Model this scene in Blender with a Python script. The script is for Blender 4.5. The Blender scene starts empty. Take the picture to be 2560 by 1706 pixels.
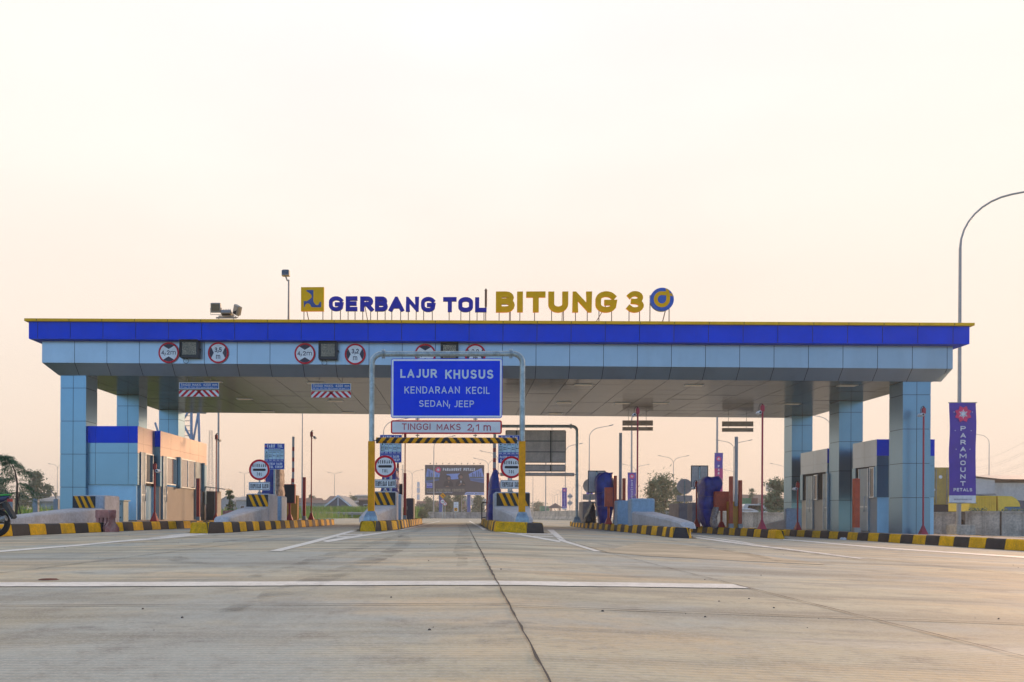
import bpy, math, random
from mathutils import Vector, Matrix
random.seed(7)
S = bpy.context.scene
COL = S.collection
R = math.radians

# ------------------------------------------------------------------ camera
F, X0, YH, RHO, HC = 2100.0, 1077.0, 1289.6, 0.005, 0.36
TH = math.atan(0.0375)
CT, ST = math.cos(TH), math.sin(TH)
cd = bpy.data.cameras.new("camera")
cam = bpy.data.objects.new("camera", cd); COL.objects.link(cam)
S.camera = cam
cam.location = (0, 0, HC)
cam.rotation_euler = (R(90), -RHO, TH)
cd.sensor_fit = 'HORIZONTAL'; cd.sensor_width = 36.0
cd.lens = 36.0 * F / 2560.0
cd.shift_x = (1280 - X0) / 2560.0
cd.shift_y = (YH - 853.0) / 2560.0
cd.clip_start = 0.05; cd.clip_end = 5000

# ------------------------------------------------------------------ sky and sun
SUN_EL, SUN_AZ = R(11), R(38)          # low hazy sun behind the gate, to the right
w = bpy.data.worlds.new("World"); S.world = w; w.use_nodes = True
nt = w.node_tree; nt.nodes.clear()
def N(tree, t, **kw):
    n = tree.nodes.new(t)
    for k, v in kw.items(): setattr(n, k, v)
    return n
out = N(nt, 'ShaderNodeOutputWorld'); bg = N(nt, 'ShaderNodeBackground')
tc = N(nt, 'ShaderNodeTexCoord'); sep = N(nt, 'ShaderNodeSeparateXYZ')
nt.links.new(tc.outputs['Generated'], sep.inputs[0])
def ramp(tree, pts, interp='EASE'):
    n = N(tree, 'ShaderNodeValToRGB'); n.color_ramp.interpolation = interp
    e = n.color_ramp.elements
    while len(e) < len(pts): e.new(0.5)
    for el, (p, c) in zip(e, pts): el.position = p; el.color = (c[0], c[1], c[2], 1)
    return n
front = ramp(nt, [(0.0, (.87, .65, .48)), (.10, (.87, .675, .53)), (.26, (.89, .775, .685)), (.38, (.90, .855, .80)), (.50, (.905, .895, .88))], 'LINEAR')
nt.links.new(sep.outputs['Z'], front.inputs[0])
sky = N(nt, 'ShaderNodeTexSky'); sky.sky_type = 'NISHITA'; sky.sun_disc = False
sky.sun_elevation = R(11); sky.sun_rotation = SUN_AZ; sky.dust_density = 0.3; sky.air_density = 1.0; sky.ozone_density = 3.0
skm = N(nt, 'ShaderNodeMix', data_type='RGBA', blend_type='MULTIPLY'); skm.inputs[0].default_value = 1
nt.links.new(sky.outputs[0], skm.inputs[6]); skm.inputs[7].default_value = (.20, .205, .24, 1)
# the sunlit haze fills the half of the sky towards the sun; clear blue dusk sky behind the camera
mr = N(nt, 'ShaderNodeMapRange', interpolation_type='SMOOTHSTEP')
mr.inputs['From Min'].default_value = -0.55; mr.inputs['From Max'].default_value = 0.35
nt.links.new(sep.outputs['Y'], mr.inputs['Value'])
zen = N(nt, 'ShaderNodeMapRange', interpolation_type='SMOOTHSTEP')
zen.inputs['From Min'].default_value = 0.45; zen.inputs['From Max'].default_value = 1.0; zen.inputs['To Max'].default_value = 0.10
nt.links.new(sep.outputs['Z'], zen.inputs['Value'])
sub = N(nt, 'ShaderNodeMath', operation='SUBTRACT', use_clamp=True)
nt.links.new(mr.outputs[0], sub.inputs[0]); nt.links.new(zen.outputs[0], sub.inputs[1])
cn = N(nt, 'ShaderNodeTexNoise'); cn.inputs['Scale'].default_value = 1.6; cn.inputs['Detail'].default_value = 3
cm = N(nt, 'ShaderNodeMapping'); cm.inputs['Scale'].default_value = (1, 1, 3.2); nt.links.new(tc.outputs['Generated'], cm.inputs[0]); nt.links.new(cm.outputs[0], cn.inputs['Vector'])
cr = ramp(nt, [(.3, (.97, .955, .945)), (.7, (1.035, 1.035, 1.03))])
nt.links.new(cn.outputs[0], cr.inputs[0])
fm = N(nt, 'ShaderNodeMix', data_type='RGBA', blend_type='MULTIPLY'); fm.inputs[0].default_value = 1
nt.links.new(front.outputs[0], fm.inputs[6]); nt.links.new(cr.outputs[0], fm.inputs[7])
ax = N(nt, 'ShaderNodeMath', operation='ABSOLUTE'); nt.links.new(sep.outputs['X'], ax.inputs[0])
ag = N(nt, 'ShaderNodeMapRange', interpolation_type='SMOOTHSTEP'); ag.inputs['From Min'].default_value = .12; ag.inputs['From Max'].default_value = .62; ag.inputs['To Max'].default_value = .42
nt.links.new(ax.outputs[0], ag.inputs['Value'])
fg = N(nt, 'ShaderNodeMix', data_type='RGBA'); nt.links.new(ag.outputs[0], fg.inputs[0]); nt.links.new(fm.outputs[2], fg.inputs[6]); fg.inputs[7].default_value = (.935, .875, .785, 1)
mx = N(nt, 'ShaderNodeMix', data_type='RGBA')
nt.links.new(sub.outputs[0], mx.inputs[0]); nt.links.new(skm.outputs[2], mx.inputs[6]); nt.links.new(fg.outputs[2], mx.inputs[7])
nt.links.new(mx.outputs[2], bg.inputs[0]); nt.links.new(bg.outputs[0], out.inputs[0])
bg.inputs[1].default_value = 1.0
ld = bpy.data.lights.new("sun", 'SUN'); ld.energy = 2.3; ld.angle = R(10); ld.color = (1, .60, .34)
sun = bpy.data.objects.new("sun", ld); COL.objects.link(sun)
sd = Vector((math.sin(SUN_AZ)*math.cos(SUN_EL), math.cos(SUN_AZ)*math.cos(SUN_EL), math.sin(SUN_EL)))
sun.rotation_euler = (-sd).to_track_quat('-Z', 'Y').to_euler(); sun.location = (60, 80, 40)
S.view_settings.view_transform = 'Standard'; S.view_settings.look = 'None'
S.view_settings.exposure = 0.22; S.view_settings.gamma = 1.0
S.render.engine = 'CYCLES'
S.cycles.max_bounces = 6; S.cycles.use_denoising = True

# ------------------------------------------------------------------ geometry of the place
def smooth(a, b, x):
    t = min(1, max(0, (x-a)/(b-a))); return t*t*(3-2*t)
def gz(x, y=20.0):
    """The plaza is crowned along the middle joint and falls to both sides."""
    xx = max(-16.0, min(18.0, x - .19))
    z = -.0085*xx - .020*abs(xx)
    return z * (1 - smooth(48, 85, y))
def cz(x): return -.0085*x             # crossfall of the roof
def at(px, Y, py=None):
    """pixel column (and row) of the 2560 px photo at lane distance Y -> world X (and height z)"""
    p = px if py is None else px - RHO*(YH-py)
    t = (p-X0)/F
    X = Y*(t*CT-ST)/(CT+t*ST)
    if py is None: return X
    d = -X*ST+Y*CT
    return X, HC+(YH+RHO*(px-X0)-py)*d/F
def ground(px, py):
    X, Y = 0, 10
    for _ in range(30):
        d = F*(HC-gz(X, Y))/max(.5, py-YH-RHO*(px-X0))
        lat = (px-X0)/F*d
        X, Y = lat*CT-d*ST, lat*ST+d*CT
    return X, Y

# ------------------------------------------------------------------ materials
MATS = {}
def mat(name, col, rough=.6, metal=0.0, var=.12, scale=3.0, bump=0.0, bscale=40.0, stretch=(1, 1, 1), spec=.5, var2=0.0, emit=None, coat=0.0, rvar=.08):
    if name in MATS: return MATS[name]
    m = bpy.data.materials.new(name); m.use_nodes = True
    t = m.node_tree; p = t.nodes['Principled BSDF']
    p.inputs['Roughness'].default_value = rough; p.inputs['Metallic'].default_value = metal
    p.inputs['Specular IOR Level'].default_value = spec
    if coat: p.inputs['Coat Weight'].default_value = coat; p.inputs['Coat Roughness'].default_value = .1
    c = N(t, 'ShaderNodeTexCoord'); mp = N(t, 'ShaderNodeMapping'); mp.inputs['Scale'].default_value = stretch
    t.links.new(c.outputs['Object'], mp.inputs[0])
    no = N(t, 'ShaderNodeTexNoise'); no.inputs['Scale'].default_value = scale; no.inputs['Detail'].default_value = 6; no.inputs['Roughness'].default_value = .65
    t.links.new(mp.outputs[0], no.inputs['Vector'])
    a = tuple(max(0, x*(1-var)) for x in col); b = tuple(min(1, x*(1+var)) for x in col)
    r = ramp(t, [(.32, a), (.68, b)])
    t.links.new(no.outputs[0], r.inputs[0]); src = r.outputs[0]
    if var2:
        n2 = N(t, 'ShaderNodeTexNoise'); n2.inputs['Scale'].default_value = scale*9; n2.inputs['Detail'].default_value = 5
        t.links.new(mp.outputs[0], n2.inputs['Vector'])
        r2 = ramp(t, [(.35, (1-var2,)*3), (.62, (1, 1, 1))]); t.links.new(n2.outputs[0], r2.inputs[0])
        mm = N(t, 'ShaderNodeMix', data_type='RGBA', blend_type='MULTIPLY'); mm.inputs[0].default_value = 1
        t.links.new(src, mm.inputs[6]); t.links.new(r2.outputs[0], mm.inputs[7]); src = mm.outputs[2]
    t.links.new(src, p.inputs['Base Color'])
    rv = N(t, 'ShaderNodeMapRange'); rv.inputs['To Min'].default_value = max(0, rough-rvar); rv.inputs['To Max'].default_value = min(1, rough+rvar)
    t.links.new(no.outputs[0], rv.inputs['Value']); t.links.new(rv.outputs[0], p.inputs['Roughness'])
    if bump:
        bn = N(t, 'ShaderNodeTexNoise'); bn.inputs['Scale'].default_value = bscale; bn.inputs['Detail'].default_value = 4
        t.links.new(mp.outputs[0], bn.inputs['Vector'])
        bp = N(t, 'ShaderNodeBump'); bp.inputs['Strength'].default_value = bump; bp.inputs['Distance'].default_value = .02
        t.links.new(bn.outputs[0], bp.inputs['Height']); t.links.new(bp.outputs[0], p.inputs['Normal'])
    if emit:
        p.inputs['Emission Color'].default_value = (*emit[0], 1); p.inputs['Emission Strength'].default_value = emit[1]
    MATS[name] = m
    return m
def streaks(m, amt=.35, sc=(6, 6, .5), colr=(.25, .22, .18)):
    """rain streaks and dirt running down a surface"""
    t = m.node_tree; p = t.nodes['Principled BSDF']; l = p.inputs['Base Color'].links[0]; src = l.from_socket
    c = N(t, 'ShaderNodeTexCoord'); mp = N(t, 'ShaderNodeMapping'); mp.inputs['Scale'].default_value = sc
    t.links.new(c.outputs['Object'], mp.inputs[0])
    no = N(t, 'ShaderNodeTexNoise'); no.inputs['Scale'].default_value = 1.0; no.inputs['Detail'].default_value = 8; no.inputs['Roughness'].default_value = .7
    t.links.new(mp.outputs[0], no.inputs['Vector'])
    r = ramp(t, [(.45, (0, 0, 0)), (.75, (amt,)*3)]); t.links.new(no.outputs[0], r.inputs[0])
    mm = N(t, 'ShaderNodeMix', data_type='RGBA'); t.links.new(r.outputs[0], mm.inputs[0])
    t.links.new(src, mm.inputs[6]); mm.inputs[7].default_value = (*colr, 1)
    t.links.new(mm.outputs[2], p.inputs['Base Color'])
    return m

YEL = streaks(mat('kerb_yellow_paint', (.86, .46, .004), .65, spec=.2, var=.18, scale=4, bump=.25, bscale=50, var2=.25), .35, (5, 5, 3), (.20, .15, .06))
BLK = mat('kerb_black_paint', (.028, .026, .03), .7, var=.3, scale=4, bump=.25, bscale=50, var2=.2)
KTOP = mat('island_concrete', (.40, .37, .33), .85, var=.2, scale=2, bump=.3, var2=.3)
ACP_S = mat('sunlit_side_panel', (.60, .47, .39), .30, .55, rvar=.02, var=.03, scale=.7)  # peach of the low sun put into the cladding colour
ACP_B = streaks(mat('grey_panel', (.345, .42, .485), .30, .72, rvar=.02, var=.05, scale=.7), .22, (1.6, 1.6, .22), (.20, .21, .22))
BLUE = streaks(mat('blue_panel', (.0, .062, .74), .45, var=.09, scale=.5, spec=.14, rvar=.03), .16, (1.6, 1.6, .22), (.03, .04, .20))
YTRIM = mat('yellow_trim', (.95, .50, .006), .5, var=.08, spec=.2)
DARK = mat('dark_gap', (.02, .022, .026), .8)
GALV = streaks(mat('galvanised_steel', (.42, .50, .52), .42, .55, var=.25, scale=7, var2=.25), .4, (9, 9, 1.2), (.18, .22, .22))
GREYM = mat('grey_metal', (.30, .30, .29), .5, .4, var=.12)
GATEY = mat('sleeve_yellow', (.86, .36, .006), .5, spec=.2, var=.1, scale=5, var2=.12)
SBLUE = mat('sign_blue', (.0, .05, .78), .5, spec=.12, var=.05, scale=2)
SWHITE = mat('sign_white', (.86, .88, .88), .45, var=.06, scale=3)
SRED = mat('sign_red', (.66, .008, .03), .5, spec=.2, var=.06)
SBLACK = mat('sign_black', (.012, .012, .016), .5)
SBACK = streaks(mat('sign_back', (.66, .58, .53), .55, .0, var=.12, scale=2, var2=.12), .3, (4, 4, 1))
HAZY = mat('hazard_yellow', (.90, .38, .004), .45, spec=.2, var=.08)
MACH = mat('machine_black', (.014, .015, .018), .45)
BCONC = streaks(mat('blue_lit_concrete', (.30, .43, .54), .65, var=.1, scale=1.6, bump=.15, var2=.12), .25, (3, 3, 1.2), (.26, .27, .27))  # pale paint with the blue skylight put into its colour
ROFF = mat('roof_sheet', (.35, .35, .36), .6)
CONC = streaks(mat('painted_concrete', (.44, .47, .51), .7, var=.14, scale=1.6, bump=.2, bscale=30, var2=.18), .35, (3, 3, 1.2), (.30, .27, .25))
WALLC = streaks(mat('bare_concrete', (.54, .48, .40), .85, var=.22, scale=1.2, bump=.35, bscale=25, var2=.25), .75, (2.2, 2.2, .25), (.10, .085, .07))
RED = mat('red_paint', (.42, .024, .014), .5, var=.18, scale=4, var2=.15)
ORED = mat('orange_red_paint', (.50, .075, .028), .5, var=.15, scale=4, var2=.15)
PINKRED = mat('faded_red_paint', (.42, .035, .06), .5, var=.15, scale=3)
OCH = mat('ochre_cabinet', (.55, .24, .015), .5, var=.12, scale=2)
TARP = mat('blue_tarpaulin', (.006, .022, .22), .38, var=.35, scale=4, bump=.5, bscale=14)
TARPB = mat('silver_tarpaulin', (.34, .25, .20), .5, var=.45, scale=14, bump=.9, bscale=16)
BTARP = mat('black_tarpaulin', (.008, .008, .009), .4, bump=.8, bscale=10)
GLASS = mat('dark_glass', (.012, .016, .022), .03, 0, var=.02, spec=1.0)
MIRG = mat('mirror_glass', (.55, .50, .46), .04, .85, var=.04)
ALU = mat('aluminium_frame', (.55, .60, .62), .35, .7)
WPAINT = mat('sky_lit_wall_paint', (.48, .78, .92), .7, var=.06, scale=1.0, bump=.1)  # white wall paint, blue skylight put into its colour
CREAM = mat('warm_lit_wall_paint', (.50, .47, .41), .7, var=.07, scale=1.0, bump=.1)  # lane side of the same walls, warm light put into its colour
DOORM = mat('grey_door', (.28, .36, .40), .35, .3, var=.06)
RUBBER = mat('rubber', (.016, .016, .017), .75, var=.2)
PURP = mat('banner_purple', (.065, .032, .40), .6, var=.1, scale=1.5, bump=.15, bscale=6)
MAG = mat('banner_magenta', (.60, .012, .20), .6, var=.08)
PINK = mat('flower_pink', (.88, .035, .17), .6)
WHITE = mat('white_print', (.78, .79, .82), .55)
BARK = mat('bark', (.10, .075, .055), .9, var=.3, scale=8, bump=.5)

# ------------------------------------------------------------------ mesh builder
FONTS = {}
def glyphs(s, bold=0.0, ext=0.0, space=1.0, wspace=1.0):
    k = (s, bold, ext, space, wspace)
    if k in FONTS: return FONTS[k]
    c = bpy.data.curves.new('lettering', 'FONT'); c.body = s; c.size = 1; c.offset = bold; c.extrude = ext
    c.space_character = space; c.space_word = wspace; c.resolution_u = 5; c.fill_mode = 'BOTH'
    o = bpy.data.objects.new('lettering', c)
    COL.objects.link(o); bpy.context.view_layer.update()
    me = o.to_mesh()
    v = [tuple(x.co) for x in me.vertices]; f = [tuple(x.vertices) for x in me.polygons]
    o.to_mesh_clear(); bpy.data.objects.remove(o); bpy.data.curves.remove(c)
    xs = [p[0] for p in v]; ys = [p[1] for p in v]
    x0, x1, y0, y1 = min(xs), max(xs), min(ys), max(ys)
    v = [((p[0]-x0)/(x1-x0), (p[1]-y0)/(y1-y0), p[2]/max(ext, 1e-6) if ext else 0) for p in v]
    FONTS[k] = (v, f); return FONTS[k]

class MB:
    def __init__(s): s.v = []; s.f = []; s.m = []; s.sm = []; s.mats = []
    def mi(s, m):
        if m not in s.mats: s.mats.append(m)
        return s.mats.index(m)
    def add(s, vs, fs, m, smooth=False, M=None):
        b = len(s.v); k = s.mi(m)
        for p in vs: s.v.append(tuple(M @ Vector(p)) if M is not None else tuple(p))
        for f in fs: s.f.append(tuple(b+i for i in f)); s.m.append(k); s.sm.append(smooth)
        return s
    def box(s, x0, x1, y0, y1, z0, z1, m, M=None, c=0.0):
        """box; c = width of the chamfer on the vertical and top edges"""
        if c <= 0:
            vs = [(x0, y0, z0), (x1, y0, z0), (x1, y1, z0), (x0, y1, z0), (x0, y0, z1), (x1, y0, z1), (x1, y1, z1), (x0, y1, z1)]
            return s.add(vs, [(3, 2, 1, 0), (4, 5, 6, 7), (0, 1, 5, 4), (1, 2, 6, 5), (2, 3, 7, 6), (3, 0, 4, 7)], m, M=M)
        def ring(i, z): return [(x0+i, y0+i+c, z), (x0+i+c, y0+i, z), (x1-i-c, y0+i, z), (x1-i, y0+i+c, z), (x1-i, y1-i-c, z), (x1-i-c, y1-i, z), (x0+i+c, y1-i, z), (x0+i, y1-i-c, z)]
        vs = ring(0, z0)+ring(0, z1-c)+ring(c, z1)
        fs = [tuple(reversed(range(8))), tuple(range(16, 24))]
        for k in (0, 8):
            for i in range(8): j = (i+1) % 8; fs.append((k+i, k+j, k+8+j, k+8+i))
        return s.add(vs, fs, m, M=M)
    def tube(s, pts, r, m, n=8, cap=True, M=None):
        pts = [Vector(p) for p in pts]; L = len(pts)
        rs = r if isinstance(r, (list, tuple)) else [r]*L
        vs = []; prev = None
        for i, p in enumerate(pts):
            t = (pts[min(i+1, L-1)]-pts[max(i-1, 0)]).normalized()
            a = prev if prev is not None else (Vector((0, 0, 1)) if abs(t.z) < .9 else Vector((0, 1, 0)))
            u = (a - t*a.dot(t)).normalized(); q = t.cross(u); prev = u
            for k in range(n):
                an = 2*math.pi*k/n; vs.append(tuple(p+(u*math.cos(an)+q*math.sin(an))*rs[i]))
        fs = [(i*n+k, i*n+(k+1) % n, (i+1)*n+(k+1) % n, (i+1)*n+k) for i in range(L-1) for k in range(n)]
        s.add(vs, fs, m, True, M)
        if cap:
            s.add(vs[:n], [tuple(reversed(range(n)))], m, M=M); s.add(vs[-n:], [tuple(range(n))], m, M=M)
        return s
    def prism(s, poly, y0, y1, m, M=None):
        """polygon in (x, z), counter-clockwise seen from the front (-y), thick from y0 to y1"""
        n = len(poly)
        vs = [(p[0], y0, p[1]) for p in poly]+[(p[0], y1, p[1]) for p in poly]
        fs = [tuple(range(n)), tuple(reversed(range(n, 2*n)))]+[(i, n+i, n+(i+1) % n, (i+1) % n) for i in range(n)]
        return s.add(vs, fs, m, M=M)
    def flat(s, poly, y, m, M=None):
        return s.add([(p[0], y, p[1]) for p in poly], [tuple(range(len(poly)))], m, M=M)
    def text(s, t, x0, x1, z0, z1, y, m, bold=0.0, space=1.0, wspace=1.0, M=None):
        v, f = glyphs(t, bold, 0, space, wspace)
        return s.add([(x0+p[0]*(x1-x0), y, z0+p[1]*(z1-z0)) for p in v], f, m, M=M)
    def text3(s, t, x0, x1, z0, z1, y0, y1, m, bold=0.0):
        v, f = glyphs(t, bold, .1)
        c, h = (y0+y1)/2, (y1-y0)/2
        return s.add([(x0+p[0]*(x1-x0), c-p[2]*h, z0+p[1]*(z1-z0)) for p in v], f, m)
    def disc(s, cx, cz_, r, y, m, n=36, M=None): return s.flat(circ(cx, cz_, r, n), y, m, M)
    def loft(s, rings, m, smooth=True, cap=True):
        n = len(rings[0]); vs = [p for r in rings for p in r]
        fs = [(i*n+k, i*n+(k+1) % n, (i+1)*n+(k+1) % n, (i+1)*n+k) for i in range(len(rings)-1) for k in range(n)]
        s.add(vs, fs, m, smooth)
        if cap: s.add(rings[0], [tuple(reversed(range(n)))], m); s.add(rings[-1], [tuple(range(n))], m)
        return s
    def build(s, name, parent=None, bevel=0.0):
        me = bpy.data.meshes.new(name); me.from_pydata(s.v, [], s.f)
        for m in s.mats: me.materials.append(m)
        me.polygons.foreach_set('material_index', s.m); me.polygons.foreach_set('use_smooth', s.sm); me.update()
        o = bpy.data.objects.new(name, me); COL.objects.link(o)
        if parent is not None: o.parent = parent
        if bevel:
            b = o.modifiers.new('bevel', 'BEVEL'); b.width = bevel; b.segments = 2; b.limit_method = 'ANGLE'
        return o
def circ(cx, cz_, r, n=36, a0=0, a1=360):
    k = n if a1-a0 >= 360 else n+1
    return [(cx+r*math.cos(R(a0+(a1-a0)*i/n)), cz_+r*math.sin(R(a0+(a1-a0)*i/n))) for i in range(k)]
def rrect(x0, x1, z0, z1, r, n=5):
    p = []
    for cx, cz_, a in ((x1-r, z0+r, -90), (x1-r, z1-r, 0), (x0+r, z1-r, 90), (x0+r, z0+r, 180)):
        p += [(cx+r*math.cos(R(a+90*i/n)), cz_+r*math.sin(R(a+90*i/n))) for i in range(n+1)]
    return p
def thing(name, label, cat, loc=(0, 0, 0), group=None, rz=0.0):
    o = bpy.data.objects.new(name, None); COL.objects.link(o); o.empty_display_size = .2
    o.location = loc; o.rotation_euler = (0, 0, rz); tag(o, label, cat, group); return o
def tag(o, label, cat, group=None):
    o['label'] = label; o['category'] = cat
    if group: o['group'] = group
    return o
def struct(o, kind='structure'):
    o['kind'] = kind; return o
def kids(o): return list(CHILD.get(o.name, ()))
def dup(root, loc, label, rz=None, scale=None, group=None):
    r = root.copy(); COL.objects.link(r); r.location = loc; r['label'] = label
    if group: r['group'] = group
    if rz is not None: r.rotation_euler = (0, 0, rz)
    if scale is not None: r.scale = scale if isinstance(scale, (tuple, list)) else (scale,)*3
    for ch in list(root.children):
        c = ch.copy(); COL.objects.link(c); c.parent = r
        for g in list(ch.children):
            d = g.copy(); COL.objects.link(d); d.parent = c
    return r

def clipx(poly, x0, x1):
    def cl(P, f, ins):
        o = []
        for i in range(len(P)):
            a, b = P[i-1], P[i]
            if ins(b):
                if not ins(a): o.append(f(a, b))
                o.append(b)
            elif ins(a): o.append(f(a, b))
        return o
    def ix(v): return lambda a, b: (v, a[1]+(b[1]-a[1])*(v-a[0])/(b[0]-a[0]))
    poly = cl(poly, ix(x0), lambda p: p[0] >= x0-1e-9)
    return cl(poly, ix(x1), lambda p: p[0] <= x1+1e-9) if poly else poly
# ------------------------------------------------------------------ stroke lettering (road sign capitals)
def _arc(cx, cy, rx, ry, a0, a1, n=12): return [(cx+rx*math.cos(R(a0+(a1-a0)*i/n)), cy+ry*math.sin(R(a0+(a1-a0)*i/n))) for i in range(n+1)]
def _rr(x0, y0, x1, y1, k=.5):      # rounded closed loop
    w_, h = x1-x0, y1-y0; r = min(.5, k)
    return _arc(x1-w_*r, y1-h*r*.62, w_*r, h*r*.62, 0, 90, 7)+_arc(x0+w_*r, y1-h*r*.62, w_*r, h*r*.62, 90, 180, 7)+_arc(x0+w_*r, y0+h*r*.62, w_*r, h*r*.62, 180, 270, 7)+_arc(x1-w_*r, y0+h*r*.62, w_*r, h*r*.62, 270, 360, 7)
GLY = {
 'A': (.74, [[(0, 0), (.5, 1), (1, 0)], [(.2, .30), (.8, .30)]]), 'B': (.62, [[(0, 0), (0, 1)], [(0, 1), (.55, 1)]+_arc(.55, .77, .38, .23, 90, -90, 8)+[(0, .54)], [(0, .54), (.55, .54)]+_arc(.58, .27, .42, .27, 90, -90, 8)+[(0, 0)]]),
 'C': (.64, [_arc(.52, .66, .52, .34, 25, 180, 10)+_arc(.52, .34, .52, .34, 180, 335, 10)]), 'D': (.66, [[(0, 0), (0, 1)], [(0, 1), (.45, 1)]+_arc(.45, .62, .55, .38, 90, 0, 8)+_arc(.45, .38, .55, .38, 0, -90, 8)+[(0, 0)]]),
 'E': (.54, [[(1, 1), (0, 1), (0, 0), (1, 0)], [(0, .52), (.9, .52)]]), 'F': (.52, [[(1, 1), (0, 1), (0, 0)], [(0, .50), (.85, .50)]]),
 'G': (.70, [_arc(.5, .66, .5, .34, 30, 180, 10)+_arc(.5, .34, .5, .34, 180, 335, 10)+[(1, .46), (.55, .46)]]), 'H': (.66, [[(0, 0), (0, 1)], [(1, 0), (1, 1)], [(0, .52), (1, .52)]]), 'I': (.0, [[(0, 0), (0, 1)]]),
 'J': (.42, [[(1, 1), (1, .28)]+_arc(.42, .28, .58, .28, 0, -120, 8)]), 'K': (.64, [[(0, 0), (0, 1)], [(1, 1), (.05, .42)], [(.32, .60), (1, 0)]]), 'L': (.50, [[(0, 1), (0, 0), (1, 0)]]),
 'M': (.80, [[(0, 0), (0, 1), (.5, .25), (1, 1), (1, 0)]]), 'N': (.68, [[(0, 0), (0, 1), (1, 0), (1, 1)]]), 'O': (.72, [_rr(0, 0, 1, 1)+[(1, .69)]]),
 'P': (.60, [[(0, 0), (0, 1)], [(0, 1), (.55, 1)]+_arc(.55, .72, .45, .28, 90, -90, 10)+[(0, .44)]]), 'R': (.64, [[(0, 0), (0, 1)], [(0, 1), (.55, 1)]+_arc(.55, .74, .42, .26, 90, -90, 10)+[(0, .48)], [(.5, .48), (1, 0)]]),
 'S': (.60, [_arc(.5, .76, .46, .24, 35, 180, 9)+_arc(.5, .76, .46, .25, 180, 262, 5)+_arc(.5, .25, .5, .26, 78, 0, 6)+_arc(.5, .25, .5, .25, 0, -150, 10)]), 'T': (.62, [[(0, 1), (1, 1)], [(.5, 1), (.5, 0)]]),
 'U': (.66, [[(0, 1), (0, .36)]+_arc(.5, .36, .5, .36, 180, 360, 12)+[(1, 1)]]), 'V': (.70, [[(0, 1), (.5, 0), (1, 1)]]), 'W': (1.0, [[(0, 1), (.25, 0), (.5, .9), (.75, 0), (1, 1)]]), 'X': (.66, [[(0, 0), (1, 1)], [(0, 1), (1, 0)]]), 'Y': (.66, [[(0, 1), (.5, .45), (1, 1)], [(.5, .45), (.5, 0)]]), 'Z': (.6, [[(0, 1), (1, 1), (0, 0), (1, 0)]]),
 '0': (.56, [_rr(0, 0, 1, 1)+[(1, .69)]]), '1': (.26, [[(0, .74), (1, 1), (1, 0)]]), '2': (.54, [_arc(.5, .72, .5, .28, 165, 0, 10)+_arc(.5, .72, .5, .28, 0, -40, 4)+[(0, 0), (1, 0)]]), '3': (.56, [_arc(.48, .76, .44, .24, 150, -88, 12)+[(.36, .53)], [(.36, .53)]+_arc(.48, .26, .50, .26, 88, -150, 12)]),
 '4': (.60, [[(.72, 0), (.72, 1), (0, .28), (1, .28)]]), '5': (.54, [[(.92, 1), (.10, 1), (.04, .55)]+_arc(.46, .32, .52, .32, 120, -145, 12)]), '9': (.56, [_arc(.5, .70, .5, .30, 0, 360, 18), [(1, .70), (.95, .4), (.5, 0)]]), '-': (.3, [[(0, .42), (1, .42)]]), '.': (.0, [[(0, 0), (0, .02)]]), ',': (.10, [[(1, .30), (0, -.28)]]),
 'm': (.86, [[(0, 0), (0, .70)], [(0, .50)]+_arc(.25, .48, .25, .22, 180, 0, 8)+[(.5, 0)], [(.5, .48)]+_arc(.75, .48, .25, .22, 180, 0, 8)+[(1, 0)]]),
}
def _clip_y(poly, lo, hi):
    q = clipx([(p[1], p[0]) for p in poly], lo, hi)
    return [(p[1], p[0]) for p in q]
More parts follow.
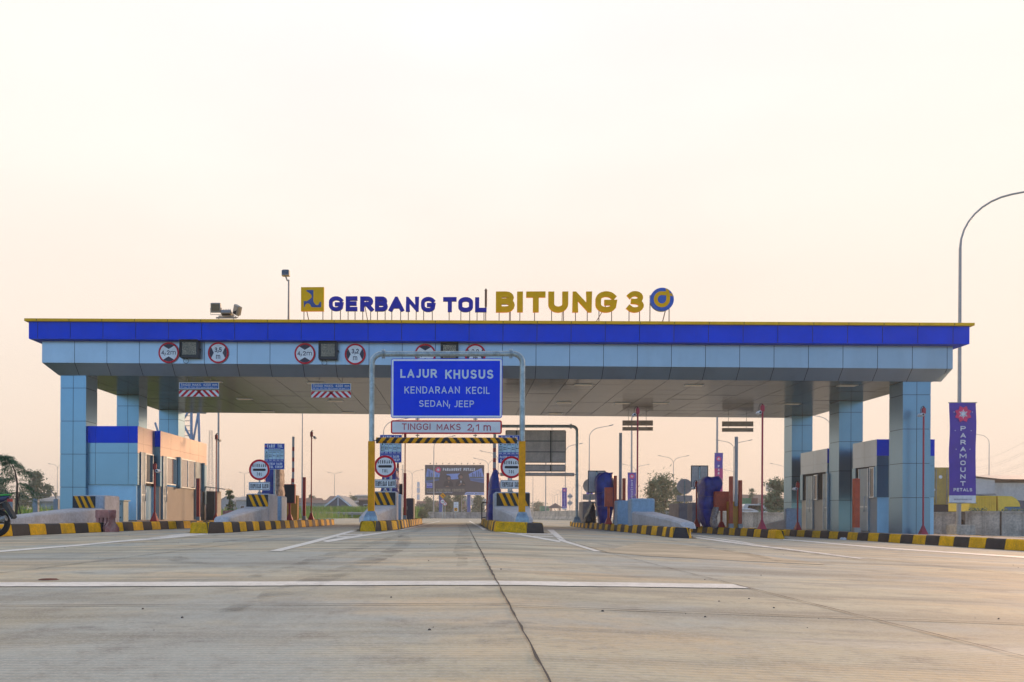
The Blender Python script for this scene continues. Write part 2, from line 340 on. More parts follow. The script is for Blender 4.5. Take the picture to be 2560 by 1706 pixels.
def stroke_polys(s, h, W, t, gap=.16, word=.42):
    """polygons (x, z) of the string, fitted to width W and cap height h with stroke t*h"""
    T = t*h; ws, gaps = 0.0, 0.0; n = len(s)
    for i, ch in enumerate(s):
        if ch == ' ': gaps += word*h
        else: ws += GLY[ch][0]; gaps += T
        if i < n-1: gaps += gap*h
    k = (W-gaps)/max(ws, 1e-3)
    if ws == 0: k = h
    if k < .09*h:                       # squeeze the gaps when the string is tight
        return stroke_polys(s, h, W, t*.9, gap*.8, word*.8) if gap > .03 else []
    x = 0; out = []
    for i, ch in enumerate(s):
        if ch == ' ': x += word*h+gap*h; continue
        gw, sts = GLY[ch]; w_ = gw*k
        for pl in sts:
            P = [(x+T/2+p[0]*w_, T/2+p[1]*(h-T)) for p in pl]
            Q = [P[0]]
            for p in P[1:]:
                if math.hypot(p[0]-Q[-1][0], p[1]-Q[-1][1]) > 1e-5: Q.append(p)
            closed = math.hypot(Q[0][0]-Q[-1][0], Q[0][1]-Q[-1][1]) < 1e-4 and len(Q) > 3
            if closed: Q = Q[:-1]
            m = len(Q); L, Rr = [], []
            for j in range(m):
                a = Q[j-1] if (j or closed) else None; b = Q[(j+1) % m] if (j < m-1 or closed) else None; p = Q[j]
                d1 = Vector((p[0]-a[0], p[1]-a[1])).normalized() if a else None; d2 = Vector((b[0]-p[0], b[1]-p[1])).normalized() if b else None
                e = Vector((0, 0))
                if d1 is None: d1 = d2; e = -d2*T/2*.98
                elif d2 is None: d2 = d1; e = d1*T/2*.98
                nn = Vector((-d1.y-d2.y, d1.x+d2.x)); nl = nn.length
                if nl < .25: nv = Vector((-d1.y, d1.x))
                else: nv = nn/nl; nv = nv/max(.42, nv.dot(Vector((-d1.y, d1.x))))
                L.append((p[0]+e.x+nv.x*T/2, p[1]+e.y+nv.y*T/2)); Rr.append((p[0]+e.x-nv.x*T/2, p[1]+e.y-nv.y*T/2))
            lo, hi = (0, h) if ch not in ',' else (-.5*h, h)
            grp = []
            for j in range(m if closed else m-1):
                q = [Rr[j], Rr[(j+1) % m], L[(j+1) % m], L[j]]
                q = _clip_y(q, lo, hi)
                if len(q) > 2:
                    ar = sum(q[i_][0]*q[(i_+1) % len(q)][1]-q[(i_+1) % len(q)][0]*q[i_][1] for i_ in range(len(q)))
                    if abs(ar) > 1e-9: grp.append(q if ar > 0 else q[::-1])
            out.append(grp)
        x += w_+T+gap*h
    return out
def sign_text(mb, s, x0, x1, z0, z1, y, m, t=.15, gap=.16, word=.42, dy=-.00035):
    for i, grp in enumerate(stroke_polys(s, z1-z0, x1-x0, t, gap, word)):
        for q in grp: mb.flat([(x0+p[0], z0+p[1]) for p in q], y+dy*(i % 3), m)
    return mb
def letter_solid(mb, s, x0, x1, z0, z1, ya, yb, m, t):
    for i, grp in enumerate(stroke_polys(s, z1-z0, x1-x0, t)):
        for q in grp: mb.prism([(x0+p[0], z0+p[1]) for p in q], ya-.0025*(i % 3), yb+.0025*(i % 3), m)
    return mb
# ------------------------------------------------------------------ ground, road, paint
def sheet(name, xs, ys, dz, m, zf=None):
    mb = MB(); nx = len(xs)
    vs = [(x, y, (zf(x, y) if zf else gz(x, y))+dz) for y in ys for x in xs]
    fs = [(j*nx+i, j*nx+i+1, (j+1)*nx+i+1, (j+1)*nx+i) for j in range(len(ys)-1) for i in range(nx-1)]
    mb.add(vs, fs, m, True)
    return struct(mb.build(name))
def road_material():
    m = mat('road_concrete', (.53, .482, .335), .82, var=.18, scale=.55, stretch=(1, 1, 1))
    t = m.node_tree; p = t.nodes['Principled BSDF']; src = p.inputs['Base Color'].links[0].from_socket
    c = N(t, 'ShaderNodeTexCoord')
    def layer(src, sc, stretch, lo, hi, col, amt, rot=0, detail=8, rough=.65):
        mp = N(t, 'ShaderNodeMapping'); mp.inputs['Scale'].default_value = stretch; mp.inputs['Rotation'].default_value = (0, 0, rot)
        t.links.new(c.outputs['Object'], mp.inputs[0])
        no = N(t, 'ShaderNodeTexNoise'); no.inputs['Scale'].default_value = sc; no.inputs['Detail'].default_value = detail; no.inputs['Roughness'].default_value = rough
        t.links.new(mp.outputs[0], no.inputs['Vector'])
        r = ramp(t, [(lo, (0, 0, 0)), (hi, (amt,)*3)]); t.links.new(no.outputs[0], r.inputs[0])
        mm = N(t, 'ShaderNodeMix', data_type='RGBA'); t.links.new(r.outputs[0], mm.inputs[0])
        t.links.new(src, mm.inputs[6]); mm.inputs[7].default_value = (*col, 1)
        return mm.outputs[2]
    src = layer(src, 1.0, (.22, 2.2, 1), .48, .70, (.22, .205, .16), .70, .02)       # dark drag streaks across
    src = layer(src, 1.0, (.10, 1.1, 1), .50, .66, (.70, .65, .54), .6, -.03)       # pale trowelled streaks
    src = layer(src, .38, (1, 1.4, 1), .46, .60, (.62, .47, .275), .8)                 # warm patches
    src = layer(src, .33, (1.1, 1.2, 1), .46, .60, (.37, .41, .385), .8, .7)
    src = layer(src, .8, (.5, 1.3, 1), .48, .64, (.25, .23, .17), .65, .2)
    src = layer(src, .55, (.35, 2.6, 1), .52, .62, (.20, .19, .155), .5, .04)          # cool grey patches
    src = layer(src, 3.2, (1, 1, 1), .52, .70, (.20, .18, .15), .55)                 # blotches
    src = layer(src, 2.1, (1.0, 1.6, 1), .58, .70, (.14, .135, .125), .55, .5)        # oil and damp spots
    src = layer(src, .9, (1.2, .12, 1), .56, .72, (.17, .165, .15), .50, .03)        # tyre wear along the lanes
    src = layer(src, 26, (1, 1, 1), .45, .80, (.24, .22, .18), .5, 0, 4)           # grain
    src = layer(src, 90, (1, 1, 1), .45, .70, (.60, .57, .50), .40, 0, 2)           # sand grains
    t.links.new(src, p.inputs['Base Color'])
    wv = N(t, 'ShaderNodeTexWave', wave_type='BANDS', bands_direction='Y'); wv.inputs['Scale'].default_value = 9.0; wv.inputs['Distortion'].default_value = 1.6; wv.inputs['Detail'].default_value = 3
    mp = N(t, 'ShaderNodeMapping'); mp.inputs['Scale'].default_value = (.12, 1, 1); t.links.new(c.outputs['Object'], mp.inputs[0]); t.links.new(mp.outputs[0], wv.inputs['Vector'])
    gn = N(t, 'ShaderNodeTexNoise'); gn.inputs['Scale'].default_value = 35; gn.inputs['Detail'].default_value = 6; t.links.new(c.outputs['Object'], gn.inputs['Vector'])
    ad = N(t, 'ShaderNodeMath', operation='ADD'); t.links.new(wv.outputs['Fac'], ad.inputs[0]); t.links.new(gn.outputs[0], ad.inputs[1])
    bp = N(t, 'ShaderNodeBump'); bp.inputs['Strength'].default_value = .16; bp.inputs['Distance'].default_value = .006
    t.links.new(ad.outputs[0], bp.inputs['Height']); t.links.new(bp.outputs[0], p.inputs['Normal'])
    return m
ROAD = road_material()
EARTH = mat('earth_and_grass', (.085, .11, .035), .95, var=.4, scale=.3, var2=.3)
xs = [-450, -200, -120, -60, -40, -30, -24, -20, -15.81]+[-15+i*1.0 for i in range(15)]+[.19]+[1+i*1.0 for i in range(17)]+[18.19, 20, 24, 30, 40, 60, 120, 200, 450]
ys = [-40, -10, 0, 2, 5, 10, 20, 30, 40, 48]+[50+i*2.5 for i in range(15)]+[95, 110, 140, 200, 350, 700]
sheet('ground', xs, ys, -.05, EARTH)
rx = [x for x in xs if -16 <= x <= 60]
sheet('road', [-16.6]+rx, [y for y in ys if y <= 95]+[98], 0, ROAD)
sheet('road_beyond', [x for x in xs if -8 <= x <= 60], [97.6, 110, 140, 200, 350, 700], .004, ROAD)

PAINT = mat('road_paint', (.86, .82, .73), .7, var=.08, scale=2.5, var2=.15)
def chip_paint(m):
    return streaks(m, .35, (3, 3, 3), (.50, .46, .38))
chip_paint(PAINT)
def ground_poly(mb, pts, dz, m, dens=1):
    """flat marking: polygon on the crowned road given by world (x, y) corners, cut into strips"""
    mb.add([(x, y, gz(x, y)+dz) for x, y in pts], [tuple(range(len(pts)))], m)
def pix_strip(mb, left, right, dz, m, n=14):
    """strip between two pixel polylines lying on the road"""
    def samp(pl, t):
        k = min(int(t*(len(pl)-1)), len(pl)-2); u = t*(len(pl)-1)-k
        return (pl[k][0]+(pl[k+1][0]-pl[k][0])*u, pl[k][1]+(pl[k+1][1]-pl[k][1])*u)
    vs = []
    for i in range(n+1):
        for pl in (left, right):
            X, Y = ground(*samp(pl, i/n)); vs.append((X, Y, gz(X, Y)+dz))
    mb.add(vs, [(2*i, 2*i+1, 2*i+3, 2*i+2) for i in range(n)], m)
# the broad white stop line across the foreground, ending at the right slab joint
mb = MB(); row = []
for i in range(60):
    x = -9+i*(10.62/59); row.append(x)
vs = []
for x in row:
    j = random.uniform(-.012, .012); ya, yb = 4.36+.27*max(0, x-.19)+j, 4.64+.285*max(0, x-.19)+random.uniform(-.012, .012); vs += [(x, ya, gz(x, ya)+.004), (x, yb, gz(x, yb)+.004)]
mb.add(vs, [(2*i, 2*i+2, 2*i+3, 2*i+1) for i in range(len(row)-1)], PAINT)
struct(mb.build('stop_line'))
mb = MB()
pix_strip(mb, [(674, 1378.5), (760, 1358), (878, 1327)], [(703, 1379), (790, 1357), (893, 1327)], .004, PAINT)
pix_strip(mb, [(806, 1353), (900, 1338), (985, 1328.5)], [(818, 1357), (905, 1342), (996, 1328.5)], .004, PAINT)
pix_strip(mb, [(842, 1344.5), (876, 1343.5)], [(842, 1342), (880, 1341)], .004, PAINT, 3)
pix_strip(mb, [(858, 1338.5), (905, 1337.5)], [(860, 1336.5), (908, 1335.5)], .004, PAINT, 3)
struct(mb.build('lane_marking'))
mb = MB()
pix_strip(mb, [(1368, 1325), (1400, 1353), (1487, 1379.5)], [(1384, 1325), (1416, 1353), (1503, 1379.5)], .004, PAINT)
pix_strip(mb, [(1203, 1324.5), (1300, 1339), (1400, 1357)], [(1215, 1324.5), (1310, 1337), (1402, 1353)], .004, PAINT)
pix_strip(mb, [(1290, 1336), (1384, 1337.5)], [(1288, 1334), (1382, 1335)], .004, PAINT, 3)
pix_strip(mb, [(1335, 1342), (1388, 1343.5)], [(1333, 1340), (1386, 1341.5)], .004, PAINT, 3)
struct(mb.build('lane_marking'))
mb = MB()
pix_strip(mb, [(-60, 1382), (200, 1362), (514, 1332.5)], [(-60, 1386.5), (200, 1365.5), (514, 1335)], .004, PAINT)
pix_strip(mb, [(355, 1351), (440, 1340), (500, 1335)], [(355, 1348), (430, 1338), (480, 1333)], .004, PAINT, 8)
pix_strip(mb, [(300, 1356), (420, 1347), (520, 1337)], [(300, 1353), (420, 1344), (520, 1335)], .005, PAINT, 8)
struct(mb.build('lane_marking'))
mb = MB()
pix_strip(mb, [(1728, 1344), (1860, 1363), (2149, 1398)], [(1728, 1341.5), (1870, 1360), (2165, 1397)], .004, PAINT)
pix_strip(mb, [(1740, 1340), (1840, 1355), (1880, 1361)], [(1748, 1340), (1850, 1354), (1890, 1361)], .005, PAINT, 6)
struct(mb.build('lane_marking'))
mb = MB()
pix_strip(mb, [(1958, 1350), (2200, 1371.5), (2620, 1400)], [(1958, 1347.5), (2200, 1368.5), (2620, 1396)], .004, PAINT)
struct(mb.build('lane_marking'))
mb = MB()   # pale edge lines beside the kerbs further in, and under the roof
for x0, y0, x1, y1 in ((-1.62, 22, -1.55, 60), (.62, 22, .5, 60), (-5.4, 24, -5.2, 60), (5.05, 24, 5.2, 70), (2.2, 26, 2.3, 60)):
    k = 12
    vs = []
    for i in range(k+1):
        t = i/k; x = x0+(x1-x0)*t; y = y0+(y1-y0)*t
        vs += [(x-.06, y, gz(x-.06, y)+.004), (x+.06, y, gz(x+.06, y)+.004)]
    mb.add(vs, [(2*i, 2*i+1, 2*i+3, 2*i+2) for i in range(k)], PAINT)
struct(mb.build('lane_marking'))

PATCH = mat('patch_concrete', (.53, .445, .305), .85, var=.2, scale=.8, stretch=(.5, 1.5, 1), var2=.25)
mb = MB(); pix_strip(mb, [(1500, 1381), (1620, 1391), (1850, 1403), (2060, 1413)], [(1600, 1356), (1700, 1362), (1880, 1386), (2062, 1411)], .003, PATCH, 12); struct(mb.build('road_patch'))
def skid_material():
    m = bpy.data.materials.new('rubber_mark'); m.use_nodes = True; t = m.node_tree; q = t.nodes['Principled BSDF']; q.inputs['Base Color'].default_value = (.07, .065, .06, 1); q.inputs['Roughness'].default_value = .8
    c = N(t, 'ShaderNodeTexCoord'); no = N(t, 'ShaderNodeTexNoise'); no.inputs['Scale'].default_value = 3.5; no.inputs['Detail'].default_value = 8; t.links.new(c.outputs['Object'], no.inputs['Vector'])
    r = ramp(t, [(.40, (0, 0, 0)), (.70, (.28,)*3)]); t.links.new(no.outputs[0], r.inputs[0]); t.links.new(r.outputs[0], q.inputs['Alpha']); return m
SKID = skid_material()
def skid(x0, y0, x1, y1, bow, w_=.20):
    mb = MB(); vs = []; n = 40
    for i in range(n+1):
        u_ = i/n; x = x0+(x1-x0)*u_+bow*math.sin(math.pi*u_); y = y0+(y1-y0)*u_; h = w_*(.5 if 2 < i < n-2 else .2)
        vs += [(x-h, y, gz(x, y)+.0075), (x+h, y, gz(x, y)+.0075)]
    mb.add(vs, [(2*i, 2*i+1, 2*i+3, 2*i+2) for i in range(n)], SKID); return struct(mb.build('tyre_mark'))
for q in ((-1.25, 5, -1.2, 34, .1), (-.0, 6, -.1, 34, .08), (-.9, 3, -1.15, 16, .3), (3.1, 8, 3.6, 30, .9), (4.4, 9, 4.6, 30, .8), (2.4, 12, 5.6, 15, .5), (-4.6, 9, -4.0, 30, -.5), (-3.4, 9, -3.0, 30, -.4), (7.2, 14, 7.6, 32, .6), (8.5, 14, 8.6, 32, .5), (-8.6, 12, -8.2, 30, -.2), (-7.2, 12, -7.2, 30, -.2), (-2.6, 7.6, -.3, 5.2, -.5)): skid(*q)
JOINT = mat('joint_sealant', (.045, .042, .04), .8, var=.3)
def joint(pts, wd, name='road_joint'):
    """a ragged dark joint between concrete slabs"""
    mb = MB(); vs = []; n = 0
    for (xa, ya), (xb, yb) in zip(pts, pts[1:]):
        L = math.hypot(xb-xa, yb-ya); k = max(2, int(L/.12)); dx, dy = (xb-xa)/L, (yb-ya)/L
        for i in range(k+1):
            t = i/k; wob = random.uniform(-.35, .35)*wd; h = wd*random.uniform(.25, .75)
            x, y = xa+(xb-xa)*t-dy*wob, ya+(yb-ya)*t+dx*wob
            vs += [(x-dy*h, y+dx*h, gz(x, y)+.006), (x+dy*h, y-dx*h, gz(x, y)+.006)]
        n += k+1
    mb.add(vs, [(2*i, 2*i+1, 2*i+3, 2*i+2) for i in range(n-1)], JOINT)
    return struct(mb.build(name))
joint([(.19, .8), (.19, 5)], .0065); joint([(.19, 5), (.19, 45)], .011)
joint([(1.62, .6), (1.60, 9.3)], .007)
joint([(1.60, 9.35), (1.85, 18)], .010)
joint([(-3.05, .6), (-3.05, 18)], .012)
joint([(4.9, .6), (4.9, 18)], .012)
joint([(-9, 7.15), (.19, 7.3)], .016)
joint([(-9, 3.35), (.19, 3.42)], .012)
joint([(.19, 3.35), (9, 3.5)], .012)
joint([(1.62, 8.6), (12, 9.2)], .016)
joint([(-9, 11.6), (1.6, 11.8)], .012)
joint([(1.7, 13.2), (12, 13.6)], .012)
joint([(-9, 16.2), (12, 16.6)], .012)
for y in (24, 29, 34, 39, 44): joint([(-9, y), (12, y)], .010)
# small stones and clods scattered on the concrete
PEB = mat('loose_stone', (.12, .10, .085), .9, var=.4, scale=9)
mb = MB()
for i in range(80):
    Y = 2.6+22*random.random()**1.3; X = random.uniform(-.42, .62)*Y*1.15
    r = random.uniform(.002, .007)*(1.6 if random.random() < .1 else 1); z = gz(X, Y)
    n = 6; a0 = random.random()*6
    base = [(X+r*math.cos(a0+k*6.283/n)*random.uniform(.7, 1.2), Y+r*math.sin(a0+k*6.283/n)*random.uniform(.7, 1.2), z) for k in range(n)]
    mid = [(X+(p[0]-X)*.8, Y+(p[1]-Y)*.8, z+r*.6) for p in base]
    mb.loft([base, mid, [(X+(p[0]-X)*.3, Y+(p[1]-Y)*.3, z+r*.95) for p in base]], PEB, False)
struct(mb.build('loose_stones'), 'stuff')
# rusty scrap of sacking on the left, litter by the right kerb
X, Y = ground(122, 1450); RUST = mat('rusty_brown', (.17, .06, .04), .9, var=.3, scale=20)
t = tag(MB().loft([[(X+.06*math.cos(a)*s+random.uniform(-.008, .008), Y+.05*math.sin(a)*s, gz(X, Y)+h*.4) for a in [k*.5236 for k in range(12)]] for s, h in ((1, .004), (.8, .016), (.3, .022))], RUST, False).build('rag'),
    'flat rusty brown rag lying on the concrete left of the stop line', 'litter')
X, Y = ground(2108, 1350); LIT = mat('white_plastic', (.7, .7, .7), .5)
tag(MB().loft([[(X+.11*math.cos(a)*s, Y+.06*math.sin(a)*s+.02*math.sin(3*a), gz(X, Y)+h+.01*math.cos(2*a)) for a in [k*.5236 for k in range(12)]] for s, h in ((1, .01), (.8, .05), (.3, .07))], LIT, False).build('crumpled_bag'),
    'crumpled white bag lying at the foot of the right outer kerb', 'litter')

# ------------------------------------------------------------------ traffic islands with painted kerbs
KH = .25; GUTTER = []
def island(label, right_line, left_line, start_yellow=True, step=.7, nosew=None):
    """closed outline: right_line runs from the nose to the rear, left_line back to the nose; world coordinates"""
    t = thing('traffic_island', label, 'traffic island', (right_line[0][0], right_line[0][1], 0), 'kerbed traffic islands between the toll lanes')
    ox, oy = right_line[0]
    out = right_line+left_line
    kb = MB(); wdt = .20
    n = len(out); cx = sum(p[0] for p in out)/n
    # inner outline by moving every corner along the mean normal
    inn = []
    for i, p in enumerate(out):
        a, b = out[i-1], out[(i+1) % n]
        d1 = Vector((p[0]-a[0], p[1]-a[1])).normalized(); d2 = Vector((b[0]-p[0], b[1]-p[1])).normalized()
        n1, n2 = Vector((-d1.y, d1.x)), Vector((-d2.y, d2.x)); m_ = (n1+n2)
        m_ = m_/max(.6, m_.length_squared)*2 if m_.length > .1 else n1
        inn.append((p[0]+m_.x*wdt, p[1]+m_.y*wdt))
    col = 1 if start_yellow else 0
    for i in range(n):
        a, b = Vector(out[i]), Vector(out[(i+1) % n]); ai, bi = Vector(inn[i]), Vector(inn[(i+1) % n])
        L = (b-a).length; k = max(1, round(L/step))
        if i == n-1: col = 0 if start_yellow else 1
        for j in range(k):
            g = .004/max(L, .1)
            t0, t1 = j/k+g, (j+1)/k-g
            P = [a.lerp(b, t0), a.lerp(b, t1), ai.lerp(bi, t1), ai.lerp(bi, t0)]
            nd = Vector(((b-a).y, -(b-a).x)).normalized()
            jit = random.uniform(-.006, .006); jh = random.uniform(-.006, .006)
            def ring(e, h): return [(q.x+nd.x*(e if s else 0)-ox, q.y+nd.y*(e if s else 0)-oy, gz(q.x, q.y)+h) for q, s in zip(P, (1, 1, 0, 0))]
            rs = [ring(jit, -.04), ring(jit, .02), ring(jit-.03, KH-.035+jh), ring(jit-.045, KH-.010+jh), ring(jit-.075, KH+jh)]
            vs = [p for r_ in rs for p in r_]
            fs = [(q*4+e, q*4+(e+1) % 4, q*4+4+(e+1) % 4, q*4+4+e) for q in range(4) for e in range(4)]+[(16, 17, 18, 19)]
            kb.add(vs, fs, (YEL, BLK)[col % 2]); col += 1
    kb.build('kerb', t); GUTTER.append(out)
    sl = MB(); sl.add([(p[0]-ox, p[1]-oy, gz(*p)+KH-.012) for p in inn], [tuple(range(n))], KTOP)
    sl.build('slab', t)
    return t
# outlines (x right of lane axis, y along the lanes)
I0 = island('left outer traffic island carrying the blue booth and white control cabinet', [(-9.45, 6), (-9.35, 20), (-9.2, 34)], [(-9.5, 46), (-15.2, 46), (-15.2, 6)])
I1 = island('traffic island with the first card sign and an ochre barrier cabinet', [(-5.72, 18.7), (-5.5, 19.3), (-5.58, 36.5)], [(-5.7, 37.2), (-6.7, 37.2), (-6.85, 22.4), (-6.2, 18.9)])
I2 = island('traffic island under the left post of the blue lane gantry', [(-2.06, 19.9), (-1.76, 22.8), (-1.85, 38)], [(-1.95, 41), (-2.75, 41), (-2.85, 23.2), (-2.44, 20.0)])
I3 = island('traffic island under the right post of the blue lane gantry', [(1.5, 19.6), (1.95, 20.1), (2.0, 38)], [(1.8, 44), (1.0, 44), (.84, 38), (.74, 22), (.78, 20.0)])
I4 = island('traffic island with bare crash block and orange posts, right of the gantry', [(5.32, 19.9), (5.48, 20.3), (6.35, 23.8), (6.5, 40)], [(6.2, 44), (5.6, 44), (5.42, 38), (5.18, 22), (4.98, 20.1)], False)
I5 = island('traffic island with ochre box and tall red camera pole, right of the bare block', [(9.10, 24.1), (9.25, 24.5), (10.0, 26.6), (10.4, 42)], [(10.2, 46), (9.4, 46), (9.2, 30), (8.95, 24.4)])
I6 = island('right outer traffic island carrying columns and a booth', [(19.0, 8), (19.0, 46)], [(12.9, 46), (12.5, 36), (12.3, 26), (12.15, 20), (12.05, 8)])
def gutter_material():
    m = bpy.data.materials.new('gutter_dark'); m.use_nodes = True; t = m.node_tree; q = t.nodes['Principled BSDF']; q.inputs['Base Color'].default_value = (.10, .085, .06, 1); q.inputs['Roughness'].default_value = .9
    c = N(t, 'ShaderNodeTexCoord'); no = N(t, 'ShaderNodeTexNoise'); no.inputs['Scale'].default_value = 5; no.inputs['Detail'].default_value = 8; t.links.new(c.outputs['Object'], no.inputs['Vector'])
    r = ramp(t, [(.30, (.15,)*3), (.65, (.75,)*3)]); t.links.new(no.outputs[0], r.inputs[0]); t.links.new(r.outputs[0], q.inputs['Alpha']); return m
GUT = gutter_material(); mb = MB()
for out in GUTTER:      # dark patchy strip along the foot of the kerbs
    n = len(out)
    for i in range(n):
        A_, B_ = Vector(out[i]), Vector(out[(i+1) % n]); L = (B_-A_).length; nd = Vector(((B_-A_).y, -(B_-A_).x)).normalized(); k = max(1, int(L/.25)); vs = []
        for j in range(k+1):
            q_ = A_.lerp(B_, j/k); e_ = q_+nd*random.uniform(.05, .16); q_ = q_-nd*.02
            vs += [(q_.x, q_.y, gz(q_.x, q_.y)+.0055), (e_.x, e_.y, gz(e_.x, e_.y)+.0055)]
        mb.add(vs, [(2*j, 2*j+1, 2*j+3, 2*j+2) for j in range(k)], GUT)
struct(mb.build('gutter_strip'), 'stuff')
def it(x, y): return gz(x, y)+KH-.012    # top of an island
# ------------------------------------------------------------------ the toll gate roof
YF, YB, YT = 29.62, 29.28, 29.18                       # light face, blue fascia, yellow trim
ZS, ZF, ZFT, ZB, ZT = 5.27, 5.66, 6.44, 7.05, 7.145      # soffit, face bottom, face top, fascia top, trim top
YR = 40.95
xsL, xsR = at(145, 30.0), at(2331, 30.0)
xfL, xfR = at(103, YF), at(2380, YF)
xbL, xbR = at(69.6, YB), at(2421.5, YB)
xtL, xtR = at(58, YT), at(2434.5, YT)
PJ = at(1338, YF)                                     # one face joint; the panels are 1.19 m wide
PW = (at(1338+84.5*3, YF)-at(1338, YF))/3
JX = [PJ+PW*k for k in range(-20, 20)]
canopy = thing('toll_gate_roof', 'long flat toll gate roof with blue fascia over all the lanes, on six panelled columns', 'toll gate', (1.2, 30, 0))
def loc(mb):
    mb.v = [(x-1.2, y-30, z+cz(x)) for x, y, z in mb.v]; return mb
G = .018
def panel_run(mb, x0, x1, m, fn, edges=JX):
    """face panels between the joints, each a separate sheet 'fn(xa, xb)'"""
    e = [x0]+[x for x in edges if x0+.15 < x < x1-.15]+[x1]
    for a, b in zip(e, e[1:]): fn(mb, a+(G/2 if a != x0 else 0), b-(G/2 if b != x1 else 0), m)
def quadf(y0, z0, y1, z1):
    def f(mb, a, b, m): mb.add([(a, y0, z0), (b, y0, z0), (b, y1, z1), (a, y1, z1)], [(0, 1, 2, 3)], m)
    return f
fa = MB(); panel_run(fa, xfL, xfR, ACP_B, quadf(YF, ZF, YF, ZFT))
yr_f = YR+.4
# ends and rear face
for x, s in ((xfL, 1), (xfR, -1)):
    q = [(x, YF, ZF), (x, yr_f, ZF), (x, yr_f, ZFT), (x, YF, ZFT)]
    fa.add(q, [(0, 3, 2, 1) if s > 0 else (0, 1, 2, 3)], ACP_B)
fa.add([(xfL, yr_f, ZF), (xfR, yr_f, ZF), (xfR, yr_f, ZFT), (xfL, yr_f, ZFT)], [(0, 3, 2, 1)], ACP_B)
fa.box(xfL+.03, xfR-.03, YF+.03, yr_f-.03, ZF+.02, ZFT-.01, DARK)
loc(fa).build('light_face_panels', canopy)
un = MB()
def under(mb, a, b, m):
    k = lambda x: xsL+(x-xfL)*(xsR-xsL)/(xfR-xfL) if x in (xfL, xfR) else x
    mb.add([(a, YF, ZF), (b, YF, ZF), (k(b), 30.0, ZS), (k(a), 30.0, ZS)], [(0, 3, 2, 1)], m)
panel_run(un, xfL, xfR, ACP_B, under)
un.add([(xfL, YF, ZF), (xsL, 30, ZS), (xsL, YR, ZS), (xfL, yr_f, ZF)], [(0, 1, 2, 3)], ACP_B)
un.add([(xfR, YF, ZF), (xsR, 30, ZS), (xsR, YR, ZS), (xfR, yr_f, ZF)], [(0, 3, 2, 1)], ACP_B)
un.add([(xfL, yr_f, ZF), (xfR, yr_f, ZF), (xsR, YR, ZS), (xsL, YR, ZS)], [(0, 1, 2, 3)], ACP_B)
un.add([(xfL+.03, YF+.02, ZF+.02), (xfR-.03, YF+.02, ZF+.02), (xsR-.03, 30.02, ZS+.02), (xsL+.03, 30.02, ZS+.02)], [(0, 3, 2, 1)], DARK)
loc(un).build('sloped_edge', canopy)
bl = MB()
panel_run(bl, xbL, xbR, BLUE, quadf(YB, ZFT, YB, ZB), [x+.0 for x in JX])
bl.box(xbL+.004, xbR-.004, YB+.014, yr_f+.33, ZFT+.004, ZB, BLUE); bl.box(xbL+.05, xbR-.05, YB+.006, YB+.013, ZFT+.03, ZB-.01, DARK)
loc(bl).build('blue_fascia', canopy)
tr = MB()
panel_run(tr, xtL, xtR, YTRIM, quadf(YT, ZB, YT, ZT), [x+.0 for x in JX])
tr.box(xtL+.004, xtR-.004, YT+.014, yr_f+.43, ZB+.003, ZT-.003, YTRIM); tr.box(xtL+.05, xtR-.05, YT+.006, YT+.013, ZB+.005, ZT-.005, DARK)
loc(tr).build('yellow_trim', canopy)

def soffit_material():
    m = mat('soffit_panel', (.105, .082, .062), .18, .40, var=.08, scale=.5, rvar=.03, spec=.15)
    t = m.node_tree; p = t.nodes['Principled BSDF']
    c = N(t, 'ShaderNodeTexCoord'); mp = N(t, 'ShaderNodeMapping'); mp.inputs['Scale'].default_value = (.05, 1.0, 1)
    t.links.new(c.outputs['Object'], mp.inputs[0])
    no = N(t, 'ShaderNodeTexNoise'); no.inputs['Scale'].default_value = 1.7; no.inputs['Detail'].default_value = 2
    t.links.new(mp.outputs[0], no.inputs['Vector'])
    bp = N(t, 'ShaderNodeBump'); bp.inputs['Strength'].default_value = .12; bp.inputs['Distance'].default_value = .05
    t.links.new(no.outputs[0], bp.inputs['Height']); t.links.new(bp.outputs[0], p.inputs['Normal'])
    return m
SOF = soffit_material()
so = MB()
exs = [xsL]+[x for x in JX if xsL+.15 < x < xsR-.15]+[xsR]
eys = [30.0+i*(YR-30.0)/9 for i in range(10)]
for a, b in zip(exs, exs[1:]):
    for c_, d in zip(eys, eys[1:]):
        s1, s2 = random.uniform(-.004, .004), random.uniform(-.004, .004)   # each tray sits a touch out of true
        so.add([(a+.009, c_+.006, ZS+s1), (b-.009, c_+.006, ZS+s1), (b-.009, d-.006, ZS+s2), (a+.009, d-.006, ZS+s2)], [(0, 3, 2, 1)], SOF)
so.box(xsL+.01, xsR-.01, 30.01, YR-.01, ZS+.03, ZS+.05, DARK)
loc(so).build('soffit', canopy)
LAMP = mat('lamp_diffuser', (.60, .52, .42), .4, emit=((1, .80, .52), .08))
def soffit_xy(px, py):
    X, Y = at(px, 34), 34
    for _ in range(40):
        z = ZS+cz(X); d = F*(z-HC)/(YH+RHO*(px-X0)-py); lat = (px-RHO*(YH-py)-X0)/F*d
        X, Y = lat*CT-d*ST, lat*ST+d*CT
    return X, Y
for px, py in ((612, 997.5), (668, 1029), (533, 954.5), (838, 1002), (870, 1031), (790, 957), (1458, 962), (1388, 1034), (1410, 1006), (1652, 1008), (1555, 1008), (2118, 964), (1980, 1010), (1735, 963)):
    X, Y = soffit_xy(px, py); mb = MB(); z = ZS
    mb.box(X-.33, X+.33, Y-.17, Y+.17, z-.022, z-.004, ALU); mb.box(X-.29, X+.29, Y-.13, Y+.13, z-.026, z-.0225, LAMP)
    loc(mb).build('ceiling_light', canopy)
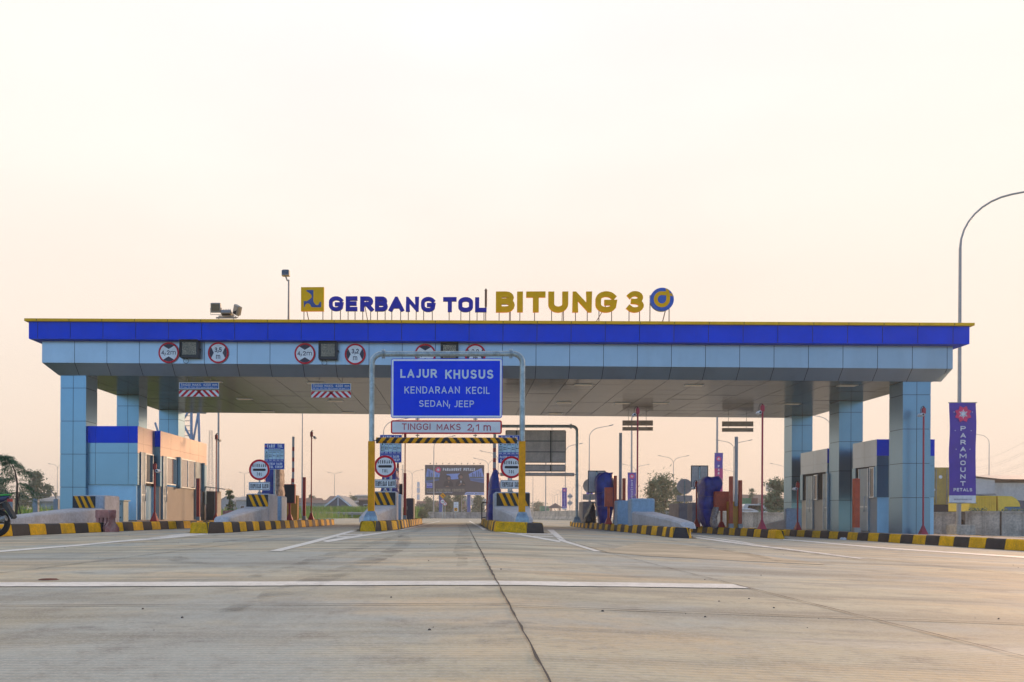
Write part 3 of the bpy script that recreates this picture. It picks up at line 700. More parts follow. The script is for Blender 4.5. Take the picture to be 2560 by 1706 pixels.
# columns: two grey panels wide, joints every 1.2 m
def column(x0, x1, y0):
    y1 = y0+.94; mb = MB(); zb = it((x0+x1)/2, y0)-.02; zt = ZS+cz((x0+x1)/2)
    mb.box(x0+.02, x1-.02, y0+.02, y1-.02, zb, zt, DARK)
    zs = [zt]; z = zt-.46
    while z > zb+.15: zs.append(z); z -= 1.2
    zs.append(zb); g = .008
    for a, b in zip(zs, zs[1:]):
        for xa, xb in ((x0, (x0+x1)/2), ((x0+x1)/2, x1)):
            for y in (y0, y1): mb.add([(xa+(g if xa != x0 else 0), y, b+g), (xb-(g if xb != x1 else 0), y, b+g), (xb-(g if xb != x1 else 0), y, a-g), (xa+(g if xa != x0 else 0), y, a-g)], [(0, 1, 2, 3) if y == y0 else (3, 2, 1, 0)], ACP_C)
        for x in (x0, x1): mb.add([(x, y0, b+g), (x, y1, b+g), (x, y1, a-g), (x, y0, a-g)], [(0, 3, 2, 1) if x == x0 else (0, 1, 2, 3)], ACP_C)
    mb.v = [(x-1.2, y-30, z) for x, y, z in mb.v]
    return mb.build('column', canopy)
ACP_C = mat('column_panel', (.20, .335, .44), .30, .76, rvar=.02, var=.04, scale=.6)
clx = (at(149.5, 30), at(213.5, 30)); crx = (at(2256, 30), at(2325.5, 30))
for y in (30.004, 34.98, 39.92):
    column(*clx, y); column(*crx, y)

# ------------------------------------------------------------------ things on the roof
zr = lambda x: ZT+cz(x)
YLT = 29.72
LBLUE = mat('letter_blue', (.02, .03, .42), .5, var=.05, spec=.15); LGOLD = mat('letter_gold', (.92, .48, .002), .55, var=.05, spec=.08)
POST = mat('rusty_strut', (.14, .095, .075), .8, var=.2)
def letter_sign(name, label, spec, m, braces):
    a0 = at(spec[0][1], YLT); t = thing(name, label, 'roof lettering', (a0, YLT, zr(a0)))
    for ch, pa, pb, top, bot in spec:
        X, z1 = at(pa, YLT, top); X2, z0 = at(pb, YLT, bot); X = at(pa, YLT); X2 = at(pb, YLT)
        mb = letter_solid(MB(), ch, X-a0, X2-a0, z0-zr(a0), z1-zr(a0), -.05, .05, m, {'3': .235, 'G': .255}.get(ch, .28))
        mb.build('letter', t)
        wd = X2-X; xs_ = (.5,) if ch == 'I' else ((.45,) if ch == 'T' else (.18, .78))
        for u in xs_:
            xx = X+u*wd-a0
            MB().tube([(xx, .06, zr(X)-zr(a0)-.01), (xx, .06, z0-zr(a0)+.32*(z1-z0))], .016, POST, 6).build('strut', t)
    for pb_, dx in braces:
        xx = at(pb_, YLT)-a0
        MB().tube([(xx+dx, .75, zr(xx+a0)-zr(a0)-.01), (xx, .08, zr(xx+a0)-zr(a0)+.85)], .014, POST, 6).build('strut', t)
letter_sign('roof_lettering', 'blue raised capital letters reading GERBANG TOL on thin struts along the roof edge',
    [('G', 820, 856, 742, 778.5), ('E', 862, 891, 742, 778.5), ('R', 898, 931, 742.3, 779), ('B', 935, 967, 742.5, 779), ('A', 970, 1007, 743, 779.5), ('N', 1012, 1045, 743.2, 779.8), ('G', 1050, 1086, 743.5, 780.5), ('T', 1105, 1139, 744, 780.6), ('O', 1143, 1180, 744, 781), ('L', 1185, 1214, 744.3, 781)], LBLUE, [(906, .12)])
letter_sign('roof_lettering', 'larger golden raised capitals reading BITUNG 3 on thin struts along the roof edge',
    [('B', 1237, 1284, 730, 781.5), ('I', 1290, 1305, 730, 781.5), ('T', 1312.6, 1361, 730, 781.5), ('U', 1368, 1417.6, 730, 782), ('N', 1428, 1477, 730, 781.7), ('G', 1486, 1539, 729.5, 782), ('3', 1563, 1607, 729, 782)], LGOLD, [(1520, -.5), (1272, .02), (1405, .04)])
# square emblem
xa, zt_ = at(750, YLT, 719.5); xb, zb_ = at(807.5, YLT, 778.6); xa, xb = at(750.5, YLT), at(807.5, YLT)
t = thing('emblem_board', 'square yellow board with a blue curved emblem at the left end of the roof lettering', 'emblem board', (xa, YLT, zr(xa)))
W = xb-xa; z0, z1 = zb_-zr(xa), zt_-zr(xa)
EMY = mat('emblem_yellow', (.90, .50, .004), .5, spec=.1, var=.06)
mb = MB().box(0, W, -.06, .06, z0, z1, EMY)
def arc(cx, cy, r, a0, a1, n=10, ry=None): return [(cx+r*math.cos(R(a0+(a1-a0)*i/n)), cy+(ry or r)*math.sin(R(a0+(a1-a0)*i/n))) for i in range(n+1)]
# pieces of the emblem as convex-ish strips in unit coordinates (v up)
u = lambda x, y: ((x-853)/194, (470-y)/200)
lft = [u(*p) for p in arc(893, 348, 50, 90+180, 90, 12)]   # right-bulging big circle bottom to top is concave edge
top = [u(900, 295), u(958, 295)]
edge_l = [u(900+ (45*math.sin(math.pi*k/12)), 305+85*k/12) for k in range(13)]
edge_r = [u(958, 295+95*k/12) for k in range(13)]
def strip(mb, A, B, y, m):
    n = len(A); mb.add([(p[0]*W, y, z0+p[1]*(z1-z0)) for q in zip(A, B) for p in q], [(2*i, 2*i+2, 2*i+3, 2*i+1) for i in range(n-1)], m)
EMB = mat('emblem_blue', (.02, .07, .30), .45)
strip(mb, [u(900, 295)]+edge_l, [u(958, 295)]+edge_r, -.064, EMB)
# foot: arched bar from left to right
n = 24; A = []; B = []
for k in range(n+1):
    x = 878+147*k/n
    topy = 390-0*k if x < 940 else (392 + 30*math.sin(math.pi*(x-958)/62) if 958 <= x <= 1020 else 390)
    if x > 1012: topy = 395
    if x < 900: topy = 388
    bot = 440
    if 884 < x < 940: bot = 440-33*math.sqrt(max(0, 1-((x-912)/28)**2))
    A.append(u(x, bot)); B.append(u(x, topy))
strip(mb, A, B, -.064, EMB)
mb.build('board', t)
for px, dx in ((756.5, 0), (762.5, .1), (804, 0)):
    x = at(px, YLT)-xa
    MB().tube([(x+dx*.3, .07+(.6 if dx else 0), zr(xa+x)-zr(xa)-.01), (x, .07, z0+.1)], .016, POST, 6).build('strut', t)
# round emblem
xc, zc = at(1651.5, YLT, 750); xc = at(1651.5, YLT); r = at(1681, YLT)-xc
t = thing('emblem_disc', 'round blue disc with a golden looped emblem at the right end of the roof lettering', 'emblem disc', (xc, YLT, zr(xc))); zc -= zr(xc)
EMD = mat('disc_blue', (.006, .10, .52), .4)
mb = MB(); mb.prism([(p[0], p[1]) for p in circ(0, zc, r, 48)], -.06, .07, EMD)
k_ = r/420
def P(x, y): return ((x-735)*k_, zc+(715-y)*k_)
ro, ri, cx0, cy0 = 290, 150, 728, 710
O, I_ = [], []
for i in range(41):
    a = R(100+ (360-95)*i/40)
    O.append(P(cx0+ro*math.cos(a), cy0-ro*math.sin(a))); I_.append(P(cx0+ri*math.cos(a), cy0-ri*math.sin(a)))
O = [P(872, 428)]+O; I_ = [P(872, 572)]+I_
O += [P(1022, 640), P(990, 420), P(975, 385)]; I_ += [P(884, 640), P(872, 430), P(862, 325)]
mb.add([(p[0], -.064, p[1]) for q in zip(O, I_) for p in q], [(2*i, 2*i+1, 2*i+3, 2*i+2) for i in range(len(O)-1)], LGOLD)
mb.flat([P(1020, 585), P(1120, 610), P(1080, 510), P(1010, 480)], -.064, LGOLD)
mb.build('disc', t)
for px, dx in ((1623.5, 0), (1665, -.08), (1671.5, 0)):
    x = at(px, YLT)-xc
    MB().tube([(x+dx, .075+(.5 if dx else 0), zr(xc+x)-zr(xc)-.01), (x, .075, zc+(.18 if px < 1630 else -.2))], .017, POST, 6).build('strut', t)
# lightning rod between the two words
x = at(1212, 30.2); t = thing('lightning_rod', 'thin pointed lightning rod on the roof between the blue and golden words', 'lightning rod', (x, 30.2, zr(x)))
_, zt1 = at(1212, 30.2, 721); h = zt1-zr(x)
MB().tube([(0, 0, -.02), (0, 0, h*.5)], .02, GREYM, 8).build('pole', t)
MB().tube([(0, 0, h*.5), (0, 0, h*.55), (0, 0, h*.93), (0, 0, h*.94), (0, 0, h)], [.03, .042, .042, .055, .004], POST, 8).build('tip', t)
# lamp pole on the roof
x = at(719, 31); t = thing('roof_lamp_pole', 'slim roof lamp pole with one small floodlight left of the yellow emblem board', 'lamp pole', (x, 31, zr(x)))
h = at(719, 31, 700)[1]-zr(x)
MB().tube([(0, 0, -.15), (0, 0, h)], [.045, .03], GREYM, 8).build('pole', t)
mb = MB().box(-.25, .03, -.12, .10, h+.14, h+.36, GREYM, c=.03); mb.tube([(-.12, 0, h+.14), (-.06, 0, h-.02), (0, 0, h-.04)], .03, GREYM, 6)
mb.box(-.23, .01, -.128, -.121, h+.17, h+.33, GLASS); mb.build('floodlight', t)
# floodlight cluster
x = at(562, 29.9); t = thing('floodlight_cluster', 'cluster of three floodlights on a low bracket near the left end of the roof', 'floodlights', (x, 29.9, zr(x)+.16))
mb = MB().tube([(-.25, 0, -.15), (-.25, 0, .12), (.28, 0, .12), (.28, 0, -.15)], .025, GREYM, 6); mb.tube([(-.35, 0, .06), (.4, 0, .06)], .03, GREYM, 6); mb.build('bracket', t)
def flood(M):
    mb = MB(); mb.box(-.18, .18, -.07, .07, -.17, .17, GREYM, M, c=.02); mb.box(-.15, .15, -.076, -.0705, -.14, .14, GLASS, M)
    for k in range(6): mb.box(-.16+k*.06, -.145+k*.06, .0705, .11, -.15, .15, GREYM, M)
    mb.tube([(-.2, 0, 0), (-.2, 0, -.24), (.2, 0, -.24), (.2, 0, 0)], .012, GREYM, 6, M=M); mb.build('floodlight', t)
flood(Matrix.Translation((-.36, 0, .42)) @ Matrix.Rotation(R(8), 4, 'X'))
flood(Matrix.Translation((.02, .05, .22)) @ Matrix.Rotation(R(75), 4, 'X'))
flood(Matrix.Translation((.40, 0, .34)) @ Matrix.Rotation(R(-50), 4, 'Z') @ Matrix.Rotation(R(25), 4, 'Y'))

# ------------------------------------------------------------------ signs on the light face
TRI = mat('sign_grey_blue', (.03, .03, .06), .5)
def limit_sign(px, py, label, lines, vert):
    Y = YF-.035; X, z = at(px, Y, py); X = at(px, Y); r = .375
    t = thing('round_limit_sign', label, 'limit sign', (X, Y, z), 'round red limit signs on the roof face')
    mb = MB(); mb.prism(circ(0, 0, r, 40), -.012, .012, SBACK); mb.disc(0, 0, r, -.0135, SRED); mb.disc(0, 0, r*.835, -.0155, SWHITE)
    ri = r*.835
    for s in (1, -1):
        if vert: tri = [(-.62*ri, s*.78*ri), (0, s*.42*ri), (.62*ri, s*.78*ri)]+circ(0, 0, ri*.995, 8, 52 if s > 0 else 232, 128 if s > 0 else 308)
        else: tri = [(s*.78*ri, -.58*ri), (s*.50*ri, 0), (s*.78*ri, .58*ri)]+circ(0, 0, ri*.995, 8, -37 if s > 0 else 143, 37 if s > 0 else 217)
        c = tri[:3]; a = tri[3:]
        if vert: mb.flat([c[1]]+(a if s > 0 else a), -.0175, TRI)
        else: mb.flat([c[1]]+a, -.0175, TRI)
    for tx, x0, x1, a, b in lines: sign_text(mb, tx, x0*r, x1*r, a*r, (b if tx != ',' else a+.4)*r if tx != 'm' else a*r+(b-a)*r/.70, -.0185, TRI, .17 if tx != 'm' else .12)
    mb.build('plate', t)
    MB().box(-.25, .25, .013, .034, -.03, .03, GREYM).build('bracket', t)
L42 = [('4', -.70, -.42, -.18, .22), (',', -.40, -.28, -.18, -.10), ('2', -.18, .10, -.18, .22), ('m', .18, .68, -.18, .14)]
Lm = lambda a, b: [(a, -.34, -.08, .06, .50), (',', -.06, .06, .06, .12), (b, .08, .34, .06, .50), ('m', -.2, .2, -.58, -.22)]
limit_sign(420, 882.4, 'round red-ringed sign reading 4,2 m left of the leftmost lane signal', L42, True)
limit_sign(543.7, 882.5, 'round red-ringed sign reading 3,5 m with side triangles', Lm('3', '5'), False)
limit_sign(760.2, 884.6, 'round red-ringed sign reading 4,2 m left of the middle lane signal', L42, True)
limit_sign(886, 886, 'round red-ringed sign reading 3,2 m with side triangles', Lm('3', '2'), False)
limit_sign(1061, 886.5, 'round red-ringed sign reading 4,2 m half hidden behind the gantry pipe', L42, True)
limit_sign(1186, 887, 'round red-ringed sign reading 2,0 m half hidden behind the gantry pipe', Lm('2', '0'), False)
LED = mat('led_dot', (.72, .60, .40), .5, var=.4, scale=30)
LEDB = mat('led_field', (.035, .045, .040), .5)
def lane_signal(pxa, pxb, pya, pyb, label):
    Y = YF-.02; xa, xb = at(pxa, Y), at(pxb, Y); zt = at(pxa, Y, pya)[1]; zb = at(pxb, Y, pyb)[1]; W = xb-xa; H = zt-zb
    t = thing('lane_signal', label, 'lane signal', (xa, Y, zb), 'black lane signal boxes on the roof face')
    mb = MB(); mb.box(0, W, -.22, .01, 0, H, MACH, c=.015)
    mb.box(0, W, -.36, -.2205, H-.012, H, MACH); mb.box(0, .012, -.30, -.2205, .02, H-.013, MACH); mb.box(W-.012, W, -.30, -.2205, .02, H-.013, MACH)
    mb.tube([(W, -.1, H*.5), (W+.05, -.1, H*.5)], .03, MACH, 6)
    mb.build('housing', t)
    f = MB(); f.flat(rrect(.07, W-.07, .09, H-.07, .05), -.2225, LEDB)
    n = 13
    for i in range(n):
        for j in range(n):
            cx, c2 = .10+(W-.20)*i/(n-1), .12+(H-.22)*j/(n-1)
            f.flat(circ(cx, c2, .010+.004*random.random(), 6), -.2235, LED)
    f.build('led_field', t)
    MB().tube([(.12, -.1, .005)]+[(.18+.09*math.sin(R(a)), -.1, -.10-.09*math.cos(R(a-180))*-1) for a in range(-90, 200, 30)], .010, MACH, 6).build('cable', t)
lane_signal(453, 499, 854, 897, 'black lane signal box between the 4,2 m and 3,5 m signs')
lane_signal(797.5, 842.5, 857.5, 901.5, 'black lane signal box between the 4,2 m and 3,2 m signs')
lane_signal(1100, 1144, 860.5, 905, 'black lane signal box crossed by the gantry pipe')

# ------------------------------------------------------------------ hanging height signs
def chevrons(mb, x0, x1, z0, z1, y, mA, mB, n=4, lean=1.0, flipc=False):
    """red and white slanting stripes meeting in the middle"""
    mb.flat([(x0, z0), (x1, z0), (x1, z1), (x0, z1)], y, mB)
    c = (x0+x1)/2; H = z1-z0; w_ = (x1-x0)/(2*n+1.0)
    for s in (-1, 1):
        k = 0
        while True:
            b0 = c+s*(w_*.9*(1.05+2*k)*.78); b1 = b0+s*w_*.70
            sh = -s*lean*H
            q = [(b0, z0), (b1, z0), (b1+sh, z1), (b0+sh, z1)]
            if s*(min(q[2][0]*s, q[3][0]*s))*s > 0 and abs(min((p[0] for p in q), key=lambda v: v*s)-c) > (x1-c): break
            q = clipx(q, x0, x1)
            if len(q) < 3: break
            if s < 0: q = q[::-1]
            mb.flat(q, y-.0015, mA); k += 1
            if k > 6: break
def height_sign(px0, px1, y0, y1, y2, y3, Y, label, back=False, group='height limit boards hung under the roof'):
    xa, xb = at(px0, Y), at(px1, Y); W = xb-xa; zz = [at(px0, Y, v)[1] for v in (y0, y1, y2, y3)]
    t = thing('hanging_height_sign', label, 'height sign', (xa, Y, zz[0]), group)
    z = [v-zz[0] for v in zz]; s = 1 if back else -1
    mb = MB().box(0, W, -.02, .02, z[1], z[0], SBACK)
    RBL = mat('small_sign_blue', (.01, .12, .50), .4)
    if not back:
        mb.flat([(0, z[1]), (W, z[1]), (W, z[0]), (0, z[0])], -.0215, SWHITE); g = .022
        mb.flat([(g, z[1]+g), (W-g, z[1]+g), (W-g, z[0]-g), (g, z[0]-g)], -.023, RBL); h = z[0]-z[1]
        sign_text(mb, 'TINGGI MAKS. 4200 mm', W*.04, W*.96, z[1]+h*.46, z[1]+h*.82, -.0245, SWHITE, .15)
        mb.text('PP No. 55 Thn 2012 pasal 54 ayat 1.c.', W*.04, W*.96, z[1]+h*.14, z[1]+h*.36, -.0245, SWHITE, .01)
    mb.build('board', t)
    m2 = MB().box(0, W, -.02, .02, z[3], z[2], SBACK)
    if not back: chevrons(m2, 0, W, z[3], z[2], -.022, SRED, SWHITE)
    m2.build('striped_board', t)
    top = ZS+cz(xa)-zz[0]
    for u_ in (.2, .78): MB().tube([(W*u_, 0, z[3]+.02), (W*u_, 0, top)], .010, GREYM, 6).build('hanger', t)
height_sign(446.5, 546, 956.5, 973.5, 976.5, 992, 30.5, 'left blue board TINGGI MAKS. 4200 mm with red striped strip, below the roof')
height_sign(777, 876, 959, 976.5, 979.5, 994.5, 30.5, 'blue board TINGGI MAKS. 4200 mm with red striped strip, nearer the gantry')
height_sign(1555, 1631, 1051.5, 1064.5, 1068, 1077, 40.2, 'grey back of a hanging height board crossed by a red camera pole', True)
height_sign(1804, 1882, 1054, 1066.5, 1070.5, 1080, 40.2, 'grey back of a hanging height board left of the right columns', True)
# ------------------------------------------------------------------ toll booths
def plane_y(px, X):
    t = (px-X0)/F; return X*(CT+t*ST)/(t*CT-ST)
xi1 = at(343.3, 30.18); xi2 = at(400, 31.9)
DU = 2.1
def bz(px, Y, py): return at(px, Y, py)[1]
base_l = it(xi1, 30.2)
H = {k: bz(343.3, 30.18, v)-base_l for k, v in dict(top=1065.7, band=1107.5, row=1133, clad=1212.5).items()}
HO = .02
def booth(s, x1, x2, label):
    """s = +1: the lane side faces +x; x1 front part, x2 longer rear part standing a little further out"""
    y0, y1, y2 = 30.18, 31.9, plane_y(516, xi2)
    bzv = it(x1, 31); t = thing('toll_booth', label, 'toll booth', (x1, y0, bzv), 'toll booths under the gate roof')
    def bx(mb, u0, u1, ya, yb, z0, z1, m, x=x1, c=0):
        a, b = x-s*u0-x1, x-s*u1-x1
        mb.box(min(a, b), max(a, b), ya-y0, yb-y0, z0, z1, m, c=c)
    w_ = MB()
    bx(w_, .06, DU, y0+.06, y2-.02, -.05, H['clad']+.02, WPAINT); bx(w_, .04, DU, y1+.05, y2-.04, -.05, H['clad']+.03, CREAM, x2)
    bx(w_, .02, DU+.2, y0+.05, y2, -.06, .05, KTOP)
    w_.build('lower_wall', t)
    cl = MB()
    # front cladding: joints
    js = [0, at(343.3, 30.18)-at(320, 30.18), at(343.3, 30.18)-at(238, 30.18), DU]
    zs = [(H['clad'], H['row']), (H['row'], H['band'])]
    bx(cl, .015, DU, y0+.014, y1, H['clad'], H['top']-.01, DARK); bx(cl, .015, DU+.2, y1+.014, y2-.01, H['row'], H['top']-.01, DARK, x2)
    bx(cl, .015, .3, y1+.014, y1+.62, H['clad'], H['row'], DARK, x2)
    for a, b in zip(js, js[1:]):
        for z0, z1 in zs:
            bx(cl, a+.006, b-.006, y0, y0+.012, z0+.006, z1-.006, ACP_C)
    # side cladding strip above doors, panel joints every 1.15 m
    ye = [y0, y0+.55, y1]; 
    for a, b in zip(ye, ye[1:]): bx(cl, 0, .012, a+.005, b-.005, H['row']+.006, H['band']-.006, ACP_S)
    bx(cl, 0, .012, y0+.012, y0+.16, H['clad'], H['row']-.004, ACP_C)
    ye = [y1+(y2-y1)*k/5 for k in range(6)]
    for a, b in zip(ye, ye[1:]): bx(cl, 0, .012, a+.005, b-.005, H['row']+.006, H['band']-.006, ACP_S, x2)
    bx(cl, -.0, .26, y1, y1+.012, H['clad'], H['band']-.006, ACP_C, x2)
    bx(cl, 0, .014, y1+.012, y1+.20, H['clad'], H['row']-.004, ACP_C, x2); bx(cl, 0, .014, y2-.25, y2, H['clad']-.6, H['row']-.004, ACP_C, x2)
    cl.build('cladding', t)
    bd = MB()
    for a, b in zip(js, js[1:]): bx(bd, a+.004, b-.004, y0-.002, y0+.012, H['band'], H['top'], BLUE)
    bd.build('blue_band', t); bd = MB(); bx(bd, -.002, .26, y1-.002, y1+.012, H['band'], H['top'], BLUE, x2); bd.build('blue_band', t)
    sb = MB()
    for a, b in ((y0+.012, y0+.55), (y0+.55, y1)): bx(sb, -.001, .012, a+.004, b-.004, H['band'], H['top'], ACP_S)
    for a, b in zip(ye, ye[1:]): bx(sb, -.001, .012, a+.004, b-.004, H['band'], H['top'], ACP_S, x2)
    sb.build('side_band', t)
    rf = MB(); bx(rf, .05, DU+.15, y0+.05, y2-.05, H['top']-.03, H['top']-.012, ROFF); rf.build('roof', t)
    def zof(px, X, py): Y = plane_y(px, X); return Y, bz(px, Y, py)-(base_l if s > 0 else bzv)
    def opening(kind, pa, pb, ya, yb, x, X):
        Y0_, zt = zof(pa, X, ya); Y1_, _ = zof(pb, X, ya); _, zb = zof(pa, X, yb)
        fr = .045
        if kind == 'window':
            f = MB()
            for a, b, c_, d in ((Y0_, Y1_, zt-fr, zt), (Y0_, Y1_, zb, zb+fr), (Y0_, Y0_+fr, zb+fr, zt-fr), (Y1_-fr, Y1_, zb+fr, zt-fr)):
                bx(f, -.035, .03, a, b, c_, d, ALU, x)
            if Y1_-Y0_ > 1.4: bx(f, -.034, .03, (Y0_+Y1_)/2-.03, (Y0_+Y1_)/2+.03, zb+fr, zt-fr, ALU, x)
            o = f.build('window', t)
            g = MB(); bx(g, -.012, .02, Y0_+fr, Y1_-fr, zb+fr, zt-fr, MIRG if Y0_ > y1 and s > 0 else GLASS, x); g.build('pane', o)
        else:
            d_ = MB(); bx(d_, -.03, .03, Y0_, Y1_, .06, zt, DOORM, x); 
            for a in (Y0_, Y1_-.04): bx(d_, -.045, -.0305, a, a+.04, .06, zt, ALU, x)
            bx(d_, -.04, -.0305, Y0_+.045, Y1_-.045, .95, 1.0, ALU, x)
            o = d_.build('door', t)
            h = MB(); a = x-x1+s*.09
            h.tube([(x-x1+s*.03, Y1_-y0-.12, .75), (a, Y1_-y0-.12, .75), (a, Y1_-y0-.12, 1.35), (x-x1+s*.03, Y1_-y0-.12, 1.35)], .014, ALU, 6); h.build('handle', o)
    if True:
        for o_ in (('door', 350, 361, 1130, 1298, x1), ('window', 362, 381, 1133, 1208, x1), ('door', 405.5, 414, 1140, 1297, x2), ('window', 414.5, 440, 1142, 1212, x2), ('window', 451, 486, 1146, 1220, x2), ('door', 488, 500, 1155, 1298, x2)): opening(*o_, o_[-1])
        fins = ((441, 447, 1143, 1222), (502, 510, 1158, 1230))
    for pa, pb, ya, yb in fins:
        Y0_, zt = zof(pa, x2, ya); Y1_, _ = zof(pb, x2, ya); _, zb = zof(pa, x2, yb)
        m_ = MB(); bx(m_, -.16, .02, Y0_, Y0_+.06, zb, zt, ACP_C, x2); m_.build('side_fin', t)
    return t
booth(1, xi1, xi2, 'left toll booth with blue front band, sunlit windows and doors facing the lane')
def small_booth(x1, y0, y1, label, ops):
    """right side: short booths standing between the columns, lane side facing -x"""
    bzv = it(x1, y0); t = thing('toll_booth', label, 'toll booth', (x1, y0, bzv), 'toll booths under the gate roof'); D = y1-y0
    MB().box(.05, DU, .05, D-.05, -.05, H['clad']+.02, WPAINT).build('lower_wall', t)
    MB().box(.035, .049, .06, D-.06, -.04, H['clad']+.9, CREAM).build('side_wall', t)
    cl = MB().box(.014, DU, .014, D-.014, H['clad'], H['top']-.012, DARK); js = [0, .42, 1.66, DU]
    for a, b in zip(js, js[1:]):
        for z0, z1 in ((H['clad'], H['row']), (H['row'], H['band'])): cl.box(a+.005, b-.005, 0, .012, z0+.005, z1-.005, ACP_C)
    n = 2
    for k in range(n): cl.box(0, .012, D*k/n+.005+(.012 if k == 0 else 0), D*(k+1)/n-.005, H['row']+.005, H['band']-.005, ACP_B)
    cl.box(0, .012, .013, .16, H['clad'], H['row'], ACP_C); cl.box(-.02, .012, D-.28, D, H['clad'], H['row'], ACP_C)
    cl.build('cladding', t)
    bd = MB()
    for a, b in zip(js, js[1:]): bd.box(a+.004, b-.004, -.002, .012, H['band'], H['top'], BLUE)
    bd.build('blue_band', t)
    sb = MB()
    for k in range(n): sb.box(-.002, .012, D*k/n+.004+(.012 if k == 0 else 0), D*(k+1)/n-.004, H['band'], H['top'], ACP_B)
    sb.build('side_band', t); MB().box(.05, DU-.05, .05, D-.05, H['top']-.03, H['top']-.011, ROFF).build('roof', t)
    for kind, pa, pb, ya, yb in ops:
        Ya, Yb = plane_y(pa, x1), plane_y(pb, x1); zt, zb = bz(pa, Ya, ya)-bzv, bz(pa, Ya, yb)-bzv; a, b = Ya-y0, Yb-y0
        if kind == 'door':
            d_ = MB().box(-.03, .034, a, b, .05, zt, DOORM)
            for q in (a, b-.05): d_.box(-.045, -.0305, q, q+.05, .05, zt, ALU)
            d_.box(-.038, -.0305, a+.055, b-.055, .95, 1.0, ALU); o_ = d_.build('door', t)
            MB().tube([(-.03, a+.16, .80), (-.10, a+.16, .80), (-.10, a+.16, 1.35), (-.03, a+.16, 1.35)], .016, ALU, 6).build('handle', o_)
        else:
            f = MB()
            for q0, q1, z0, z1 in ((a, b, zt-.045, zt), (a, b, zb, zb+.045), (a, a+.045, zb+.045, zt-.045), (b-.045, b, zb+.045, zt-.045)): f.box(-.03, .034, q0, q1, z0, z1, ALU)
            o_ = f.build('window', t); MB().box(-.012, .034, a+.045, b-.045, zb+.045, zt-.045, GLASS).build('pane', o_)
    return t
xr1 = at(2191.5, 31.75)
small_booth(xr1, 31.75, plane_y(2131, xr1), 'right toll booth nearer the camera, between the front and middle right columns', (('window', 2186, 2174, 1168, 1245), ('door', 2172, 2148, 1171, 1328)))
small_booth(xr1, 35.98, plane_y(2001, xr1), 'right toll booth farther in, between the middle and rear right columns', (('door', 2070, 2059, 1184, 1323), ('window', 2044, 2035, 1187, 1250), ('door', 2033, 2017, 1190, 1320)))

# ------------------------------------------------------------------ crash blocks (concrete end blocks on the islands)
def crash_block(label, xa, xb, yf, yb, ytip, nose, panel, lean=.45, m=CONC, group='concrete crash blocks on the island noses'):
    """body from yf to yb, sloping nose down to ytip; nose = (xa, xb) at the tip"""
    xc = (xa+xb)/2; z = it(xc, yf)-.02; t = thing('crash_block', label, 'crash block', (xc, yf, z), group)
    L, R_ = xa-xc, xb-xc; h = .87; hp = .46; D = yb-yf
    mb = MB(); mb.box(L, R_, 0, D, 0, h, m, c=.035); mb.build('block', t)
    nl, nr = nose[0]-xc, nose[1]-xc; n = 8; rings = []
    for k in range(n+1):
        u_ = k/n; y = (ytip-yf)*u_; e = u_*u_*(3-2*u_)
        hh = .16+(hp-.16)*(1-u_)**.85; l = L+.01+(nl-L)*e; r_ = R_-.01+(nr-R_)*e; c = .045
        rings.append([(l, y-.002, 0), (r_, y-.002, 0), (r_, y-.002, hh-c), (r_-c, y-.002, hh), (l+c, y-.002, hh), (l, y-.002, hh-c)])
    rings.append([(nl+.04, (ytip-yf)-.22, 0), (nr-.04, (ytip-yf)-.22, 0), (nr-.06, (ytip-yf)-.20, .02), (nr-.08, (ytip-yf)-.18, .03), (nl+.08, (ytip-yf)-.18, .03), (nl+.06, (ytip-yf)-.20, .02)])
    rings = [r_[::-1] for r_ in rings] if ytip < yf else rings
    s_ = MB(); s_.loft(rings, CONC, False); s_.build('sloping_nose', t)
    if panel:
        x0, x1 = panel[0]-xc, panel[1]-xc; p = MB(); p.box(x0, x1, -.012, -.003, hp+.01, h-.03, SBLACK)
        W = x1-x0; k = 0; st = .196; wd = .10; sh = .17
        b = x0+.05
        while b < x1:
            q = clipx([(b+sh, hp+.01), (b+sh+wd, hp+.01), (b+wd, h-.03), (b, h-.03)], x0, x1)
            if len(q) > 2 and b+wd < x1-.03: p.flat(q, -.0135, HAZY)
            b += st
        p.build('striped_panel', t)
    return t
def wallblock(label, xa, xb, ya, yb, h=.83, group='plain concrete blocks on the islands', m=CONC):
    xc = (xa+xb)/2; t = MB().box(xa-xc, xb-xc, 0, yb-ya, -.02, h, m, c=.03).build('concrete_block')
    t.location = (xc, ya, it(xc, ya)); return tag(t, label, 'concrete block', group)
B1 = (at(615, 25.7), at(671, 25.7)); crash_block('crash block with black and yellow panel below the leftmost card sign', *B1, 25.7, 27.0, 20.6, (at(535, 20.6), at(535, 20.6)+.42), (B1[0]+.01, B1[1]-.01))
wallblock('plain block with blue front behind the leftmost striped crash block', B1[0]+.05, at(703.5, 28.2), 28.2, 29.1, m=BCONC)
B2 = (at(923, 24.3), at(990, 24.3)); crash_block('crash block with striped panel behind the left yellow gantry post', *B2, 24.3, 25.2, 21.2, (-2.62, -2.2), (B2[0]+.01, B2[1]-.02))
wallblock('plain block with narrow blue front beside the left gantry post', B2[0], at(1003, 26.2), 26.2, 27.0, .82, m=BCONC)
B3 = (at(1236, 24.3), at(1325, 24.3)); crash_block('wide crash block with striped panel behind the right yellow gantry post', *B3, 24.3, 25.6, 21.4, (1.30, 1.80), (B3[0]+.06, B3[1]-.01))
B0 = (at(180, 26), at(260.5, 26)); crash_block('long low crash block with striped panel before the left booth', *B0, 26, 27.2, 20.4, (-11.75, -11.3), (B0[0]+.02, at(238.5, 26)))
B4 = (at(1578.7, 26.5), at(1637, 26.5)); crash_block('bare crash block without stripes, its pale nose sloping right', *B4, 26.5, 27.1, 21.7, (5.55, 5.95), None, m=BCONC)
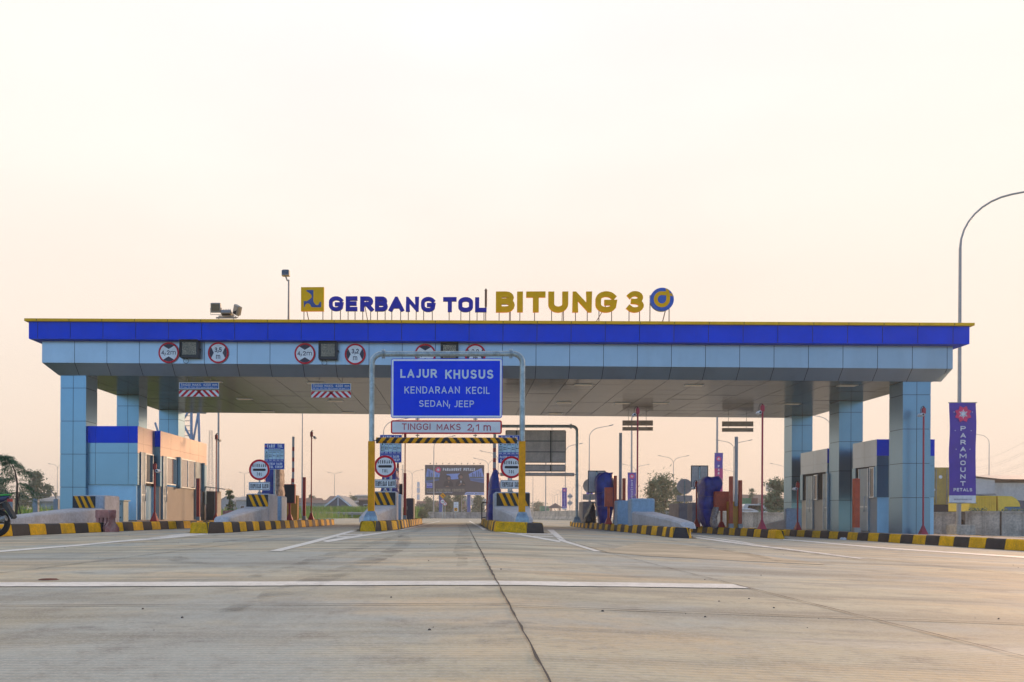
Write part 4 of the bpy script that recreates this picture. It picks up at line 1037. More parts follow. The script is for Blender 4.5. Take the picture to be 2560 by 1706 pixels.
wallblock('plain blue-fronted block left of the bare crash block', at(1543.5, 29), at(1582, 29), 29, 29.6, m=BCONC)
BG = mat('weathered_block', (.30, .28, .29), .75, var=.15, scale=2, var2=.15)
wallblock('dark weathered block carrying the back of a round sign left of the black sheet', at(1457, 38), at(1490, 38), 38, 39.3, .95, m=BG)
wallblock('dark block with cream side under a round sign back, right of the bare crash block', at(1697, 35.5), at(1724, 35.5), 35.5, 37.2, .95, m=BG)
wallblock('dark narrow block with cream side touching the big right blue tarpaulin', at(1731, 33.5), at(1752, 33.5), 33.5, 34.3, .95, m=BG)
B6 = (12.75, 13.35); crash_block('pale crash block sloping away behind the tall right red camera pole', *B6, 33.6, 33.8, 37.0, (12.8, 13.2), None)

# ------------------------------------------------------------------ card signs, tariff boards
def card_sign(x, y, z, label):
    t = thing('card_sign', label, 'toll sign', (x, y, z), 'round GERBANG TOL signs over TEMPELKAN KARTU plates')
    MB().tube([(0, .03, -.01), (0, .03, .06)], [.07, .05], GREYM, 10).tube([(0, .03, .06), (0, .03, 1.0)], .028, GALV, 8).build('post', t)
    r = .325; zc = .745; mb = MB(); mb.prism(circ(0, zc, r, 44), -.010, .010, SBACK); mb.disc(0, zc, r, -.0115, SRED); mb.disc(0, zc, r*.80, -.013, SWHITE)
    mb.flat(rrect(-.20, .20, zc-.036, zc+.036, .03), -.0145, SBLACK)
    sign_text(mb, 'GERBANG', -.215, .215, zc+.085, zc+.185, -.0145, SBLACK, .15, .30); sign_text(mb, 'TOL', -.08, .08, zc-.18, zc-.085, -.0145, SBLACK, .15, .30)
    mb.build('round_plate', t)
    m2 = MB(); m2.prism(rrect(-.33, .33, .11, .365, .025), -.010, .010, SBACK); m2.flat(rrect(-.33, .33, .11, .365, .025), -.0115, SWHITE); m2.flat(rrect(-.318, .318, .122, .353, .02), -.0125, SBLACK); m2.flat(rrect(-.303, .303, .137, .338, .012), -.0135, SWHITE)
    sign_text(m2, 'TEMPELKAN KARTU', -.285, .285, .165, .31, -.0145, SBLACK, .12, .05, .2)
    m2.build('text_plate', t)
    return t
cs1 = card_sign(at(648, 25.9), 25.9, it(-6.3, 25.9)+.85, 'GERBANG TOL card sign on the crash block in front of the left TARIF TOL board')
sh_ = lambda px, Y: it(at(px, Y), Y)
dup(cs1, (at(962, 24.7), 24.7, sh_(962, 24.7)+.85), 'GERBANG TOL card sign right beside the left yellow gantry post')
dup(cs1, (at(1278, 24.8), 24.8, sh_(1278, 24.8)+.85), 'GERBANG TOL card sign partly behind the right yellow gantry post')
dup(cs1, (at(1475, 38.4), 38.4, sh_(1475, 38.4)+.93), 'grey back of a round card sign behind the dark block by the distant gantry', R(180))
dup(cs1, (at(1711, 36), 36, sh_(1711, 36)+.93), 'grey back of a round card sign right of the bare crash block', R(180))
TBL = mat('tariff_blue', (.008, .04, .36), .45, var=.05)
def tariff(x, y, z, label):
    t = thing('tariff_board', label, 'tariff board', (x, y, z), 'blue TARIF TOL boards')
    MB().tube([(0, .04, -.02), (0, .04, 1.75)], .04, GALV, 10).build('post', t)
    w_, z0, z1 = .345, .93, 1.81; mb = MB(); mb.prism(rrect(-w_, w_, z0, z1, .02), -.012, .012, SBACK); mb.flat(rrect(-w_, w_, z0, z1, .02), -.0135, SWHITE); mb.flat(rrect(-w_+.008, w_-.008, z0+.008, z1-.008, .015), -.0145, TBL)
    mb.box(-w_, w_, .0125, .03, z1-.03, z1, MACH); mb.box(-w_, w_, .0125, .03, z0, z0+.03, MACH); mb.box(-w_, -w_+.025, .0125, .03, z0+.03, z1-.03, MACH); mb.box(w_-.025, w_, .0125, .03, z0+.03, z1-.03, MACH); mb.box(-.025, .025, .0125, .03, z0+.03, z1-.03, MACH)
    sign_text(mb, 'TARIF TOL', -.255, .28, 1.665, 1.775, -.016, SWHITE, .17)
    mb.disc(-.295, 1.72, .026, -.016, mat('emblem_orange', (.7, .2, .08), .5), 14)
    for k in range(7): mb.flat([(-.2+k*.06, 1.626), (-.155+k*.06, 1.626), (-.155+k*.06, 1.638), (-.2+k*.06, 1.638)], -.016, SWHITE)
    PALE = mat('tariff_pale', (.50, .68, .74), .5)
    mb.flat([(-w_+.02, 1.555), (w_-.02, 1.555), (w_-.02, 1.612), (-w_+.02, 1.612)], -.016, PALE); sign_text(mb, 'GOLONGAN', -.22, .22, 1.565, 1.602, -.0175, SBLACK, .2)
    for k, n_ in enumerate(('I', 'II', 'III', 'IV', 'V')):
        a = -w_+.02+k*.131; mb.flat([(a, 1.27), (a+.123, 1.27), (a+.123, 1.548), (a, 1.548)], -.016, PALE)
        c = a+.0615; ww = .012+.011*len(n_); mb.text(n_, c-ww, c+ww, 1.49, 1.53, -.0175, SBLACK, .02)
        for q in range((4, 2, 1, 2, 1)[k]):
            zq = (1.30, 1.345, 1.375, 1.34, 1.375)[k]+q*(.045 if k == 0 else .055); l = .045 if k != 4 else .05
            mb.flat([(c-l, zq+.008), (c+l, zq+.008), (c+l, zq+.022), (c-l+.03, zq+.022), (c-l+.02, zq+.034), (c-l, zq+.03)], -.0175, SBLACK)
            for xo in (-.028, .026): mb.disc(c+xo, zq+.008, .009, -.0178, SBLACK, 8)
    for k in range(5):
        for q in range(5): mb.flat([(-w_+.03+k*.131+q*.019, 1.225), (-w_+.043+k*.131+q*.019, 1.225), (-w_+.043+k*.131+q*.019, 1.25), (-w_+.03+k*.131+q*.019, 1.25)], -.016, SWHITE)
    mb.flat([(-w_+.01, 1.195), (w_-.01, 1.195), (w_-.01, 1.2), (-w_+.01, 1.2)], -.016, SWHITE)
    sign_text(mb, 'PASTIKAN SALDO', -.29, .27, 1.080, 1.160, -.016, SWHITE, .17, .13, .3); sign_text(mb, 'E-TOL CUKUP', -.27, .29, .970, 1.058, -.016, SWHITE, .17, .16, .3)
    mb.build('board', t); return t
tr1 = tariff(at(685.5, 28.4), 28.4, sh_(685, 28.4)+.82, 'TARIF TOL board, the leftmost and the only one fully visible')
dup(tr1, (at(976, 26.6), 26.6, sh_(976, 26.6)+.90), 'TARIF TOL board seen below the striped bar beside the left gantry post')
dup(tr1, (at(1272, 26.6), 26.6, sh_(1272, 26.6)+.90), 'TARIF TOL board seen behind the right yellow gantry post')
dup(tr1, (at(1491, 33.6), 33.6, sh_(1491, 33.6)+.28), 'grey back of a tariff board on a post left of the orange posts', R(180))
dup(tr1, (at(1748, 34.6), 34.6, sh_(1748, 34.6)+.68), 'grey back of a tariff board above the big blue tarpaulin on the right', R(180))

# ------------------------------------------------------------------ poles, posts, machines
def camera_pole(px, Y, h, label, m, side=1, r=.029):
    x = at(px, Y); t = thing('camera_pole', label, 'camera pole', (x, Y, it(x, Y)), 'red poles with small cameras')
    MB().tube([(0, 0, .05), (0, 0, h)], r, m, 10).build('pole', t)
    MB().loft([[(a*s_, b*s_, z) for a, b in ((-1, -1), (1, -1), (1, 1), (-1, 1))] for s_, z in ((.115, -.01), (.115, .02), (.045, .24), (.032, .30))], m, False).build('base', t)
    mb = MB(); mb.box(-.055, .055, -.05, .05, h-.24, h-.05, m, c=.01); mb.build('junction_box', t)
    mb = MB(); M = Matrix.Translation((-.16*side, -.12, h-.30)) @ Matrix.Rotation(R(28*side), 4, 'Y') @ Matrix.Rotation(R(90), 4, 'Z'); mb.box(-.15, .15, -.045, .045, -.04, .05, SWHITE, M, c=.012); mb.box(-.152, -.148, -.03, .03, -.03, .035, MACH, M)
    mb.tube([(-.16*side, -.1, h-.28), (-.05*side, -.03, h-.22), (0, 0, h-.18)], .014, m, 6); mb.build('camera', t)
    MB().tube([(.01, -.05, h-.05)]+[(-.05*side+.085*math.cos(R(a)), -.05, h-.16+.17*math.sin(R(a))) for a in range(75, 300, 25)], .010, MACH, 6).build('cable', t)
    return t
camera_pole(386.5, 27.2, 1.95, 'short red camera pole in front of the left booth doors', RED, -1)
camera_pole(540, 36, 3.75, 'thin dark red camera pole behind the left booth, before a grey lamp post', RED, -1, .025)
camera_pole(778, 34.5, 3.68, 'dark red camera pole standing alone right of the red post', RED, -1, .025)
camera_pole(1012, 36.5, 3.75, 'dark red camera pole behind the red post by the left gantry leg', RED, 1, .025)
camera_pole(1593, 29.8, 4.15, 'tall red camera pole rising behind the bare crash block', PINKRED)
camera_pole(1905, 27.5, 4.05, 'tall purplish red camera pole alone on the second right island', PINKRED)
camera_pole(2308, 29.5, 4.40, 'tall red camera pole in front of the nearest right column', PINKRED)
camera_pole(1994, 32.3, 1.85, 'short red camera pole beside the rearmost right column', RED)
camera_pole(1741, 33.2, 1.8, 'short red camera pole between grey sign back and blue tarpaulin', RED)
def red_post(px, Y, h, w_, label, m=RED, base=GREYM):
    x = at(px, Y); t = thing('safety_post', label, 'post', (x, Y, it(x, Y)), 'square red posts on the islands')
    MB().box(-w_/2-.02, w_/2+.02, -w_/2-.02, w_/2+.02, -.02, .16, base, c=.01).build('base', t)
    MB().box(-w_/2, w_/2, -w_/2, w_/2, .155, h, m, c=.008).build('post', t)
    return t
red_post(495.5, 33, 1.68, .125, 'brown red square post at the rear of the left booth')
red_post(760.5, 33.6, 1.72, .115, 'red square post just right of a thin grey lamp post')
red_post(730.5, 35.3, 1.75, .09, 'short red post top seen above the black display on the left', RED)
red_post(1012, 33, 1.82, .105, 'red square post between blue block and grey cabinet near the left gantry leg')
red_post(988, 33.5, 1.75, .08, 'slim red post behind the round sign near the left gantry leg')
red_post(1537.5, 32.5, 1.85, .115, 'orange red square post left of the grey raised arm', ORED)
red_post(1559.5, 32.8, 1.78, .115, 'orange red square post right of the grey raised arm', ORED)
red_post(1827, 30.6, 1.86, .12, 'orange red square post left of the ochre cabinet', ORED)
red_post(1850, 31.2, 1.76, .12, 'orange red square post right of the ochre cabinet', ORED)
red_post(2140, 27.2, 1.72, .17, 'thick orange red post in front of the right booth door', ORED)
red_post(1219, 31.5, 1.75, .10, 'red post close behind the blue tarpaulin at the right gantry island', RED)
def barrier_gate(px, Y, label, cab, h_arm, redm=True, dx=0.0, m=OCH, armr=.045):
    x = at(px, Y); t = thing('barrier_gate', label, 'barrier gate', (x, Y, it(x, Y)), 'raised lane barriers')
    MB().box(-cab/2+dx, cab/2+dx, -.18, .18, -.01, .98, m, c=.015).build('cabinet', t)
    mb = MB(); n = 6; z0 = .82
    for k in range(n):
        a, b = z0+(h_arm-z0)*k/n, z0+(h_arm-z0)*(k+1)/n
        mk = .16 if redm and k < n-1 else 0
        mb.box(-armr, armr, -.225, -.185, a, b-mk-.001, ARM)
        if mk: mb.box(-armr, armr, -.225, -.185, b-mk, b-.001, ARMR)
    mb.build('arm', t)
    MB().tube([(0, -.24, .86), (0, -.18, .86)], .06, GREYM, 10).build('pivot', t); return t
ARM = mat('barrier_arm_grey', (.36, .34, .32), .5, var=.15, scale=3); ARMR = mat('barrier_arm_red', (.34, .03, .03), .5, var=.15)
barrier_gate(735, 33.2, 'ochre barrier cabinet with raised arm behind the left black display', .42, 3.3, dx=-.04)
barrier_gate(995, 34.5, 'barrier with raised arm behind the round sign at the left gantry leg', .30, 2.55, m=RED)
barrier_gate(1235, 33.0, 'barrier with tall raised arm behind the blue tarpaulin at the right gantry leg', .30, 3.20, m=RED, armr=.06)
barrier_gate(1548, 33.8, 'barrier with tall plain grey raised arm between orange posts', .30, 3.62, False, m=ORED, armr=.055)
barrier_gate(1835.5, 31.4, 'ochre barrier cabinet with tall grey raised arm on the right', .46, 3.35, False, armr=.055)
def display(px0, px1, ya, yb, Y, label, front, back=False):
    xa, zt = at(px0, Y, ya); xb, zb = at(px1, Y, yb); xa, xb = at(px0, Y), at(px1, Y); xc = (xa+xb)/2; z0 = it(xc, Y)
    t = thing('lane_display', label, 'lane display', (xc, Y, z0), 'box displays on red stands')
    W = (xb-xa)/2; mb = MB().box(-W, W, -.10, .12, zb-z0, zt-z0, RED if not back else ORED, c=.01)
    if front is not None: mb.box(-W+.01, W-.01, -.108, -.1005, zb-z0+.02, zt-z0-.02, front)
    mb.build('housing', t)
    s_ = MB().tube([(0, .02, .05), (0, .02, zb-z0+.01)], .045, RED if not back else ORED, 8); s_.loft([[(a*k, b*k+.02, z) for a, b in ((-1, -1), (1, -1), (1, 1), (-1, 1))] for k, z in ((.12, -.01), (.12, .02), (.05, .22))], RED, False); s_.build('stand', t)
    return t
display(709.5, 738, 1211, 1259, 31.6, 'black faced lane display with red sides beside the left blue block', MACH)
display(990, 1006, 1210, 1250, 30.2, 'black faced lane display half hidden behind the card plate at the left gantry leg', MACH)
display(1512, 1531, 1219, 1267, 30.6, 'red back of a lane display against the blue tarpaulin left of orange posts', None, True)
display(1786, 1822, 1229, 1278, 31.8, 'large red back of a lane display against the big right tarpaulin', None, True)
x = at(1025, 36.3); t = thing('control_cabinet', 'dark grey floor cabinet at the rear of the left gantry island', 'cabinet', (x, 36.3, it(x, 36)))
MB().box(-.16, .16, -.14, .9, -.01, .90, mat('dark_cabinet', (.085, .075, .085), .5), c=.03).build('body', t); MB().box(-.13, -.10, -.16, -.1405, .4, .55, GREYM).build('handle', t)
# tarpaulin-wrapped machines
def wrapped(label, px0, px1, ya, Y, m, outline, dep=.45, seed=1, m2=None, n=34, ropes=(.35, .62)):
    """outline: (height fraction, left, right) of the bundle as fractions of its half width"""
    rnd = random.Random(seed); xa, xb = at(px0, Y), at(px1, Y); xc = (xa+xb)/2; W = (xb-xa)/2; z0 = it(xc, Y); zt = at(px0, Y, ya)[1]-z0
    ph = [rnd.uniform(0, 6.28) for _ in range(12)]; K = 26; rings = []; cr = [rnd.gauss(0, .03) for _ in range(n)]
    def prof(u_):
        for (u0, l0, r0), (u1, l1, r1) in zip(outline, outline[1:]):
            if u0 <= u_ <= u1: q = (u_-u0)/(u1-u0); return l0+(l1-l0)*q, r0+(r1-r0)*q
        return outline[-1][1:]
    for k in range(K+1):
        u_ = k/K; l, r_ = prof(u_); cx, hw = (l+r_)/2*W, max(.03, (r_-l)/2*W); dd = dep*(.55+.45*min(1, hw/W*1.1)); ring = []
        for i in range(n):
            an = 6.2832*i/n; ca, sa = math.cos(an), math.sin(an); e = 1/max(abs(ca)**3+abs(sa)**3, .01)**(1/3)
            fold = .055*math.sin(5*an+ph[0]+2.2*math.sin(u_*3+ph[1]))+.040*math.sin(9*an+ph[2]-3*u_)+.022*math.sin(15*an+ph[3]+6*u_)+.03*math.sin(11*u_+3*an+ph[4])
            pinch = 1-.025*sum(math.exp(-((u_-q)/.03)**2) for q in ropes)
            cr[i] = cr[i]*.86+rnd.gauss(0, .012); fold = fold*.8+cr[i]
            ring.append((cx+e*ca*hw*(1+fold)*pinch+rnd.gauss(0, .006), e*sa*dd*(1+fold)*pinch+rnd.gauss(0, .008), zt*u_+.035*math.sin(4*an+ph[5])*(1 if k == K else .4)+(.03*math.sin(6*an+ph[6]) if k == 0 else 0)+rnd.gauss(0, .006)))
        rings.append(ring)
    last = rings[-1]; cxx = sum(q[0] for q in last)/n; czz = sum(q[2] for q in last)/n
    for s_ in (.7, .3): rings.append([(cxx+(q[0]-cxx)*s_, q[1]*s_, q[2]+(czz+.02-q[2])*(1-s_)) for q in last])
    t = thing('covered_machine', label, 'covered machine', (xc, Y, z0)); mb = MB().loft(rings, m)
    if m2 is not None:   # weathered silver side of the sheet facing the lane
        k = mb.mi(m2)
        for fi, f in enumerate(mb.f):
            if sum(mb.v[i][0] for i in f)/len(f) > W*.52: mb.m[fi] = k
    mb.build('cover', t)
    ROPE = mat('rope', (.10, .10, .14), .8)
    for u_ in ropes:
        q = rings[int(u_*K)]; MB().tube([(p_[0]*1.01, p_[1]*1.01, p_[2]) for p_ in q]+[(q[0][0]*1.01, q[0][1]*1.01, q[0][2])], .007, ROPE, 5, False).build('rope', t)
    return t
wrapped('card machine wrapped in blue and silver tarpaulin behind the leftmost card sign', 655, 710, 1163, 29.9, TARP, [(0, -.8, .95), (.5, -.9, .95), (.8, -.6, .9), (.93, -.45, .85), (1, -.35, .7)], .5, 1, TARPB)
wrapped('blue tarpaulin bundle showing between the plates at the left gantry leg', 950, 1000, 1166, 28.4, TARP, [(0, -.8, .8), (.6, -.9, .9), (.9, -.7, .8), (1, -.4, .5)], .4, 2)
wrapped('tall narrow machine wrapped in blue tarpaulin beside the right gantry leg', 1217, 1252, 1177, 27.9, TARP, [(0, -1, .6), (.2, -.95, .75), (.4, -.85, 1), (.6, -.75, 1), (.85, -.52, .95), (.95, -.3, .72), (1, .0, .4)], .45, 3)
wrapped('machine under a dark blue tarpaulin left of the orange posts', 1486, 1533, 1184, 33, TARP, [(0, -.5, .6), (.12, -.6, .7), (.3, -.75, .9), (.6, -.9, 1), (.84, -.95, .95), (.93, -.8, .9), (1, -.45, .85)], .5, 4)
wrapped('big bulging blue tarpaulin bundle on the second right island', 1746, 1802, 1194, 32.6, TARP, [(0, -.42, .12), (.1, -.6, .25), (.25, -.85, .38), (.45, -1, .48), (.66, -.94, .60), (.76, -.94, .86), (.88, -.96, 1), (.95, -.88, .88), (1, -.5, .65)], .6, 5)
wrapped('low heap under a black plastic sheet at the foot of the distant gantry', 1457, 1489, 1259, 36.5, BTARP, [(0, -1, 1), (.3, -.75, 1), (.7, -.1, .95), (1, .35, .7)], .4, 6, ropes=())
wrapped('small bundle of brown and silver sheeting under the large red display', 1775, 1796, 1270, 31.0, TARPB, [(0, -.5, .7), (.2, -.9, .6), (.5, -.8, .5), (.8, -.4, .9), (1, -.1, .9)], .2, 7, ropes=(.6,))
wrapped('heap of striped purple and white cloth behind the left booth', 511, 533, 1230, 38.3, mat('pale_purple_cloth', (.42, .36, .44), .8, var=.5, scale=9, bump=.6, bscale=12), [(0, -.9, .9), (.3, -1, .9), (.5, -.5, .8), (.8, -.7, .7), (1, -.5, .5)], .4, 8, ropes=())
# little roofed cabinet behind the left booth
x = at(537, 37.6); z0 = it(x, 37.6); t = thing('guard_cabinet', 'tall brown grey cabinet with a thin flat awning behind the left booth', 'cabinet', (x, 37.6, z0))
MB().box(-.30, .05, -.3, .3, -.01, 1.30, mat('brown_grey_board', (.16, .145, .12), .7), c=.01).build('body', t); MB().box(.06, .20, -.3, .3, -.01, 1.30, CREAM).build('door', t)
MB().prism([(-.5, 1.50), (.62, 1.36), (.62, 1.40), (-.5, 1.54)], -.5, .5, GREYM).build('awning', t)
for xx in (-.28, .12): MB().tube([(xx, .2, 1.28), (xx, .2, 1.47)], .015, GREYM, 6).build('awning_support', t)
# black railing at the right gantry island
x = at(1204.5, 33); t = thing('hand_railing', 'low black pipe railing on the right gantry island', 'railing', (x, 33, it(x, 33)))
MB().tube([(0, 0, -.01), (0, 0, .62), (.03, 0, .66), (.22, 0, .66)], .022, MACH, 8).build('frame', t); MB().tube([(.02, 0, .08), (.22, 0, .08)], .018, MACH, 8).build('rail', t)
# control cabinet before the left booth
x = at(290, 29.3); z0 = it(x, 29.3); CABM = mat('grey_green_cabinet', (.30, .40, .38), .45, .1, var=.06)
t = thing('control_cabinet', 'grey green control cabinet with small lit indicators before the left booth', 'cabinet', (x, 29.3, z0))
MB().box(-.35, .35, -.22, .25, -.01, .72, CABM, c=.01).build('body', t); MB().prism([(-.40, .72), (.40, .72), (.40, .76), (-.40, .76)], -.30, .28, CABM).build('lid', t)
MB().box(-.33, .33, -.232, -.2205, .03, .69, CABM).build('door', t)
mb = MB(); mb.prism(rrect(-.22, .08, .28, .61, .03), -.238, -.2325, MACH); mb.box(-.10, .0, -.242, -.2385, .32, .46, DARK)
for dx, c in ((-.15, (.7, .02, .02)), (-.08, (.8, .55, .05)), (0, (.05, .7, .1))): mb.disc(dx, .57, .022, -.2395, mat('indicator_%s' % ('red' if dx < -.1 else 'amber' if dx < 0 else 'green'), c, .4, emit=(c, 1.0)), 10)
mb.build('indicator_panel', t); MB().tube([(.26, -.25, .62), (.26, -.23, .62)], .02, MACH, 8).tube([(.26, -.25, .15), (.26, -.23, .15)], .02, MACH, 8).build('lock', t)
# plastic road barrier
x, y = ground(268, 1330); t = thing('water_barrier', 'faded red and white plastic road barrier in front of the left kerb', 'road barrier', (x, y-.1, gz(x, y)), None, R(-38))
WBR = streaks(mat('faded_barrier_red', (.36, .13, .12), .5, var=.35, scale=4, var2=.25), .6, (5, 5, 3), (.50, .40, .38))
mb = MB(); prof = [(-.20, 0), (.20, 0), (.20, .10), (.09, .26), (.07, .58), (-.07, .58), (-.09, .26), (-.20, .10)]
segs = [(-.34, -.20, 1), (-.20, -.12, 0), (-.12, .0, 1), (.0, .08, 0), (.08, .20, 1), (.20, .26, 0), (.26, .34, 1)]
for q0, q1, full in segs:
    pr_ = prof if full else [(-.06, .07), (.06, .07), (.06, .12), (.055, .26), (.05, .50), (-.05, .50), (-.055, .26), (-.06, .12)]
    mb.add([(yy_, p_[0], p_[1]) for yy_ in (q0, q1) for p_ in pr_], [tuple(range(7, -1, -1)), tuple(range(8, 16))]+[(k, (k+1) % 8, 8+(k+1) % 8, 8+k) for k in range(8)], WBR)
mb.box(-.37, .37, -.10, .10, .37, .58, WBR, c=.015); mb.box(-.40, .40, -.03, .03, .40, .44, WBR)
for q0 in (-.27, -.06, .14): mb.box(q0-.035, q0+.035, -.215, -.2005, 0.0, .05, DARK)
mb.build('shell', t)
x, y = at(572, 60), 60; dupb = dup(t, (x, y, gz(x, y)+.1), 'dark red plastic road barrier in front of a small tree behind the left booth', R(5), (1.15, 1, 1.2))

# ------------------------------------------------------------------ lane gantries
def gantry(label, Y, pl, pr, ytop, ysl, ybeam, s, front):
    """pipe portal over one lane; s = -1 faces the camera"""
    xl, xr = at(pl, Y), at(pr, Y); zl, zrr = it(xl, Y), it(xr, Y); xc = (xl+xr)/2
    t = thing('lane_gantry', label, 'gantry', (xc, Y, min(zl, zrr)), 'pipe gantries over a car lane'); zb = min(zl, zrr)
    zt = at((pl+pr)/2, Y, ytop)[1]-zb; r = .066; rc = .24; L, Rr = xl-xc, xr-xc
    for X, sg in ((L, 1), (Rr, -1)):
        pts = [(X, 0, .2), (X, 0, zt-rc)]+[(X+sg*(rc-rc*math.cos(R(a))), 0, zt-rc+rc*math.sin(R(a))) for a in (15, 30, 45, 60, 75, 90)]
        MB().tube(pts, r, GALV, 14).build('post', t)
        mb = MB()
        for o in (rc+.01, rc+.055): mb.tube([(X+sg*o, 0, zt), (X+sg*(o+.022), 0, zt)], .115, GALV, 14)
        mb.build('flange', t)
        zsl = at(pl if sg > 0 else pr, Y, ysl)[1]-zb
        if front: MB().box(X-.078, X+.078, -.078, .078, .26, zsl, GATEY).build('sleeve', t)
        zz = (zl if sg > 0 else zrr)-zb
        b = MB().loft([[(X+a*w_, bq*w_, z) for a, bq in ((-1, -1), (1, -1), (1, 1), (-1, 1))] for w_, z in ((.17, zz-.01), (.17, zz+.03), (.155, zz+.12), (.10, zz+.25))], GALV, False)
        for k in range(4):
            c_, s_ = (1, 0, -1, 0)[k], (0, 1, 0, -1)[k]
            b.add([(X+c_*.10, s_*.10, zz+.24), (X+c_*.24, s_*.24, zz), (X+c_*.24+s_*.012, s_*.24+c_*.012, zz), (X+c_*.10+s_*.012, s_*.10+c_*.012, zz+.24)], [(0, 1, 2, 3)], GALV)
            b.tube([(X+(.135 if k in (0, 3) else -.135), .135 if k < 2 else -.135, zz), (X+(.135 if k in (0, 3) else -.135), .135 if k < 2 else -.135, zz+.07)], .014, GREYM, 6)
        b.build('base', t)
    MB().tube([(L+rc+.02, 0, zt), (Rr-rc-.02, 0, zt)], r, GALV, 14).build('crossbar', t)
    return t, xc, zb, zt
Yg = 20.5
g, gxc, gzb, gzt = gantry('galvanised pipe gantry with yellow sleeves over the middle lane', Yg, 928, 1304.5, 885, 1104, 1101, -1, True)
X = lambda p: at(p, Yg)
def Z(p, py): return at(p, Yg, py)[1]
def board(name, label, p0, p1, ya, yb, mbd, mface, lines, zoff=0, bwid=.028, rr=.06):
    x0, x1 = X(p0), X(p1); z1, z0 = Z((p0+p1)/2, ya), Z((p0+p1)/2, yb); zc = (z0+z1)/2
    t = thing(name, label, 'lane sign', ((x0+x1)/2, Yg-.10, z0)); xm = (x0+x1)/2
    mb = MB(); mb.prism(rrect(x0-xm, x1-xm, 0, z1-z0, rr), -.015, .015, SBACK)
    for xx in (-.36, .36): mb.box((x1-x0)*xx-.03, (x1-x0)*xx+.03, .0155, .05, .03, z1-z0-.03, MACH)
    for k in (1, 2): mb.box(x0-xm+.02, x1-xm-.02, .0505, .06, (z1-z0)*k/3-.015, (z1-z0)*k/3+.015, MACH)
    lay = mbd
    for i, (ins, m) in enumerate(lay): mb.flat(rrect(x0-xm+ins, x1-xm-ins, ins, z1-z0-ins, max(.01, rr-ins)), -.0165-.0015*i, m)
    for tx, a, b, yt, yb_, m, bo in lines:
        za, zb2 = Z((a+b)/2, yb_)-z0, Z((a+b)/2, yt)-z0
        if tx == ',': za = (za+zb2)/2; zb2 = za+.16
        if tx == 'm': zb2 = za+(zb2-za)/.70
        sign_text(mb, tx, X(a)-xm, X(b)-xm, za, zb2, -.0225, m, bo*5+.09 if tx != 'm' else .13, .20)
    mb.build('panel', t)
    return t, z0, z1
LT = mat('sign_lettering_pale', (.60, .70, .80), .45, var=.05)
RW = mat('red_white_face', (.74, .76, .76), .5, var=.08, scale=2)
SREDL = mat('sign_lettering_red', (.42, .01, .045), .45)
b1, z0b, z1b = board('lane_sign', 'large blue sign with white lettering LAJUR KHUSUS KENDARAAN KECIL hung in the gantry', 977, 1253.6, 899, 1047, [(0, SBLUE), (.014, SWHITE), (.058, SBLUE)], None,
    [('LAJUR', 1000, 1091, 925.5, 947, LT, .022), ('KHUSUS', 1111.5, 1231, 927, 949.5, LT, .022), ('KENDARAAN', 1010.4, 1148, 968.5, 986, LT, .01), ('KECIL', 1163.6, 1222.5, 969.5, 987, LT, .01), ('SEDAN', 1047, 1119, 1003, 1019, LT, .01), (',', 1120.5, 1124, 1015.5, 1023, LT, .01), ('JEEP', 1134, 1183.5, 1003.5, 1020, LT, .01)])
b2, z0r, z1r = board('height_sign', 'white sign with red border reading TINGGI MAKS 2,1 m below the blue sign', 977, 1253, 1052.5, 1086.5, [(0, SRED), (.035, RW)], None,
    [('TINGGI', 1004.5, 1075.6, 1060.5, 1076.5, SREDL, .01), ('MAKS', 1091, 1150.5, 1061.5, 1077, SREDL, .01), ('2', 1167.5, 1179, 1062, 1078, SREDL, .01), (',', 1180, 1183.5, 1074.5, 1081, SREDL, .01), ('1', 1188, 1196, 1062, 1078, SREDL, .01), ('m', 1207.5, 1225.5, 1065.5, 1078.5, SREDL, .012)], rr=.05)
for bt, zz0, zz1, zto in ((b1, z0b, z1b, gzb+gzt), (b2, z0r, z1r, z0b)):
    for px in (1043, 1187):
        xx = X(px)-bt.location.x; mb = MB().tube([(xx, .10 if bt is b1 else 0, zto-zz0+(.0 if bt is b2 else -.02)), (xx, 0, zz1-zz0-.02)], .012, GREYM, 6)
        mb.tube([(xx-.05, 0, zz1-zz0+.03), (xx+.05, 0, zz1-zz0+.03)], .014, GREYM, 6); mb.build('hanger', bt)
# striped height bar
x0, x1 = X(940), X(1291); z = (Z(1115, 1094.5)+Z(1115, 1109.5))/2; hb = (Z(1115, 1094.5)-Z(1115, 1109.5))/2
t = thing('height_bar', 'black and yellow striped height bar hung across the middle lane below the gantry signs', 'height bar', ((x0+x1)/2, Yg-.04, z))
mb = MB(); L = (x1-x0); n = 18; seg = 24; r = hb
mid = L/2
per = L/17.0
for k in range(140):
    a, b = k*L/140, (k+1)*L/140
    for q in range(seg):
        a0, a1 = 6.2832*q/seg, 6.2832*(q+1)/seg
        c = (a+b)/2; u_ = abs(c-mid); zz = math.sin((a0+a1)/2)
        yel = ((u_+zz*r*.75)/per) % 1.0 < .5
        vs = [(a-mid, -r*math.cos(a0), r*math.sin(a0)), (b-mid, -r*math.cos(a0), r*math.sin(a0)), (b-mid, -r*math.cos(a1), r*math.sin(a1)), (a-mid, -r*math.cos(a1), r*math.sin(a1))]
        mb.add(vs, [(0, 1, 2, 3)], HAZY if not yel else SBLACK, True)
for e in (-mid, mid): mb.add([(e, -r*math.cos(6.2832*q/seg), r*math.sin(6.2832*q/seg)) for q in range(seg)], [tuple(range(seg)) if e > 0 else tuple(reversed(range(seg)))], GREYM)
mb.build('bar', t)
mb = MB()
